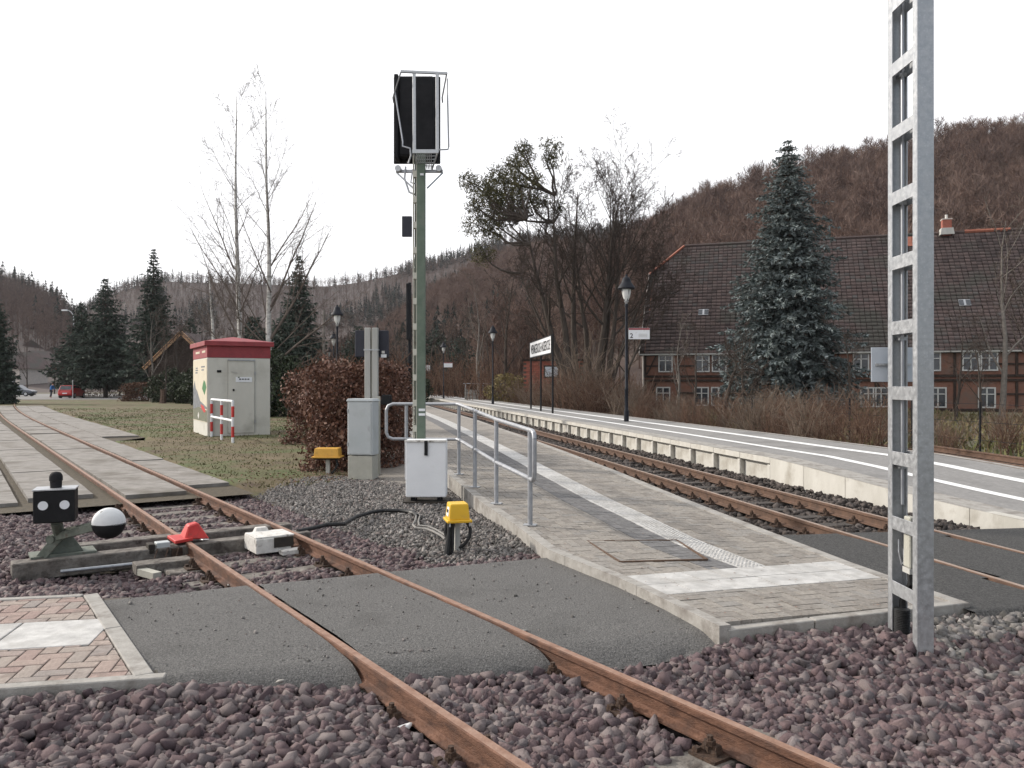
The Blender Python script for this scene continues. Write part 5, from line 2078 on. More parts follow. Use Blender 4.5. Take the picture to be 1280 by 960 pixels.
track_sign('white track sign with red strip and number 2 on the nearest lamp', lamp0.location.x + .07, 27.2, 1.6 + 63 * .0272, .72, .38, True)
track_sign('small white sign on the distant lamp, right of the green mast', px(555, 70.5), 70.4, 1.6 + 24 * .07, .75, .42, False)
track_sign('little white sign close against the right side of the green signal mast', px(530, 92), 92, 1.6 + 20 * .092, .7, .75, False)

# ------------------------------------------------------------------ station name board
pA, pB = Vector((px(663, 41.2), 41.2, 0)), Vector((px(690, 34.6), 34.6, 0))
nb = thing('station_board', 'white station name board on three thin black posts on the raised platform', 'sign', (pA.x, pA.y, .33), math.atan2(pB.y - pA.y, pB.x - pA.x))
LB = (pB - pA).length
zc = H + 46 * .0376 - .33
BH = .78
for q in (.0, .5, 1.0):
    G().tube([(LB * q, .03, 0), (LB * q, .03, zc + BH / 2 + .03)], .045, 8).build('board_post', 'black', nb)
pn = G().box((LB / 2, 0, zc), (LB - .14, .05, BH)).build('board_panel', 'white', nb)
for zz in (zc + BH / 2, zc - BH / 2):
    G().box((LB / 2, -.005, zz), (LB - .08, .075, .05)).build('board_frame', 'black', nb)
for xx in (.04, LB - .04):
    G().box((xx, -.005, zc), (.06, .075, BH)).build('board_frame', 'black', nb)
text_part('WERNIGERODE-HASSERODE', 'board_text', 'black', pn, (LB / 2, -.028, zc), (rad(90), 0, 0), .46, LB - .7)

# distant edge-on signal seen left of the green mast
es = thing('edge_on_signal', 'dark distant signal seen edge on, close left of the green mast', 'signal', (px(512, 30), 30, .3))
G().tube([(0, 0, 0), (0, 0, 5.1)], .06, 8).build('pole', 'black_soft', es)
G().box((-.03, .0, 4.0), (.14, .5, 2.1)).build('signal_board', 'black_soft', es, bevel=.02)
G().box((-.06, 0, 1.6), (.1, .2, .9)).build('relay_case', 'black_soft', es, bevel=.01)

# ------------------------------------------------------------------ farmhouse
AX, AY = 9.9, 60.0
HR = rad(-17)
fh = thing('farmhouse', 'long half timbered brick farmhouse under a huge dark tiled roof behind the spruce', 'house', (AX, AY, GZ), HR)
HL, HD, EZ, RZ = 34.0, 16.0, 4.3, 13.4
g = G().box((HL / 2, HD / 2, EZ / 2), (HL, HD, EZ))
wall_o = g.build('wall', 'house_brick', fh)
# left gable above the eaves, cut by the half hip
tk = .72
g = G()
y1_, z1_ = HD / 2 * tk, EZ + (RZ - EZ) * tk
g.add([(.0, 0, EZ), (.0, HD, EZ), (.0, HD - y1_, z1_), (.0, y1_, z1_), (.15, 0, EZ), (.15, HD, EZ), (.15, HD - y1_, z1_), (.15, y1_, z1_)], [(0, 3, 2, 1), (4, 5, 6, 7), (0, 1, 5, 4), (1, 2, 6, 5), (2, 3, 7, 6), (3, 0, 4, 7)])
g.build('gable', 'house_brick', fh)


def uq(x_):
    k = (x_ - 640) / 1000
    return (60 * k - 9.9) / (.956 + .292 * k)


# roof: boarding under the tiles, single courses of tiles laid over each other
ov = .55
slope = (RZ - EZ) / (HD / 2)
LS = math.hypot(HD / 2, RZ - EZ)
dy_, dz_ = (HD / 2) / LS, (RZ - EZ) / LS


def rp(u, t, off=0.0):          # point on the front slope, t metres up from the wall line
    return (u, t * dy_ - off * dz_, EZ + t * dz_ + off * dy_)


hipu = 2.3
g = G()
th = LS * tk
poly = [(-.3, -.3), (HL + .3, -.3), (HL + .3, LS), (hipu, LS), (-.3, th)]
g.add([rp(u, t, -.05) for u, t in poly] + [rp(u, t, -.2) for u, t in poly], [(0, 1, 2, 3, 4), (9, 8, 7, 6, 5)] + [(i, 5 + i, 5 + (i + 1) % 5, (i + 1) % 5) for i in range(5)])
g.build('roof_deck', 'timber', fh)
g = G()
poly = [(-.3, -.3), (HL + .3, -.3), (HL + .3, LS), (hipu, LS), (-.3, th)]
g.add([(u, HD - rp(u, t)[1], rp(u, t)[2]) for u, t in poly], [(4, 3, 2, 1, 0)])
g.add([(-.3, y1_, z1_), (-.3, HD - y1_, z1_), (hipu, HD / 2, RZ)], [(0, 2, 1)])
g.build('rear_roof', 'tiles', fh)
VS, FS, TT = [], [], []
tw, tl = .36, .36
nrow, ncol = int((LS + .3) / tl), int((HL + .6) / tw)
ip = np.arange(ncol)
pat = vnoise(np.repeat(ip * .12, nrow), np.tile(np.arange(nrow) * .18, ncol), 91).reshape(ncol, nrow)
for r_ in range(nrow):
    t0_ = -.3 + r_ * tl
    ulo = -.3 if t0_ < th else -.3 + (hipu + .3) * (t0_ - th) / (LS - th)
    u = -.3 + ip * tw + RNG.normal(0, .008, ncol)
    kx = u >= ulo
    u = u[kx]
    n_ = len(u)
    jz = RNG.normal(0, .009, n_)
    lowz, hiz = .055 + jz, .0 + jz * .5
    def P3(uu, tt, oo):
        return np.stack([uu, tt * dy_ - oo * dz_, EZ + tt * dz_ + oo * dy_], -1)
    tt0, tt1 = np.full(n_, t0_) + RNG.normal(0, .01, n_), np.full(n_, t0_ + tl + .03)
    q = np.stack([P3(u + .02, tt0, lowz), P3(u + tw - .02, tt0, lowz), P3(u + tw - .02, tt1, hiz), P3(u + .02, tt1, hiz), P3(u + .02, tt0, lowz - .05), P3(u + tw - .02, tt0, lowz - .05)], 1)
    b_ = sum(len(v_) for v_ in VS)
    VS.append(q.reshape(-1, 3))
    base = (np.arange(n_) * 6)[:, None] + b_
    FS.append(np.concatenate([base + np.array([[0, 1, 2, 3]]), base + np.array([[4, 5, 1, 0]])]))
    tt_ = np.clip(.5 + .45 * pat[kx, r_] + RNG.normal(0, .17, n_), 0, 1)
    TT.append(np.concatenate([tt_, tt_]))
rt_ = link('roof_tiles', np_mesh('roof_tiles', np.concatenate(VS), np.concatenate(FS), np.concatenate(TT)), fh, 'tiles', 'stuff')
g = G()
for i in range(40):
    k_ = i / 40
    p = np.array(rp(-.3, th, .05)) * (1 - k_) + np.array(rp(hipu, LS, .05)) * k_
    g.box(p, (.18, .3, .12), rot=Matrix.Rotation(rad(-35), 3, 'Y') @ Matrix.Rotation(rad(20), 3, 'X'))
g.build('hip_tiles', 'tile_red', fh, kind='stuff')
g = G()
for i in range(90):
    g.tube([(hipu + i * .36, HD / 2, RZ + .02), (hipu + i * .36 + .38, HD / 2, RZ + .035)], .13, 6)
g.build('ridge_tiles', 'tiles', fh, kind='stuff')
ur = 21.9
g = G()
for i in range(9):
    g.tube([(ur + 1.3 + i * .34, HD / 2, RZ + .05), (ur + 1.3 + i * .34 + .33, HD / 2, RZ + .065)], .15, 6)
for i in range(4):
    for j in range(3):
        p = rp(ur - 2.6 + i * .36, LS - .5 - j * .36, .08)
        g.box(p, (.33, .03, .38), rot=Matrix.Rotation(-math.acos(dz_), 3, 'X'))
g.build('new_tiles', 'tile_red', fh, kind='stuff')
G().bar(rp(-.34, -.3, .06), rp(-.34, th, .06), .05, .2).build('verge_board', 'plaster', fh)
G().bar(rp(-.3, -.35, .02), rp(HL, -.35, .02), .12, .1).build('gutter', 'post_grey', fh)
ch = G().box((ur, HD / 2 - .3, RZ + .35), (.62, .62, 1.2)).build('chimney', 'annex_brick', fh)
G().box((ur, HD / 2 - .3, RZ + .05), (.95, .95, .5), taper=.85).build('flashing', 'post_grey', ch)
G().box((ur, HD / 2 - .3, RZ + .98), (.7, .7, .08)).build('chimney_cap', 'plaster', ch)
G().tube([(ur, HD / 2 - .3, RZ + 1.0), (ur, HD / 2 - .3, RZ + 1.35)], .1, 8).build('chimney_pot', 'white_dirty', ch)
for (x_, tt_) in ((866, 4.0), (1206, 4.3)):
    u = uq(x_) + .6
    p = rp(u, tt_, .08)
    so = G().box(p, (.75, .05, .6), rot=Matrix.Rotation(-math.acos(dz_), 3, 'X')).build('skylight', 'galv', fh)
    for q in (-.22, .22):
        G().box(rp(u + q, tt_, .125), (.3, .02, .48), rot=Matrix.Rotation(-math.acos(dz_), 3, 'X')).build('pane', 'glass', so)


def window(u, z, wd, hh):
    f = G()
    for (cx_, cz_, a_, b_) in ((0, hh / 2, wd, .09), (0, -hh / 2, wd, .09), (-wd / 2 + .045, 0, .09, hh), (wd / 2 - .045, 0, .09, hh), (0, 0, .08, hh), (0, hh * .18, wd, .06)):
        f.box((u + cx_, -.06 - .004 * abs(cx_), z + cz_), (a_, .09, b_))
    o = f.build('window', 'frame_white', fh)
    for sx_ in (-1, 1):
        G().box((u + sx_ * wd / 4, -.025, z), (wd / 2 - .06, .02, hh - .08)).build('pane', 'glass', o)
    return o


ups = [832, 878, 899, 1076, 1165, 1213, 1236]
los = [829, 877, 898, 1085, 1101, 1172, 1233]
for x_ in ups:
    window(uq(x_), 3.38, 1.05, 1.2)
for x_ in los:
    window(uq(x_), .95, 1.05, 1.3)
# timber frame
occupied = [uq(q) for q in ups]
for z in (2.42, 2.12, 4.15, .12):
    G().box((HL / 2, -.03, z), (HL, .12 + .006 * z, .17)).build('timber', 'timber', fh)
u = .1
k_ = 0
while u < 27:
    for (z0_, z1_2) in ((.2, 2.02), (2.51, 4.06)):
        if min(abs(u - q) for q in occupied) > .62:
            G().box((u, -.032, (z0_ + z1_2) / 2), (.16, .1, z1_2 - z0_)).build('timber', 'timber', fh)
            if k_ % 3 == 0:
                G().bar((u + .1, -.03, z0_ + .05), (u + .8, -.03, z1_2 - .1), .09, .14, up=(0, 1, 0)).build('timber', 'timber', fh)
            elif k_ % 3 == 1 and min(abs(u + .6 - q) for q in occupied) > .8:
                G().bar((u + .9, -.03, z0_ + .05), (u + .1, -.03, z1_2 - .1), .09, .14, up=(0, 1, 0)).build('timber', 'timber', fh)
    if min(abs(u + .6 - q) for q in occupied) > .9:
        G().box((u + .6, -.034, 3.2), (1.1, .09, .12)).build('timber', 'timber', fh)
        G().box((u + .6, -.034, 1.2), (1.1, .09, .12)).build('timber', 'timber', fh)
    u += 1.22
    k_ += 1
G().tube([(-.05, -.1, .1), (-.05, -.1, 4.0)], .06, 8).build('downpipe', 'plaster', fh)

# red brick annex left of it
an = thing('brick_annex', 'small red brick outbuilding half hidden behind the station name board', 'outbuilding', (px(655, 58), 58, GZ), rad(-8))
G().box((2.1, 2, 1.75), (4.2, 4, 3.5)).build('core_wall', 'joint', an)
bme = G().box((0, 0, 0), (.42, .06, .14)).mesh('brick')
bme.materials.append(MT['annex_brick'])
for r_ in range(23):
    for c_ in range(10):
        u = .2 + c_ * .43 + (.21 if r_ % 2 else 0)
        if u > 4.1:
            continue
        o = link('brick', bme, an)
        o.location = (u - .02, -.02 + random.uniform(-.006, .006), .12 + r_ * .152)
G().box((2.1, 2, 3.58), (4.5, 4.3, .14)).build('roof', 'timber', an)
wn = G().box((2.0, -.07, 2.75), (1.1, .06, .9)).build('window', 'timber', an)
G().box((2.0, -.105, 2.75), (.9, .02, .7)).build('pane', 'plate_blue', wn)

# gabled timber house behind the left trees
th_ = thing('timber_house', 'dark gabled house with bargeboard coloured orange to look sunlit between trees left of the kiosk', 'house', (px(228, 79), 79, -.1))
g = G()
g.prism([(-3.4, 0), (3.4, 0), (3.4, 3.4), (0, 6.6), (-3.4, 3.4)], -9, 0)
me = g.mesh('wall')
me.transform(Matrix.Rotation(rad(90), 4, 'X'))
link('wall', me, th_, 'timber')
for sg in (-1, 1):
    G().bar((sg * 3.7, .06 - .4, 3.2), (0, .06 - .4, 6.75), .36, .14, up=(0, 1, 0)).build('bargeboard', 'board_sunlit', th_)
    g = G()
    g.add([(sg * 3.75, -.6, 3.2), (0, -.6, 6.85), (0, 9, 6.85), (sg * 3.75, 9, 3.2)], [(0, 1, 2, 3) if sg < 0 else (3, 2, 1, 0)])
    g.build('roof', 'tiles', th_)
for xx in (-1.2, 1.2):
    f = G().box((xx, -.04, 1.6), (1.1, .08, 1.3)).build('window', 'frame_white', th_)
    G().box((xx, -.085, 1.6), (.9, .02, 1.1)).build('pane', 'glass', f)

# village houses at the foot of the left hill
for k_, (x_, d_, z_, col) in enumerate(((27, 190, .2, 'plaster'), (50, 215, 1.5, 'house_brick'), (70, 240, 3.5, 'plaster'), (38, 262, 7, 'plaster'))):
    vh = thing('village_house', ('pale village house low on the left hillside, beside the dark edge tree', 'brick coloured village house on the left hillside above the cars', 'pale village house on the hillside close left of the paired spruces', 'highest pale village house on the left hillside')[k_], 'house', (px(x_, d_), d_, z_ - 3), rad(20 * k_ - 25))
    G().box((0, 0, 4), (9, 7, 8)).build('wall', col, vh)
    g = G()
    g.prism([(-5, 0), (5, 0), (0, 4)], -4.2, 4.2)
    me = g.mesh('roof')
    me.transform(Matrix.Translation((0, 0, 8)) @ Matrix.Rotation(rad(90), 4, 'X'))
    link('roof', me, vh, 'tiles')
    for q in (-2.5, 0, 2.5):
        for zz in (5.2, 2.4):
            f = G().box((q, -3.53, zz), (1.3, .1, 1.5)).build('window', 'frame_white', vh)
            G().box((q, -3.6, zz), (1.0, .06, 1.2)).build('pane', 'glass', f)

# ------------------------------------------------------------------ trees
def tree_thing(name, label, loc, group=None, cat='tree'):
    return thing(name, label, cat, loc, 0, group)


def bare_spec(n0=8, kids=(12, 7, 5, 3), up=.03, ang=(25, 50), ratio=(.4, .62), fine=.006, t0=.25):
    return [dict(n=n0, wob=.07, up=up, tip=.08, rmin=.015, kids=kids[0], t0=t0, ang=ang, ratio=ratio, rk=.5),
            dict(n=6, wob=.12, up=up * 1.6, tip=.25, rmin=.012, kids=kids[1], t0=.2, ang=ang, ratio=ratio, rk=.5),
            dict(n=4, wob=.15, up=up * 1.5, tip=.35, rmin=.009, kids=kids[2], t0=.15, ang=(25, 55), ratio=(.4, .6), rk=.55),
            dict(n=3, wob=.17, up=up, tip=.5, rmin=.007, kids=kids[3], t0=.15, ang=(25, 55), ratio=(.4, .65), rk=.6),
            dict(n=2, wob=.18, up=.0, tip=.6, rmin=fine, kids=0, t0=.2, ang=(30, 60), ratio=(.45, .7), rk=.6)]


def put_tree(root, t, mats=('bark', 'twig'), split=2, scale_r=1.0):
    V, F = t.arrays([l for l in range(split)])
    tr = link('trunk', np_mesh('trunk', V, F, smooth=True), root, mats[0])
    V, F = t.arrays([l for l in range(split, 6)])
    if len(V):
        link('crown', np_mesh('crown', V, F), root, mats[1])


# mistletoe tree and its many stemmed neighbour
D_ = 55.0
tr1 = tree_thing('mistletoe_tree', 'leaning bare tree with dark mistletoe clumps in its left crown', (px(722, D_), D_, GZ))
t = Tree(3)
sp = bare_spec(kids=(9, 8, 6, 3), t0=.42, ang=(22, 48), ratio=(.32, .5), fine=.012)
sp[0]['wob'] = .05
sp[0]['up'] = .012
for (dx, dy2, h_, r_) in ((-6.0, .3, 12.5, .3), (-3.7, -.8, 14.5, .32), (-1.8, .6, 15.5, .3), (-4.8, 1.2, 9.5, .2)):
    v_ = np.array([dx * .8, dy2, h_])
    L = np.linalg.norm(v_)
    t.branch(np.array([dx * .03, 0, 0]), v_ / L, L, r_, 0, sp)
put_tree(tr1, t)
mis = [(585, 226, .55), (600, 236, .8), (608, 250, .7), (598, 282, .9), (612, 272, .85), (626, 262, .75), (622, 218, .6), (630, 236, .95), (640, 228, .8), (650, 214, .75), (655, 196, .65), (646, 248, .9), (632, 258, .9), (660, 240, .7), (663, 258, .6), (690, 186, .65), (688, 202, .5), (604, 318, .75), (640, 206, .55), (676, 250, .55), (618, 290, .6), (697, 260, .45), (655, 186, .5)]
MISC = []
for (x_, y_, r_) in mis + [(592, 258, .5), (618, 246, .55), (636, 278, .5), (668, 226, .5), (612, 232, .5), (646, 266, .55)]:
    dd = D_ + RNG.uniform(-1.5, 1.5)
    c = np.array([px(x_, dd) - px(722, D_), dd - D_, H + (480 - y_) / 1000 * dd - GZ])
    n_ = int(1150 * r_ ** 1.6)
    jb = int(RNG.integers(0, 4))
    v_ = RNG.normal(0, 1, (n_, 3))
    v_ /= np.linalg.norm(v_, axis=1, keepdims=True)
    MISC.append(c)
    rr = 1.42 * r_ * RNG.uniform(.15, 1, (n_, 1)) ** .5 * (1 + .35 * np.sin(v_[:, :1] * 5 + x_) * np.cos(v_[:, 1:2] * 4))
    V, F = blades(n_, RNG, c + v_ * rr * np.array([1, 1, .85]), .26, .11)
    link('mistletoe', np_mesh('mistletoe', V, F, np.repeat(RNG.uniform(0, 1, n_), 2)), tr1, 'mistletoe', 'stuff')
stems_ = np.concatenate([x[0] for (lv, n_), l_ in t.lv.items() if lv == 0 for x in l_])
P_ = []
for c in MISC:
    lower = stems_[stems_[:, 2] < c[2] - 1.0]
    j = lower[np.argmin(np.linalg.norm(lower - c, axis=1) + .4 * np.abs(c[2] - lower[:, 2] - 2.5))]
    m_ = (j + c) / 2 + RNG.normal(0, .25, 3) + np.array([0, 0, -.3])
    P_.append([j, (j + m_) / 2 + RNG.normal(0, .1, 3), m_, (m_ + c) / 2 + RNG.normal(0, .15, 3), c, c + (c - m_) * .35 + RNG.normal(0, .2, 3)])
V, F = tubes_batch(np.array(P_), np.tile(np.array([.1, .085, .07, .055, .04, .012]), (len(P_), 1)), 5)
link('limbs', np_mesh('limbs', V, F, smooth=True), tr1, 'bark')
tr2 = tree_thing('bare_tree', 'tall many stemmed bare tree standing right of the mistletoe tree', (px(744, 56), 56, GZ))
t = Tree(11)
sp2 = bare_spec(kids=(12, 8, 5, 3), t0=.26, ang=(24, 50), ratio=(.4, .58), fine=.012)
sp2[0]['t0'] = .36
sp2[1]['kids'] = 8
sp2[2]['kids'] = 6
sp2[0]['tip'] = .04
sp2[0]['up'] = .02
sp2[1]['up'] = .07
sp2[0]['wob'] = .04
sp2[0]['up'] = .01
for (dx, dy2, h_, r_) in ((-1.4, .4, 14.6, .27), (.3, -.5, 15.6, .3), (1.9, .6, 15.0, .28), (3.5, -.4, 13.8, .25), (4.9, .3, 11.6, .2), (5.8, -.2, 9.2, .15)):
    v_ = np.array([dx * .85, dy2, h_])
    L = np.linalg.norm(v_)
    t.branch(np.array([dx * .12, dy2 * .2, 0]), v_ / L, L, r_, 0, sp2)
put_tree(tr2, t)

# birches behind the kiosk
def birch(label, x_, d, h_, leanpx, seed, extra=()):
    rt_ = tree_thing('birch_tree', label, (px(x_, d), d, GZ))
    t = Tree(seed)
    spb = [dict(n=14, wob=.018, up=.01, tip=.1, rmin=.012, kids=19, t0=.16, ang=(25, 45), ratio=(.24, .4), rk=.24, fall=.72),
           dict(n=6, wob=.07, up=.05, tip=.2, rmin=.008, kids=8, t0=.2, ang=(20, 42), ratio=(.3, .5), rk=.5),
           dict(n=4, wob=.12, up=.02, tip=.4, rmin=.006, kids=5, t0=.15, ang=(20, 50), ratio=(.4, .6), rk=.6),
           dict(n=3, wob=.14, up=-.06, tip=.5, rmin=.005, kids=2, t0=.2, ang=(20, 50), ratio=(.5, .7), rk=.6),
           dict(n=3, wob=.12, up=-.1, tip=.6, rmin=.0042, kids=0, t0=.2, ang=(25, 60), ratio=(.5, .7), rk=.6)]
    v_ = np.array([leanpx / 1000 * d, 0, h_])
    t.branch(np.zeros(3), v_ / np.linalg.norm(v_), h_, .2, 0, spb)
    for (z0_, dx, dz2, r_) in extra:
        v2 = np.array([dx, .3, dz2])
        t.branch(np.array([v_[0] * z0_ / h_, 0, z0_]), v2 / np.linalg.norm(v2), np.linalg.norm(v2), r_, 1, spb)
    put_tree(rt_, t, ('bark_birch', 'twig_birch'), split=1)
    return rt_


birch('tall white stemmed birch behind the kiosk, leaning left towards its top', 303, 46, 18.6, -24, 21, extra=((3.2, -3.8, 3.0, .06), (4.6, -3.2, 4.6, .06), (6.4, -2.4, 5.0, .055), (5.6, 2.0, 4.4, .05), (8.5, -2.6, 4.6, .05), (2.6, -3.6, 1.3, .05)))
birch('tall white birch with a long low limb reaching right, behind the kiosk', 338, 45, 18.4, 2, 22, extra=((3.0, 4.8, 3.2, .08), (4.4, 4.2, 5.4, .09), (6.2, 3.2, 5.6, .07), (2.3, 3.6, 1.0, .055), (3.6, -3.3, 3.4, .06), (7.0, -2.2, 4.6, .05), (8.5, 2.4, 4.2, .05)))
birch('slim short birch stem between the timber house and the tall birches', 270, 52, 9.0, -6, 23)


def conifer(label, x_, d, h_, rad_, seed, mat, name='spruce_tree', dens=1.0, clear=.06, spray=.5, droop=.25, pw=.8, base=None):
    rt_ = tree_thing(name, label, (px(x_, d), d, GZ if base is None else base))
    r = np.random.default_rng(seed)
    G().tube([(0, 0, 0), (0, 0, h_ * .5), (0, 0, h_ * .99)], [.028 * h_ * .7, .014 * h_, .01], 8).build('trunk', 'bark', rt_, smooth=True)
    C, D2, SZ = [], [], []
    nw = int(30 * dens ** .5 + h_)
    BV, BR = [], []
    for i in range(nw):
        t_ = clear + (1 - clear) * (i + r.uniform(-.3, .3)) / nw
        if t_ > .99:
            continue
        L0 = rad_ * min(1.0, (1 - t_) ** pw * 1.02) * (1 if t_ > clear + .1 else .8)
        nb = int((5 + 9 * (1 - t_)) * dens ** .5)
        a0 = r.uniform(0, 6.28)
        for k in range(nb):
            an = a0 + 6.283 * k / nb + r.normal(0, .18)
            L = L0 * r.uniform(.5, 1.25) * (1 + .16 * math.sin(3 * an + i * .9) * math.cos(i * .7)) + .1 * (1.1 - t_)
            zz = h_ * t_
            m = max(3, int(L / spray * 3.2 * dens ** .5))
            s_ = (np.arange(m) + r.uniform(.2, .8, m)) / m
            s_ = .12 + .88 * s_
            up_ = .35 * (t_ - .35)
            px_ = np.cos(an) * L * s_
            py_ = np.sin(an) * L * s_
            pz_ = zz + L * (up_ * s_ - droop * s_ ** 1.5 + .13 * s_ ** 4)
            lat = r.normal(0, .16, m) * L * (1.1 - s_)
            C.append(np.stack([px_ - np.sin(an) * lat, py_ + np.cos(an) * lat, pz_ + r.normal(0, .05, m) * spray], -1))
            od = np.stack([np.cos(an) * .8 - np.sin(an) * np.sign(lat) * .7 + r.normal(0, .25, m), np.sin(an) * .8 + np.cos(an) * np.sign(lat) * .7 + r.normal(0, .25, m), r.normal(-.18, .25, m)], -1)
            D2.append(od)
            SZ.append(spray * (1.1 - .45 * s_) * r.uniform(.7, 1.25, m) * (.3 + .7 * (1 - t_) ** .6))
            BV.append(np.stack([np.linspace(0, px_[-1] * .9, 4), np.linspace(0, py_[-1] * .9, 4), zz + L * (up_ * np.linspace(0, .9, 4) - droop * np.linspace(0, .9, 4) ** 1.5)], -1))
            BR.append(np.array([.03, .022, .015, .008]) * h_ / 12)
    V, F = tubes_batch(np.array(BV), np.array(BR), 3)
    link('branch_frame', np_mesh('branch_frame', V, F), rt_, 'bark', 'stuff')
    C, D2, SZ = np.concatenate(C), np.concatenate(D2), np.concatenate(SZ)
    D2 /= np.linalg.norm(D2, axis=1, keepdims=True)
    n_ = len(C)
    VS, FS = [], []
    b_ = 0
    for q in range(4):
        # each spray: a fan of four narrow pointed twig tufts
        dq = D2 + r.normal(0, .42, (n_, 3)) + np.array([0, 0, -.12])
        dq /= np.linalg.norm(dq, axis=1, keepdims=True)
        s2 = np.cross(dq, r.normal(0, 1, (n_, 3)))
        s2 /= np.linalg.norm(s2, axis=1, keepdims=True)
        L = (SZ * r.uniform(.6, 1.1, n_))[:, None]
        W_ = L * .17
        V = np.stack([C - dq * L * .15, C + dq * L * .35 + s2 * W_, C + dq * L * .9, C + dq * L * .35 - s2 * W_], 1).reshape(-1, 3)
        i4 = np.arange(n_)[:, None] * 4 + b_
        FS.append(np.concatenate([i4 + np.array([[0, 1, 2]]), i4 + np.array([[0, 2, 3]])], 1).reshape(-1, 3))
        VS.append(V)
        b_ += len(V)
    tt_ = np.concatenate([np.repeat(r.uniform(0, 1, n_), 2) for _ in range(4)])
    link('crown', np_mesh('crown', np.concatenate(VS), np.concatenate(FS), tt_), rt_, mat)
    return rt_


conifer('big blue grey spruce standing in front of the farmhouse', 985, 45, 15.7, 4.0, 31, 'needle_blue', dens=2.6, clear=.03, spray=.6, droop=.36, pw=.62)
conifer('broad dark fir by the car park, right one of the overlapping pair', 132, 95, 14.4, 5.6, 32, 'needle_dark', name='fir_tree', dens=1.2, clear=.15, spray=.95, droop=.2, pw=.85, base=-.1)
conifer('lower dark fir by the car park, left one of the overlapping pair', 102, 99, 11.8, 4.9, 33, 'needle_dark', name='fir_tree', dens=1.1, clear=.15, spray=.95, droop=.2, pw=.85, base=-.1)
conifer('dense dark evergreen cut by the left edge of the photo', -7, 66, 8.8, 1.75, 34, 'needle_dark', name='evergreen_tree', dens=2.2, clear=.0, spray=.6, droop=.05, pw=.45, base=-.1)
conifer('pointed dark spruce rising behind the bare tree left of the kiosk', 192, 90, 17.2, 3.6, 35, 'needle_dark', dens=1.2, clear=.1, spray=.9)
conifer('dark spruce whose tip shows behind the right hand birch', 374, 78, 14.6, 3.4, 36, 'needle_dark', dens=1.2, clear=.05, spray=.9)
for k_, (x_, d_, h_, r_, lb_) in enumerate(((238, 92, 9.5, 3.2, 'dark bushy conifer close behind the timber house'), (318, 66, 7.5, 2.8, 'dark evergreen between the two tall birch stems'), (352, 60, 6.8, 2.6, 'dark evergreen right behind the right hand birch'), (448, 96, 9.0, 3.4, 'dark conifer behind the twin post'), (545, 98, 8.6, 3.6, 'black looking conifer mass right of the green mast'), (575, 104, 8.0, 3.4, 'dark conifer behind the distant platform lamp'))):
    conifer(lb_, x_, d_, h_, r_, 50 + k_, 'needle_dark', name='conifer', dens=.9, clear=.0, spray=1.0, droop=.1, pw=.55)

# bare trees in the middle distance: three forms, copied
forms = []
for k_ in range(4):
    t = Tree(70 + k_)
    t.branch(np.zeros(3), np.array([.02, 0, 1.0]), 10, .17, 0, bare_spec(n0=7, kids=(11, 6, 4, 3), t0=.22, ang=(22, 45), ratio=(.36, .55), fine=.014))
    Vt, Ft = t.arrays([0, 1])
    Vc, Fc = t.arrays([2, 3, 4])
    mt1, mt2 = np_mesh('trunk', Vt, Ft, smooth=True), np_mesh('crown', Vc, Fc)
    pale = k_ == 3
    mt1.materials.append(MT['bark_pale' if pale else 'bark'])
    mt2.materials.append(MT['twig_birch' if pale else 'twig'])
    forms.append((mt1, mt2))
mids = [(188, 74, 9.8, 3, 'pale bare tree standing in front of the pointed dark spruce'), (228, 84, 9.5, 0, 'bare tree just left of the kiosk roof'), (255, 70, 9.0, 1, 'bare tree behind the kiosk, left of the birches'), (312, 80, 10.5, 2, 'bare tree showing between both tall birches'), (395, 88, 9.5, 0, 'bare tree right of the spruce tip behind the hedge'), (365, 66, 7.5, 1, 'small bare tree above the rear hedge'), (430, 100, 10.5, 2, 'bare tree behind the tallest hedge lamp'), (475, 84, 9.0, 0, 'dark bare tree left of the green mast'), (500, 78, 9.5, 2, 'wide bare tree just left of the green signal mast'), (560, 90, 11.0, 1, 'bare tree behind the distant white track sign'), (600, 70, 11.5, 3, 'pale bare tree left of the lone platform lamp'), (632, 66, 12.5, 0, 'bare tree right of the lone platform lamp'), (585, 80, 9.5, 2, 'low bare tree between the two far lamps'), (668, 64, 9.5, 1, 'bare tree over the brick outbuilding'), (785, 62, 10.0, 0, 'bare tree behind the nearest platform lamp'), (812, 68, 11.5, 2, 'bare tree at the left gable of the farmhouse'), (690, 74, 12.0, 2, 'bare tree behind the mistletoe tree'), (150, 105, 9.0, 1, 'bare tree behind the firs by the car park'), (1252, 40, 11.5, 3, 'pale thin tree in front of the farmhouse at the right edge'), (1290, 44, 12.0, 1, 'darker tree at the right edge of the farmhouse'), (68, 130, 9.5, 0, 'bare tree behind the red car'), (34, 126, 10.0, 2, 'bare tree behind the dark parked car'),
        (170, 96, 9.0, 2, 'bare tree right of the paired firs'), (205, 98, 9.5, 1, 'bare tree just right of the pointed dark spruce'), (243, 102, 10.5, 2, 'bare tree over the ridge of the timber house'), (270, 92, 9.5, 0, 'dark bare tree left of the leaning birch'), (290, 100, 10.0, 1, 'bare tree directly behind the leaning birch'), (330, 96, 9.5, 0, 'bare tree left of the right hand birch'), (350, 90, 9.0, 2, 'bare tree right of the right hand birch'), (384, 104, 10.5, 1, 'bare tree right of the spruce tip'), (412, 92, 9.0, 2, 'bare tree behind the utility pole'), (440, 86, 8.5, 0, 'bare tree left of the dark panel on the twin post'), (460, 108, 10.5, 1, 'bare tree behind the twin post'), (520, 96, 10.5, 0, 'bare tree right of the green mast'), (534, 88, 9.0, 2, 'bare tree left of the dark conifer mass'), (615, 86, 11.5, 2, 'broad bare tree behind the lone lamp')]
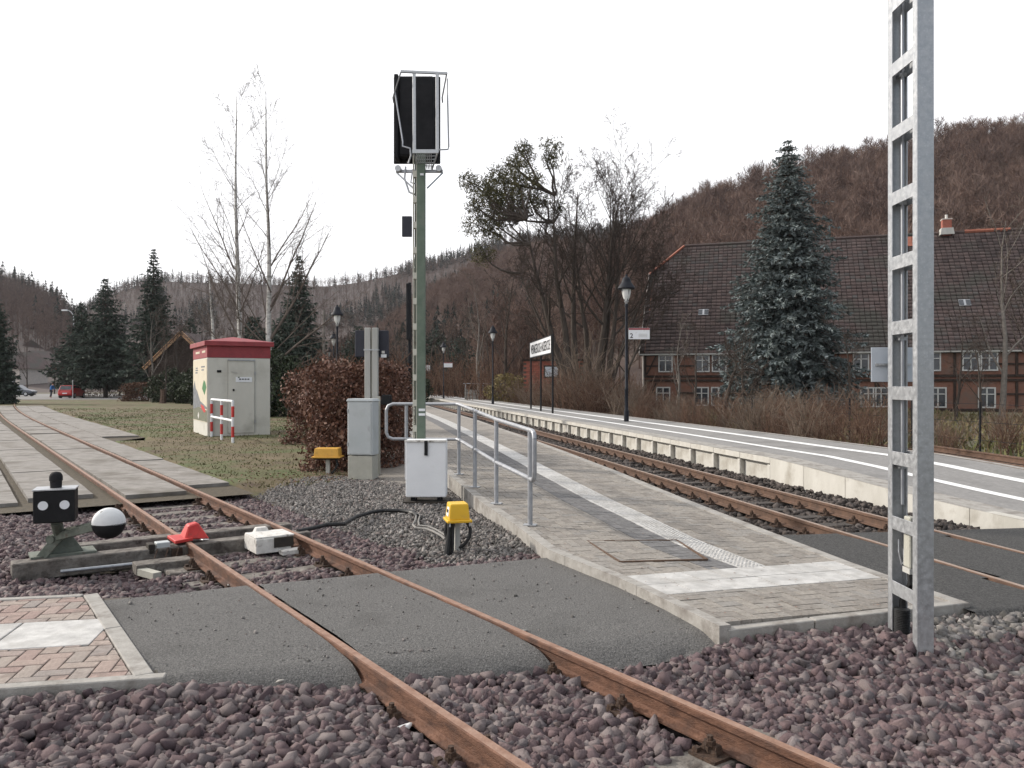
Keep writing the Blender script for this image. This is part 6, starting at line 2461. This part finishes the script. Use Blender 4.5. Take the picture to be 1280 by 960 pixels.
for (x_, d_, h_, f_, lb_) in mids:
    rt_ = tree_thing('bare_tree', lb_, (px(x_, d_), d_, GZ), 'bare trees in the middle distance')
    rt_.scale = (h_ / 11.5 * RNG.uniform(.85, 1.1), h_ / 11.5, h_ / 11.5)
    rt_.rotation_euler = (0, 0, RNG.uniform(0, 6.28))
    link('trunk', forms[f_][0], rt_)
    link('crown', forms[f_][1], rt_)

# crooked fruit tree by the platform
t = Tree(90)
spx = bare_spec(n0=4, kids=(7, 7, 6, 4), up=.02, ang=(35, 70), ratio=(.6, .95), fine=.006, t0=.45)
spx[1]['wob'] = .25
spx[2]['wob'] = .25
t.branch(np.zeros(3), np.array([.05, 0, 1.0]), 3.0, .17, 0, spx)
ft = tree_thing('fruit_tree', 'dark crooked bare fruit tree left of the big spruce, behind the platform', (px(901, 34), 34, GZ))
put_tree(ft, t, ('bark', 'twig'), split=2)

# shrubs behind the platform
shrub_forms = []
for k_ in range(5):
    r = np.random.default_rng(120 + k_)
    P1, R1 = [], []
    for q in range(46):
        az, tilt = r.uniform(0, 6.28), r.uniform(.02, .6)
        L = r.uniform(1.1, 2.5)
        d0 = np.array([math.cos(az) * math.sin(tilt), math.sin(az) * math.sin(tilt), math.cos(tilt)])
        b0 = np.array([r.normal(0, .32), r.normal(0, .28), 0])
        pts = [b0]
        for i in range(5):
            d0 = d0 + r.normal(0, .1, 3)
            d0 /= np.linalg.norm(d0)
            pts.append(pts[-1] + d0 * L / 5)
        P1.append(pts)
        R1.append(np.linspace(.015, .005, 6))
        for i in range(9):
            j = r.integers(1, 5)
            f_ = r.uniform(0, 1)
            p0 = np.array(pts[j]) * (1 - f_) + np.array(pts[j + 1]) * f_
            d1 = d0 + r.normal(0, .55, 3)
            d1 /= np.linalg.norm(d1)
            l1 = r.uniform(.25, .75)
            tw_ = [p0 + d1 * l1 * s_ + r.normal(0, .02, 3) * s_ for s_ in np.linspace(0, 1, 6)]
            P1.append(tw_)
            R1.append(np.linspace(.007, .004, 6))
    V, F = tubes_batch(np.array(P1), np.array(R1), 3)
    tt_ = np.repeat(r.uniform(0, 1, len(P1)), 30)
    nq = 5 * 3
    tint_ = np.concatenate([np.repeat(r.uniform(0, 1, len(P1)), nq)] * 2)
    me = np_mesh('stems', V, F, tint_)
    me.materials.append(MT['shrub' if k_ % 3 else 'shrub_tan'])
    shrub_forms.append(me)
SG = 'bare reddish shrubs in the thicket behind the raised platform'
i = 0
for row, (dep, step) in enumerate(((0, 1.15), (2.2, 1.4), (4.6, 1.8), (8, 2.4))):
    s_ = 17.0 + row
    while s_ < 56 + row * 4:
        o_ = EO + 4.6 + dep + RNG.uniform(-.5, .5)
        p = mtr(s_, o_)
        pxl = 640 + p[0] / p[1] * 1000
        dens_ok = RNG.uniform(0, 1) < (.85 if pxl < 830 or 930 < pxl < 1090 else .6)
        if dens_ok and pxl < 1330:
            rt_ = thing('shrub', 'bare reddish twiggy shrub in the thicket behind the raised platform', 'shrub', (p[0], p[1], GZ), RNG.uniform(0, 6.28), SG)
            sc = RNG.uniform(.8, 1.3) * (.42 if 1090 < pxl else .62 if pxl > 930 else .5 if pxl > 800 else .85) + .03 * row
            rt_.scale = (sc * 1.15, sc * 1.15, sc)
            link('stems', shrub_forms[int(RNG.integers(0, 5))], rt_)
            i += 1
        s_ += step * RNG.uniform(.7, 1.3)
# tall pale shrub under the mistletoe tree
for (x_, d_, sc, lb_) in ((735, 44, 2.0, 'tall pale fan shaped shrub at the foot of the many stemmed tree'), (716, 47, 1.7, 'pale upright shrub left of the fan shaped one, beside the brick outbuilding')):
    rt_ = thing('shrub', lb_, 'shrub', (px(x_, d_), d_, GZ), 0)
    rt_.scale = (sc * .9, sc * .9, sc)
    link('stems', shrub_forms[0], rt_)
for (x_, d_, sc, lb_) in ((545, 86, 2.2, 'dark shrub at the far left end of the raised platform'), (585, 74, 1.8, 'reddish shrub left of the grey fence'), (565, 80, 2.0, 'shrub beneath the distant track sign'), (612, 64, 1.8, 'shrub behind the lone platform lamp')):
    rt_ = thing('shrub', lb_, 'shrub', (px(x_, d_), d_, GZ), 0)
    rt_.scale = (sc * 1.3, sc * 1.3, sc)
    link('stems', shrub_forms[1], rt_)


def leaf_mass(root, name, c, rx, n_, size, mat, box=False, seed=0, top=0.0):
    r = np.random.default_rng(seed)
    if box:
        P = r.uniform(-1, 1, (n_, 3))
        k = r.integers(0, 3, n_)
        sgn = np.where(r.uniform(0, 1, n_) < .5, -1, 1)
        P[np.arange(n_), k] = sgn * r.uniform(.8, 1.05, n_)
        P[:, 2] = np.where(P[:, 2] < -1, -1, P[:, 2])
        bump_ = 1 + .07 * np.sin(P[:, :1] * 7 + P[:, 2:] * 5) + .05 * np.cos(P[:, 1:2] * 9 + P[:, 2:] * 8)
        P = P * bump_
    else:
        P = r.normal(0, 1, (n_, 3))
        P /= np.linalg.norm(P, axis=1, keepdims=True)
        P *= r.uniform(.35, 1, (n_, 1)) ** .4 * (1 + .22 * np.sin(P[:, :1] * 6 + seed) * np.cos(P[:, 2:] * 5 + seed))
    V, F = blades(n_, r, np.array(c) + P * np.array(rx), size, .33)
    return link(name, np_mesh(name, V, F, np.repeat(np.clip(r.normal(.45, .25, n_), 0, 1), 2)), root, mat)


def twigs_in(root, c, rx, n_, L, mat, seed):
    r = np.random.default_rng(seed)
    b = np.array(c) + r.uniform(-1, 1, (n_, 3)) * np.array(rx)
    d = r.normal(0, .5, (n_, 3))
    d[:, 2] = np.abs(d[:, 2]) + .5
    d /= np.linalg.norm(d, axis=1, keepdims=True)
    l_ = r.uniform(.4, 1, (n_, 1)) * L
    P = np.stack([b, b + d * l_ * .5 + r.normal(0, .03, (n_, 3)), b + d * l_], 1)
    V, F = tubes_batch(P, np.tile(np.array([.009, .006, .003]), (n_, 1)), 3)
    me = np_mesh('twigs', V, F, np.full(len(F), .4))
    return link('twigs', me, root, mat, 'stuff')


h1 = thing('beech_hedge', 'nearer beech hedge block with brown withered leaves behind the grey cabinet', 'hedge', (-3.02, 16.0, -.1))
leaf_mass(h1, 'foliage', (0, 0, 1.02), (.9, .95, 1.03), 15000, .075, 'leaf_brown', True, 1)
leaf_mass(h1, 'inner_foliage', (0, 0, 1.0), (.8, .9, .95), 5000, .11, 'leaf_brown', False, 2)
twigs_in(h1, (0, 0, 1.1), (.9, 1.0, 1.0), 900, .5, 'shrub', 3)
h2 = thing('beech_hedge', 'farther beech hedge block with brown leaves, between kiosk and nearer hedge', 'hedge', (-4.75, 22.4, -.1))
leaf_mass(h2, 'foliage', (0, 0, 1.02), (1.38, .8, 1.0), 10000, .09, 'leaf_brown', True, 4)
leaf_mass(h2, 'inner_foliage', (0, 0, 1.05), (1.2, .65, .95), 3500, .12, 'leaf_brown', False, 5)
twigs_in(h2, (0, 0, 1.1), (1.3, .75, 1.0), 800, .5, 'shrub', 6)
h3 = thing('low_hedge', 'low dark brown hedge at the far side of the lawn, left of the kiosk', 'hedge', (px(205, 76), 76, -.1))
leaf_mass(h3, 'foliage', (0, 0, .85), (3.6, .6, .9), 7000, .17, 'shrub', True, 7)
twigs_in(h3, (0, 0, .7), (3.5, .6, .7), 700, .7, 'shrub', 8)
h4 = thing('low_hedge', 'bare twiggy hedge behind the red car and the firs', 'hedge', (px(135, 104), 104, -.1))
leaf_mass(h4, 'foliage', (0, 0, 1.1), (5.0, .7, 1.2), 6000, .2, 'shrub_tan', True, 9)
twigs_in(h4, (0, 0, .9), (5, .7, .9), 700, .9, 'shrub', 10)
for k_, (x_, d_, rx, hz_, lb_) in enumerate(((296, 41, 1.3, 3.2, 'ivy covered dark bush at the foot of the leaning birch'), (340, 40, 1.5, 3.4, 'ivy covered dark bush at the foot of the right birch'), (262, 62, 2.0, 3.5, 'dark green bush behind the kiosk roof'), (395, 62, 2.2, 3.2, 'dark evergreen bush behind the rear hedge'), (470, 70, 2.6, 3.2, 'dark evergreen bush behind the nearer hedge'), (510, 74, 2.2, 2.6, 'dark bush at the left foot of the green mast'))):
    bt = thing('evergreen_bush', lb_, 'bush', (px(x_, d_), d_, GZ))
    leaf_mass(bt, 'foliage', (0, 0, hz_ * .5), (rx, rx * .9, hz_ * .55), 4200, .2, 'leaf_ever', False, 200 + k_)
    twigs_in(bt, (0, 0, hz_ * .4), (rx * .6, rx * .6, hz_ * .4), 160, 1.0, 'twig', 210 + k_)
fo = thing('dry_bush', 'round yellowish bush right of the lone platform lamp', 'bush', (px(633, 60), 60, GZ))
leaf_mass(fo, 'foliage', (0, 0, 1.3), (1.6, 1.2, 1.4), 2600, .16, 'leaf_dry', False, 220)
twigs_in(fo, (0, 0, 1.0), (1.2, 1, .9), 300, 1.1, 'shrub_tan', 221)

# ------------------------------------------------------------------ fences
fc = thing('panel_fence', 'grey concrete panel fence with a handrail left of the brick outbuilding', 'fence', (px(582, 66), 66, GZ), rad(-14))
for q in range(4):
    G().box((q * 1.5, 0, .75), (.14, .14, 1.6)).build('fence_post', 'fence_conc', fc)
    if q < 3:
        for zz in (.3, .75, 1.2):
            G().box((q * 1.5 + .75, .01, zz), (1.34, .06, .42)).build('fence_panel', 'fence_conc', fc, bevel=.01)
G().bar((-.2, 0, 1.9), (4.9, 0, 1.9), .05, .05).build('fence_rail', 'galv_rail', fc)
for q in range(4):
    G().box((q * 1.5, 0, 1.72), (.05, .05, .36)).build('rail_stub', 'galv_rail', fc)
wf = thing('wire_fence', 'thin wire fence on dark posts in the rough grass behind the raised platform', 'fence', (0, 0, 0))
pr_ = [(px(1225, 20), 20.0), (px(1140, 22.5), 22.5), (px(1062, 25.5), 25.5), (px(940, 30.5), 30.5)]
pr_ = [(px(1300, 18), 18.0)] + pr_
for q in pr_:
    G().tube([(*q, GZ), (*q, 1.15)], .03, 6).build('fence_post', 'black_soft', wf)
for zz in (.2, .65, 1.1):
    G().tube([(*q, zz) for q in pr_], .006, 4).build('wire', 'black_soft', wf)

# rough grass behind the platform
n = 15000
ss = RNG.uniform(12, 70, n) ** 1.0
oo = EO + 3.6 + RNG.uniform(0, 1, n) ** 1.3 * 26
P = OM + TM * ss[:, None] + NM * oo[:, None]
ok = (np.abs(P[:, 0]) < .75 * P[:, 1])
P = P[ok]
n = len(P)
h = RNG.uniform(.08, .34, n)
az = RNG.uniform(0, 6.28, n)
base = np.stack([P[:, 0], P[:, 1], np.full(n, GZ)], -1)
sdv = np.stack([np.cos(az), np.sin(az), 0 * az], -1) * (.03 + .0012 * P[:, 1:2])
tip = base + np.stack([RNG.normal(0, .08, n), RNG.normal(0, .08, n), h], -1)
V = np.stack([base - sdv, base + sdv, tip], 1).reshape(-1, 3)
link('rough_grass', np_mesh('rough_grass', V, np.arange(3 * n).reshape(n, 3), np.clip(.5 + .4 * vnoise(P[:, 0] * .3, P[:, 1] * .3, 55) + RNG.normal(0, .15, n), 0, 1)), mat='grass', kind='stuff')["label"] = "rough yellow green grass between platform and farmhouse"

# ------------------------------------------------------------------ cars, person, far posts
def car(label, loc, rz, mat):
    t = thing('parked_car', label, 'car', loc, rz)
    # sections along the length: (x, half width, sill z, shoulder z)
    sec = [(-1.95, .68, .42, .72), (-1.85, .78, .3, .86), (-1.2, .83, .24, .92), (0, .84, .22, .92), (1.0, .83, .24, .88), (1.6, .79, .28, .8), (1.95, .66, .4, .64)]
    V, F = [], []
    for (x, hw, z0_, z1_) in sec:
        V += [(x, -hw * .96, z0_), (x, -hw, (z0_ + z1_) / 2), (x, -hw * .95, z1_), (x, hw * .95, z1_), (x, hw, (z0_ + z1_) / 2), (x, hw * .96, z0_)]
    for i in range(len(sec) - 1):
        for k in range(6):
            F.append((i * 6 + k, i * 6 + (k + 1) % 6, (i + 1) * 6 + (k + 1) % 6, (i + 1) * 6 + k))
    F += [tuple(range(5, -1, -1)), tuple((len(sec) - 1) * 6 + k for k in range(6))]
    g = G().add(V, F)
    body = g.build('body', mat, t, bevel=.03, smooth=True)
    g = G()
    cs = [(-1.85, .72, .88), (-1.5, .62, 1.42), (.15, .62, 1.46), (.95, .74, .88)]
    g.add([(x, -w_, z_) for x, w_, z_ in cs] + [(x, w_, z_) for x, w_, z_ in cs], [(0, 3, 2, 1), (4, 5, 6, 7), (1, 2, 6, 5), (0, 1, 5, 4), (2, 3, 7, 6)])
    g.build('cabin', mat, t, bevel=.03)
    for sg in (-1, 1):
        g = G()
        g.add([(-1.55, sg * .70, .95), (-1.3, sg * .645, 1.36), (.1, sg * .645, 1.38), (.7, sg * .72, .95)], [(0, 1, 2, 3) if sg < 0 else (3, 2, 1, 0)])
        g.build('side_window', 'glass', t)
        G().box((-1.88, sg * .6, .78), (.12, .2, .26)).build('tail_light', 'red', t, bevel=.02)
        G().box((1.85, sg * .52, .66), (.16, .26, .13)).build('headlight', 'lamp_glass', t, bevel=.02)
        for x in (-1.25, 1.2):
            wq = G().tube([(x, sg * .62, .3), (x, sg * .83, .3)], .3, 18).build('wheel', 'rubber', t)
            G().tube([(x, sg * .8, .3), (x, sg * .845, .3)], .19, 12).build('rim', 'galv', wq)
    G().add([(-1.81, -.62, .95), (-1.81, .62, .95), (-1.55, .56, 1.38), (-1.55, -.56, 1.38)], [(0, 3, 2, 1)]).build('rear_window', 'glass', t)
    G().box((-1.95, 0, .55), (.03, .5, .11)).build('plate', 'white', t)
    G().box((0, 0, .2), (3.5, 1.5, .12)).build('underbody', 'rubber', t)
    return t


car('red hatchback parked beside the firs across the lawn', (px(90, 92), 92, .0), rad(97), 'car_red')
car('dark grey car parked beyond the curving track at far left', (px(24, 105), 105, .0), rad(5), 'car_grey')
# person in a blue jacket, bending slightly forward
ps = thing('person', 'distant person in a bright blue jacket and dark trousers by the red car', 'person', (px(64, 94), 94, -.02))
def skin_part(name, mat, verts, edges, radii, root=0):
    me = bpy.data.meshes.new(name)
    me.from_pydata(verts, edges, [])
    o = bpy.data.objects.new(name, me)
    COL.objects.link(o)
    m = o.modifiers.new('skin', 'SKIN')
    for i, r_ in enumerate(radii):
        me.skin_vertices[0].data[i].radius = (r_, r_)
    me.skin_vertices[0].data[root].use_root = True
    s2 = o.modifiers.new('sub', 'SUBSURF')
    s2.levels = s2.render_levels = 2
    dg = bpy.context.evaluated_depsgraph_get()
    m2 = bpy.data.meshes.new_from_object(o.evaluated_get(dg))
    bpy.data.objects.remove(o)
    m2.polygons.foreach_set("use_smooth", np.ones(len(m2.polygons), dtype=bool))
    m2.materials.clear()
    return link(name, m2, ps, mat)
skin_part('body', 'skin', [(0, 0, .92), (.04, 0, 1.15), (.12, 0, 1.4), (.15, 0, 1.5), (.19, 0, 1.6), (.2, 0, 1.72), (.05, -.1, .86), (.1, -.11, .48), (.02, -.11, .08), (.14, -.11, .03), (-.04, .1, .86), (-.1, .11, .48), (-.22, .11, .09), (-.1, .11, .03), (.12, -.2, 1.4), (.1, -.27, 1.12), (.3, -.25, .92), (.36, -.24, .86), (.12, .2, 1.4), (.16, .27, 1.12), (.36, .25, .98), (.42, .24, .92)],
          [(0, 1), (1, 2), (2, 3), (3, 4), (4, 5), (0, 6), (6, 7), (7, 8), (8, 9), (0, 10), (10, 11), (11, 12), (12, 13), (2, 14), (14, 15), (15, 16), (16, 17), (2, 18), (18, 19), (19, 20), (20, 21)],
          [.13, .12, .13, .055, .095, .085, .085, .06, .042, .04, .085, .06, .042, .04, .055, .045, .036, .03, .055, .045, .036, .03])
skin_part('jacket', 'blue_cloth', [(0, 0, .86), (.04, 0, 1.15), (.12, 0, 1.4), (.14, 0, 1.47), (.12, -.2, 1.4), (.1, -.28, 1.12), (.29, -.26, .93), (.12, .2, 1.4), (.16, .28, 1.12), (.35, .26, .98)],
          [(0, 1), (1, 2), (2, 3), (2, 4), (4, 5), (5, 6), (2, 7), (7, 8), (8, 9)], [.19, .17, .17, .08, .085, .075, .06, .085, .075, .06])
skin_part('trousers', 'navy', [(0, 0, .9), (.05, -.1, .84), (.1, -.11, .48), (.02, -.11, .1), (-.04, .1, .84), (-.1, .11, .48), (-.21, .11, .1)], [(0, 1), (1, 2), (2, 3), (0, 4), (4, 5), (5, 6)], [.16, .11, .08, .065, .11, .08, .065])
g = G().lathe([(.02, .14), (.07, .12), (.1, .06), (.105, 0), (.09, -.05)], 12, (.185, 0, 1.69))
g.build('hair', 'timber', ps, smooth=True)
sl = thing('street_lamp', 'tall curved street lamp whose pale head shows above the left fir', 'lamp', (px(92, 108), 108, 0))
G().tube([(0, 0, 0), (0, 0, 10.3), (-.05, 0, 10.9), (-.4, 0, 11.4), (-.9, 0, 11.6)], [.1, .07, .06, .05, .05], 8).build('pole', 'galv', sl, smooth=True)
G().box((-1.2, 0, 11.55), (.8, .3, .18)).build('lamp_head', 'white', sl, bevel=.05)
for (x_, d_, h_, lb_) in ((91, 86, 2.0, 'thin grey post in front of the red car'), (15.5, 100, 2.7, 'thin pale post beside the dark parked car')):
    pt = thing('thin_post', lb_, 'post', (px(x_, d_), d_, 0))
    G().tube([(0, 0, 0), (0, 0, h_)], .05, 8).build('post', 'galv', pt)
    G().box((0, 0, h_), (.12, .12, .06)).build('post_cap', 'galv', pt)
for k_, (x_, d_, rx, hz_, lb_) in enumerate(((212, 72, 2.0, 3.0, 'dark bush in front of the timber house'), (236, 68, 1.7, 2.6, 'dark bush between timber house and kiosk'))):
    bt = thing('evergreen_bush', lb_, 'bush', (px(x_, d_), d_, GZ))
    leaf_mass(bt, 'foliage', (0, 0, hz_ * .5), (rx, rx * .9, hz_ * .55), 3600, .22, 'leaf_ever', False, 240 + k_)
    twigs_in(bt, (0, 0, hz_ * .4), (rx * .6, rx * .6, hz_ * .4), 160, 1.0, 'twig', 250 + k_)
for (x_, d_, h_, f_, lb_) in ((206, 70, 7.5, 1, 'dark bare tree before the timber house'), (222, 73, 8.0, 0, 'bare tree at the right half of the timber house'), (868, 40, 5.2, 2, 'small bare tree left of the spruce before the farmhouse'), (930, 39, 5.0, 1, 'small bare tree at the left foot of the spruce'), (1062, 41, 5.4, 0, 'small bare tree at the right foot of the spruce'), (1120, 38, 5.0, 1, 'small bare tree behind the lattice mast'), (1195, 40, 5.6, 2, 'small bare tree right of the lattice mast'), (1225, 36, 4.6, 0, 'low bare tree by the farmhouse windows at right'), (846, 45, 6.0, 3, 'pale small tree before the left end of the farmhouse')):
    rt_ = tree_thing('bare_tree', lb_, (px(x_, d_), d_, GZ), 'bare trees in the middle distance')
    rt_.scale = (h_ / 10.5, h_ / 10.5, h_ / 11.5)
    rt_.rotation_euler = (0, 0, RNG.uniform(0, 6.28))
    link('trunk', forms[f_][0], rt_)
    link('crown', forms[f_][1], rt_)
# grit and crumbs swept onto the asphalt and paving
n = 1100
oo = RNG.uniform(-1.5, 2.6, n)
vv = np.where(RNG.uniform(0, 1, n) < .45, RNG.uniform(0, .12, n), RNG.uniform(0, 1, n))
P = []
for o_, v_ in zip(oo, vv):
    s0, s1 = s_on(o_, NEAR_P, CDIR), s_on(o_, FAR_P, FDIR)
    P.append(sid(s0 + (s1 - s0) * (.03 + .97 * v_), o_))
P = np.array(P)
ok = rail_free(P, sl=False)
edge_x = np.interp(P[:, 1], YS, LX[:, 0])
ok &= P[:, 0] < edge_x - .05
P, vv = P[ok], vv[ok]
zz = -.008 - .045 * np.clip(1 - vv / .3, 0, 1) ** 1.5 - .1 * np.clip(1 - vv / .1, 0, 1) ** 1.5
V, F, T = scatter_stones(np.stack([P[:, 0], P[:, 1], zz], -1), np.clip(RNG.lognormal(math.log(.008), .5, len(P)), .004, .026), SMALL)
link('grit', np_mesh('grit', V, F, T), mat='gravel', kind='stuff')["label"] = 'loose grit scattered over the asphalt path'
n = 420
yy = 5.2 + 7 * RNG.uniform(0, 1, n) ** 1.3
P = np.array([PF(y_, f_, .006) for y_, f_ in zip(yy, RNG.uniform(.02, .95, n) ** 1.6)])
V, F = blades(n, RNG, P, .022, .4)
V[:, 2] = np.repeat(P[:, 2], 4) + np.abs(V[:, 2] - np.repeat(P[:, 2], 4)) * .3
link('leaf_litter', np_mesh('leaf_litter', V, F, RNG.uniform(0, 1, len(F))), mat='leaf_brown', kind='stuff')["label"] = 'bits of dead leaf on the platform paving'
n = 650
lx = RNG.normal(-3.2, .9, n)
ly = 13.4 + np.abs(RNG.normal(0, 1.3, n))
ok = (lx < -1.9) & (lx > -8)
lx, ly = lx[ok], ly[ok]
n = len(lx)
P = np.stack([lx, ly, np.maximum(lawn_z(lx, ly) - .14 * (1 - smooth(ly, 12.9 + .55 * np.clip(lx + 4.5, 0, 9) - .6, 13.8 + .55 * np.clip(lx + 4.5, 0, 9))), bedz_B(lx, ly)) + .02], -1)
V, F = blades(n, RNG, P, .05, .38)
V[:, 2] = np.repeat(P[:, 2], 4) + (V[:, 2] - np.repeat(P[:, 2], 4)) * .5
link('hedge_litter', np_mesh('hedge_litter', V, F, np.repeat(RNG.uniform(0, 1, n), 2)), mat='leaf_brown', kind='stuff')["label"] = 'fallen brown leaves at the foot of the hedge'
up = thing('utility_pole', 'slim wooden pole between birch and hedge lamps', 'pole', (px(405, 62), 62, GZ))
G().tube([(0, 0, 0), (0, 0, 7.6)], [.13, .09], 8).build('pole', 'bark_pale', up)
G().box((0, 0, 7.2), (.5, .1, .1)).build('crossarm', 'bark_pale', up)

# ------------------------------------------------------------------ haze in the valley air
hm = bpy.data.materials.new('haze')
hm.use_nodes = True
ht_ = hm.node_tree
ht_.nodes.clear()
ou = ht_.nodes.new("ShaderNodeOutputMaterial")
pv_ = ht_.nodes.new("ShaderNodeVolumePrincipled")
pv_.inputs["Color"].default_value = (.93, .93, .97, 1)
pv_.inputs["Density"].default_value = 0.0001
pv_.inputs["Anisotropy"].default_value = 0.3
ht_.links.new(pv_.outputs[0], ou.inputs["Volume"])
MT['haze'] = hm
hb = G().box((0, 735, 119), (3200, 1700, 242)).build('haze', 'haze', kind='stuff')
hb["label"] = 'thin pale haze in the valley air'
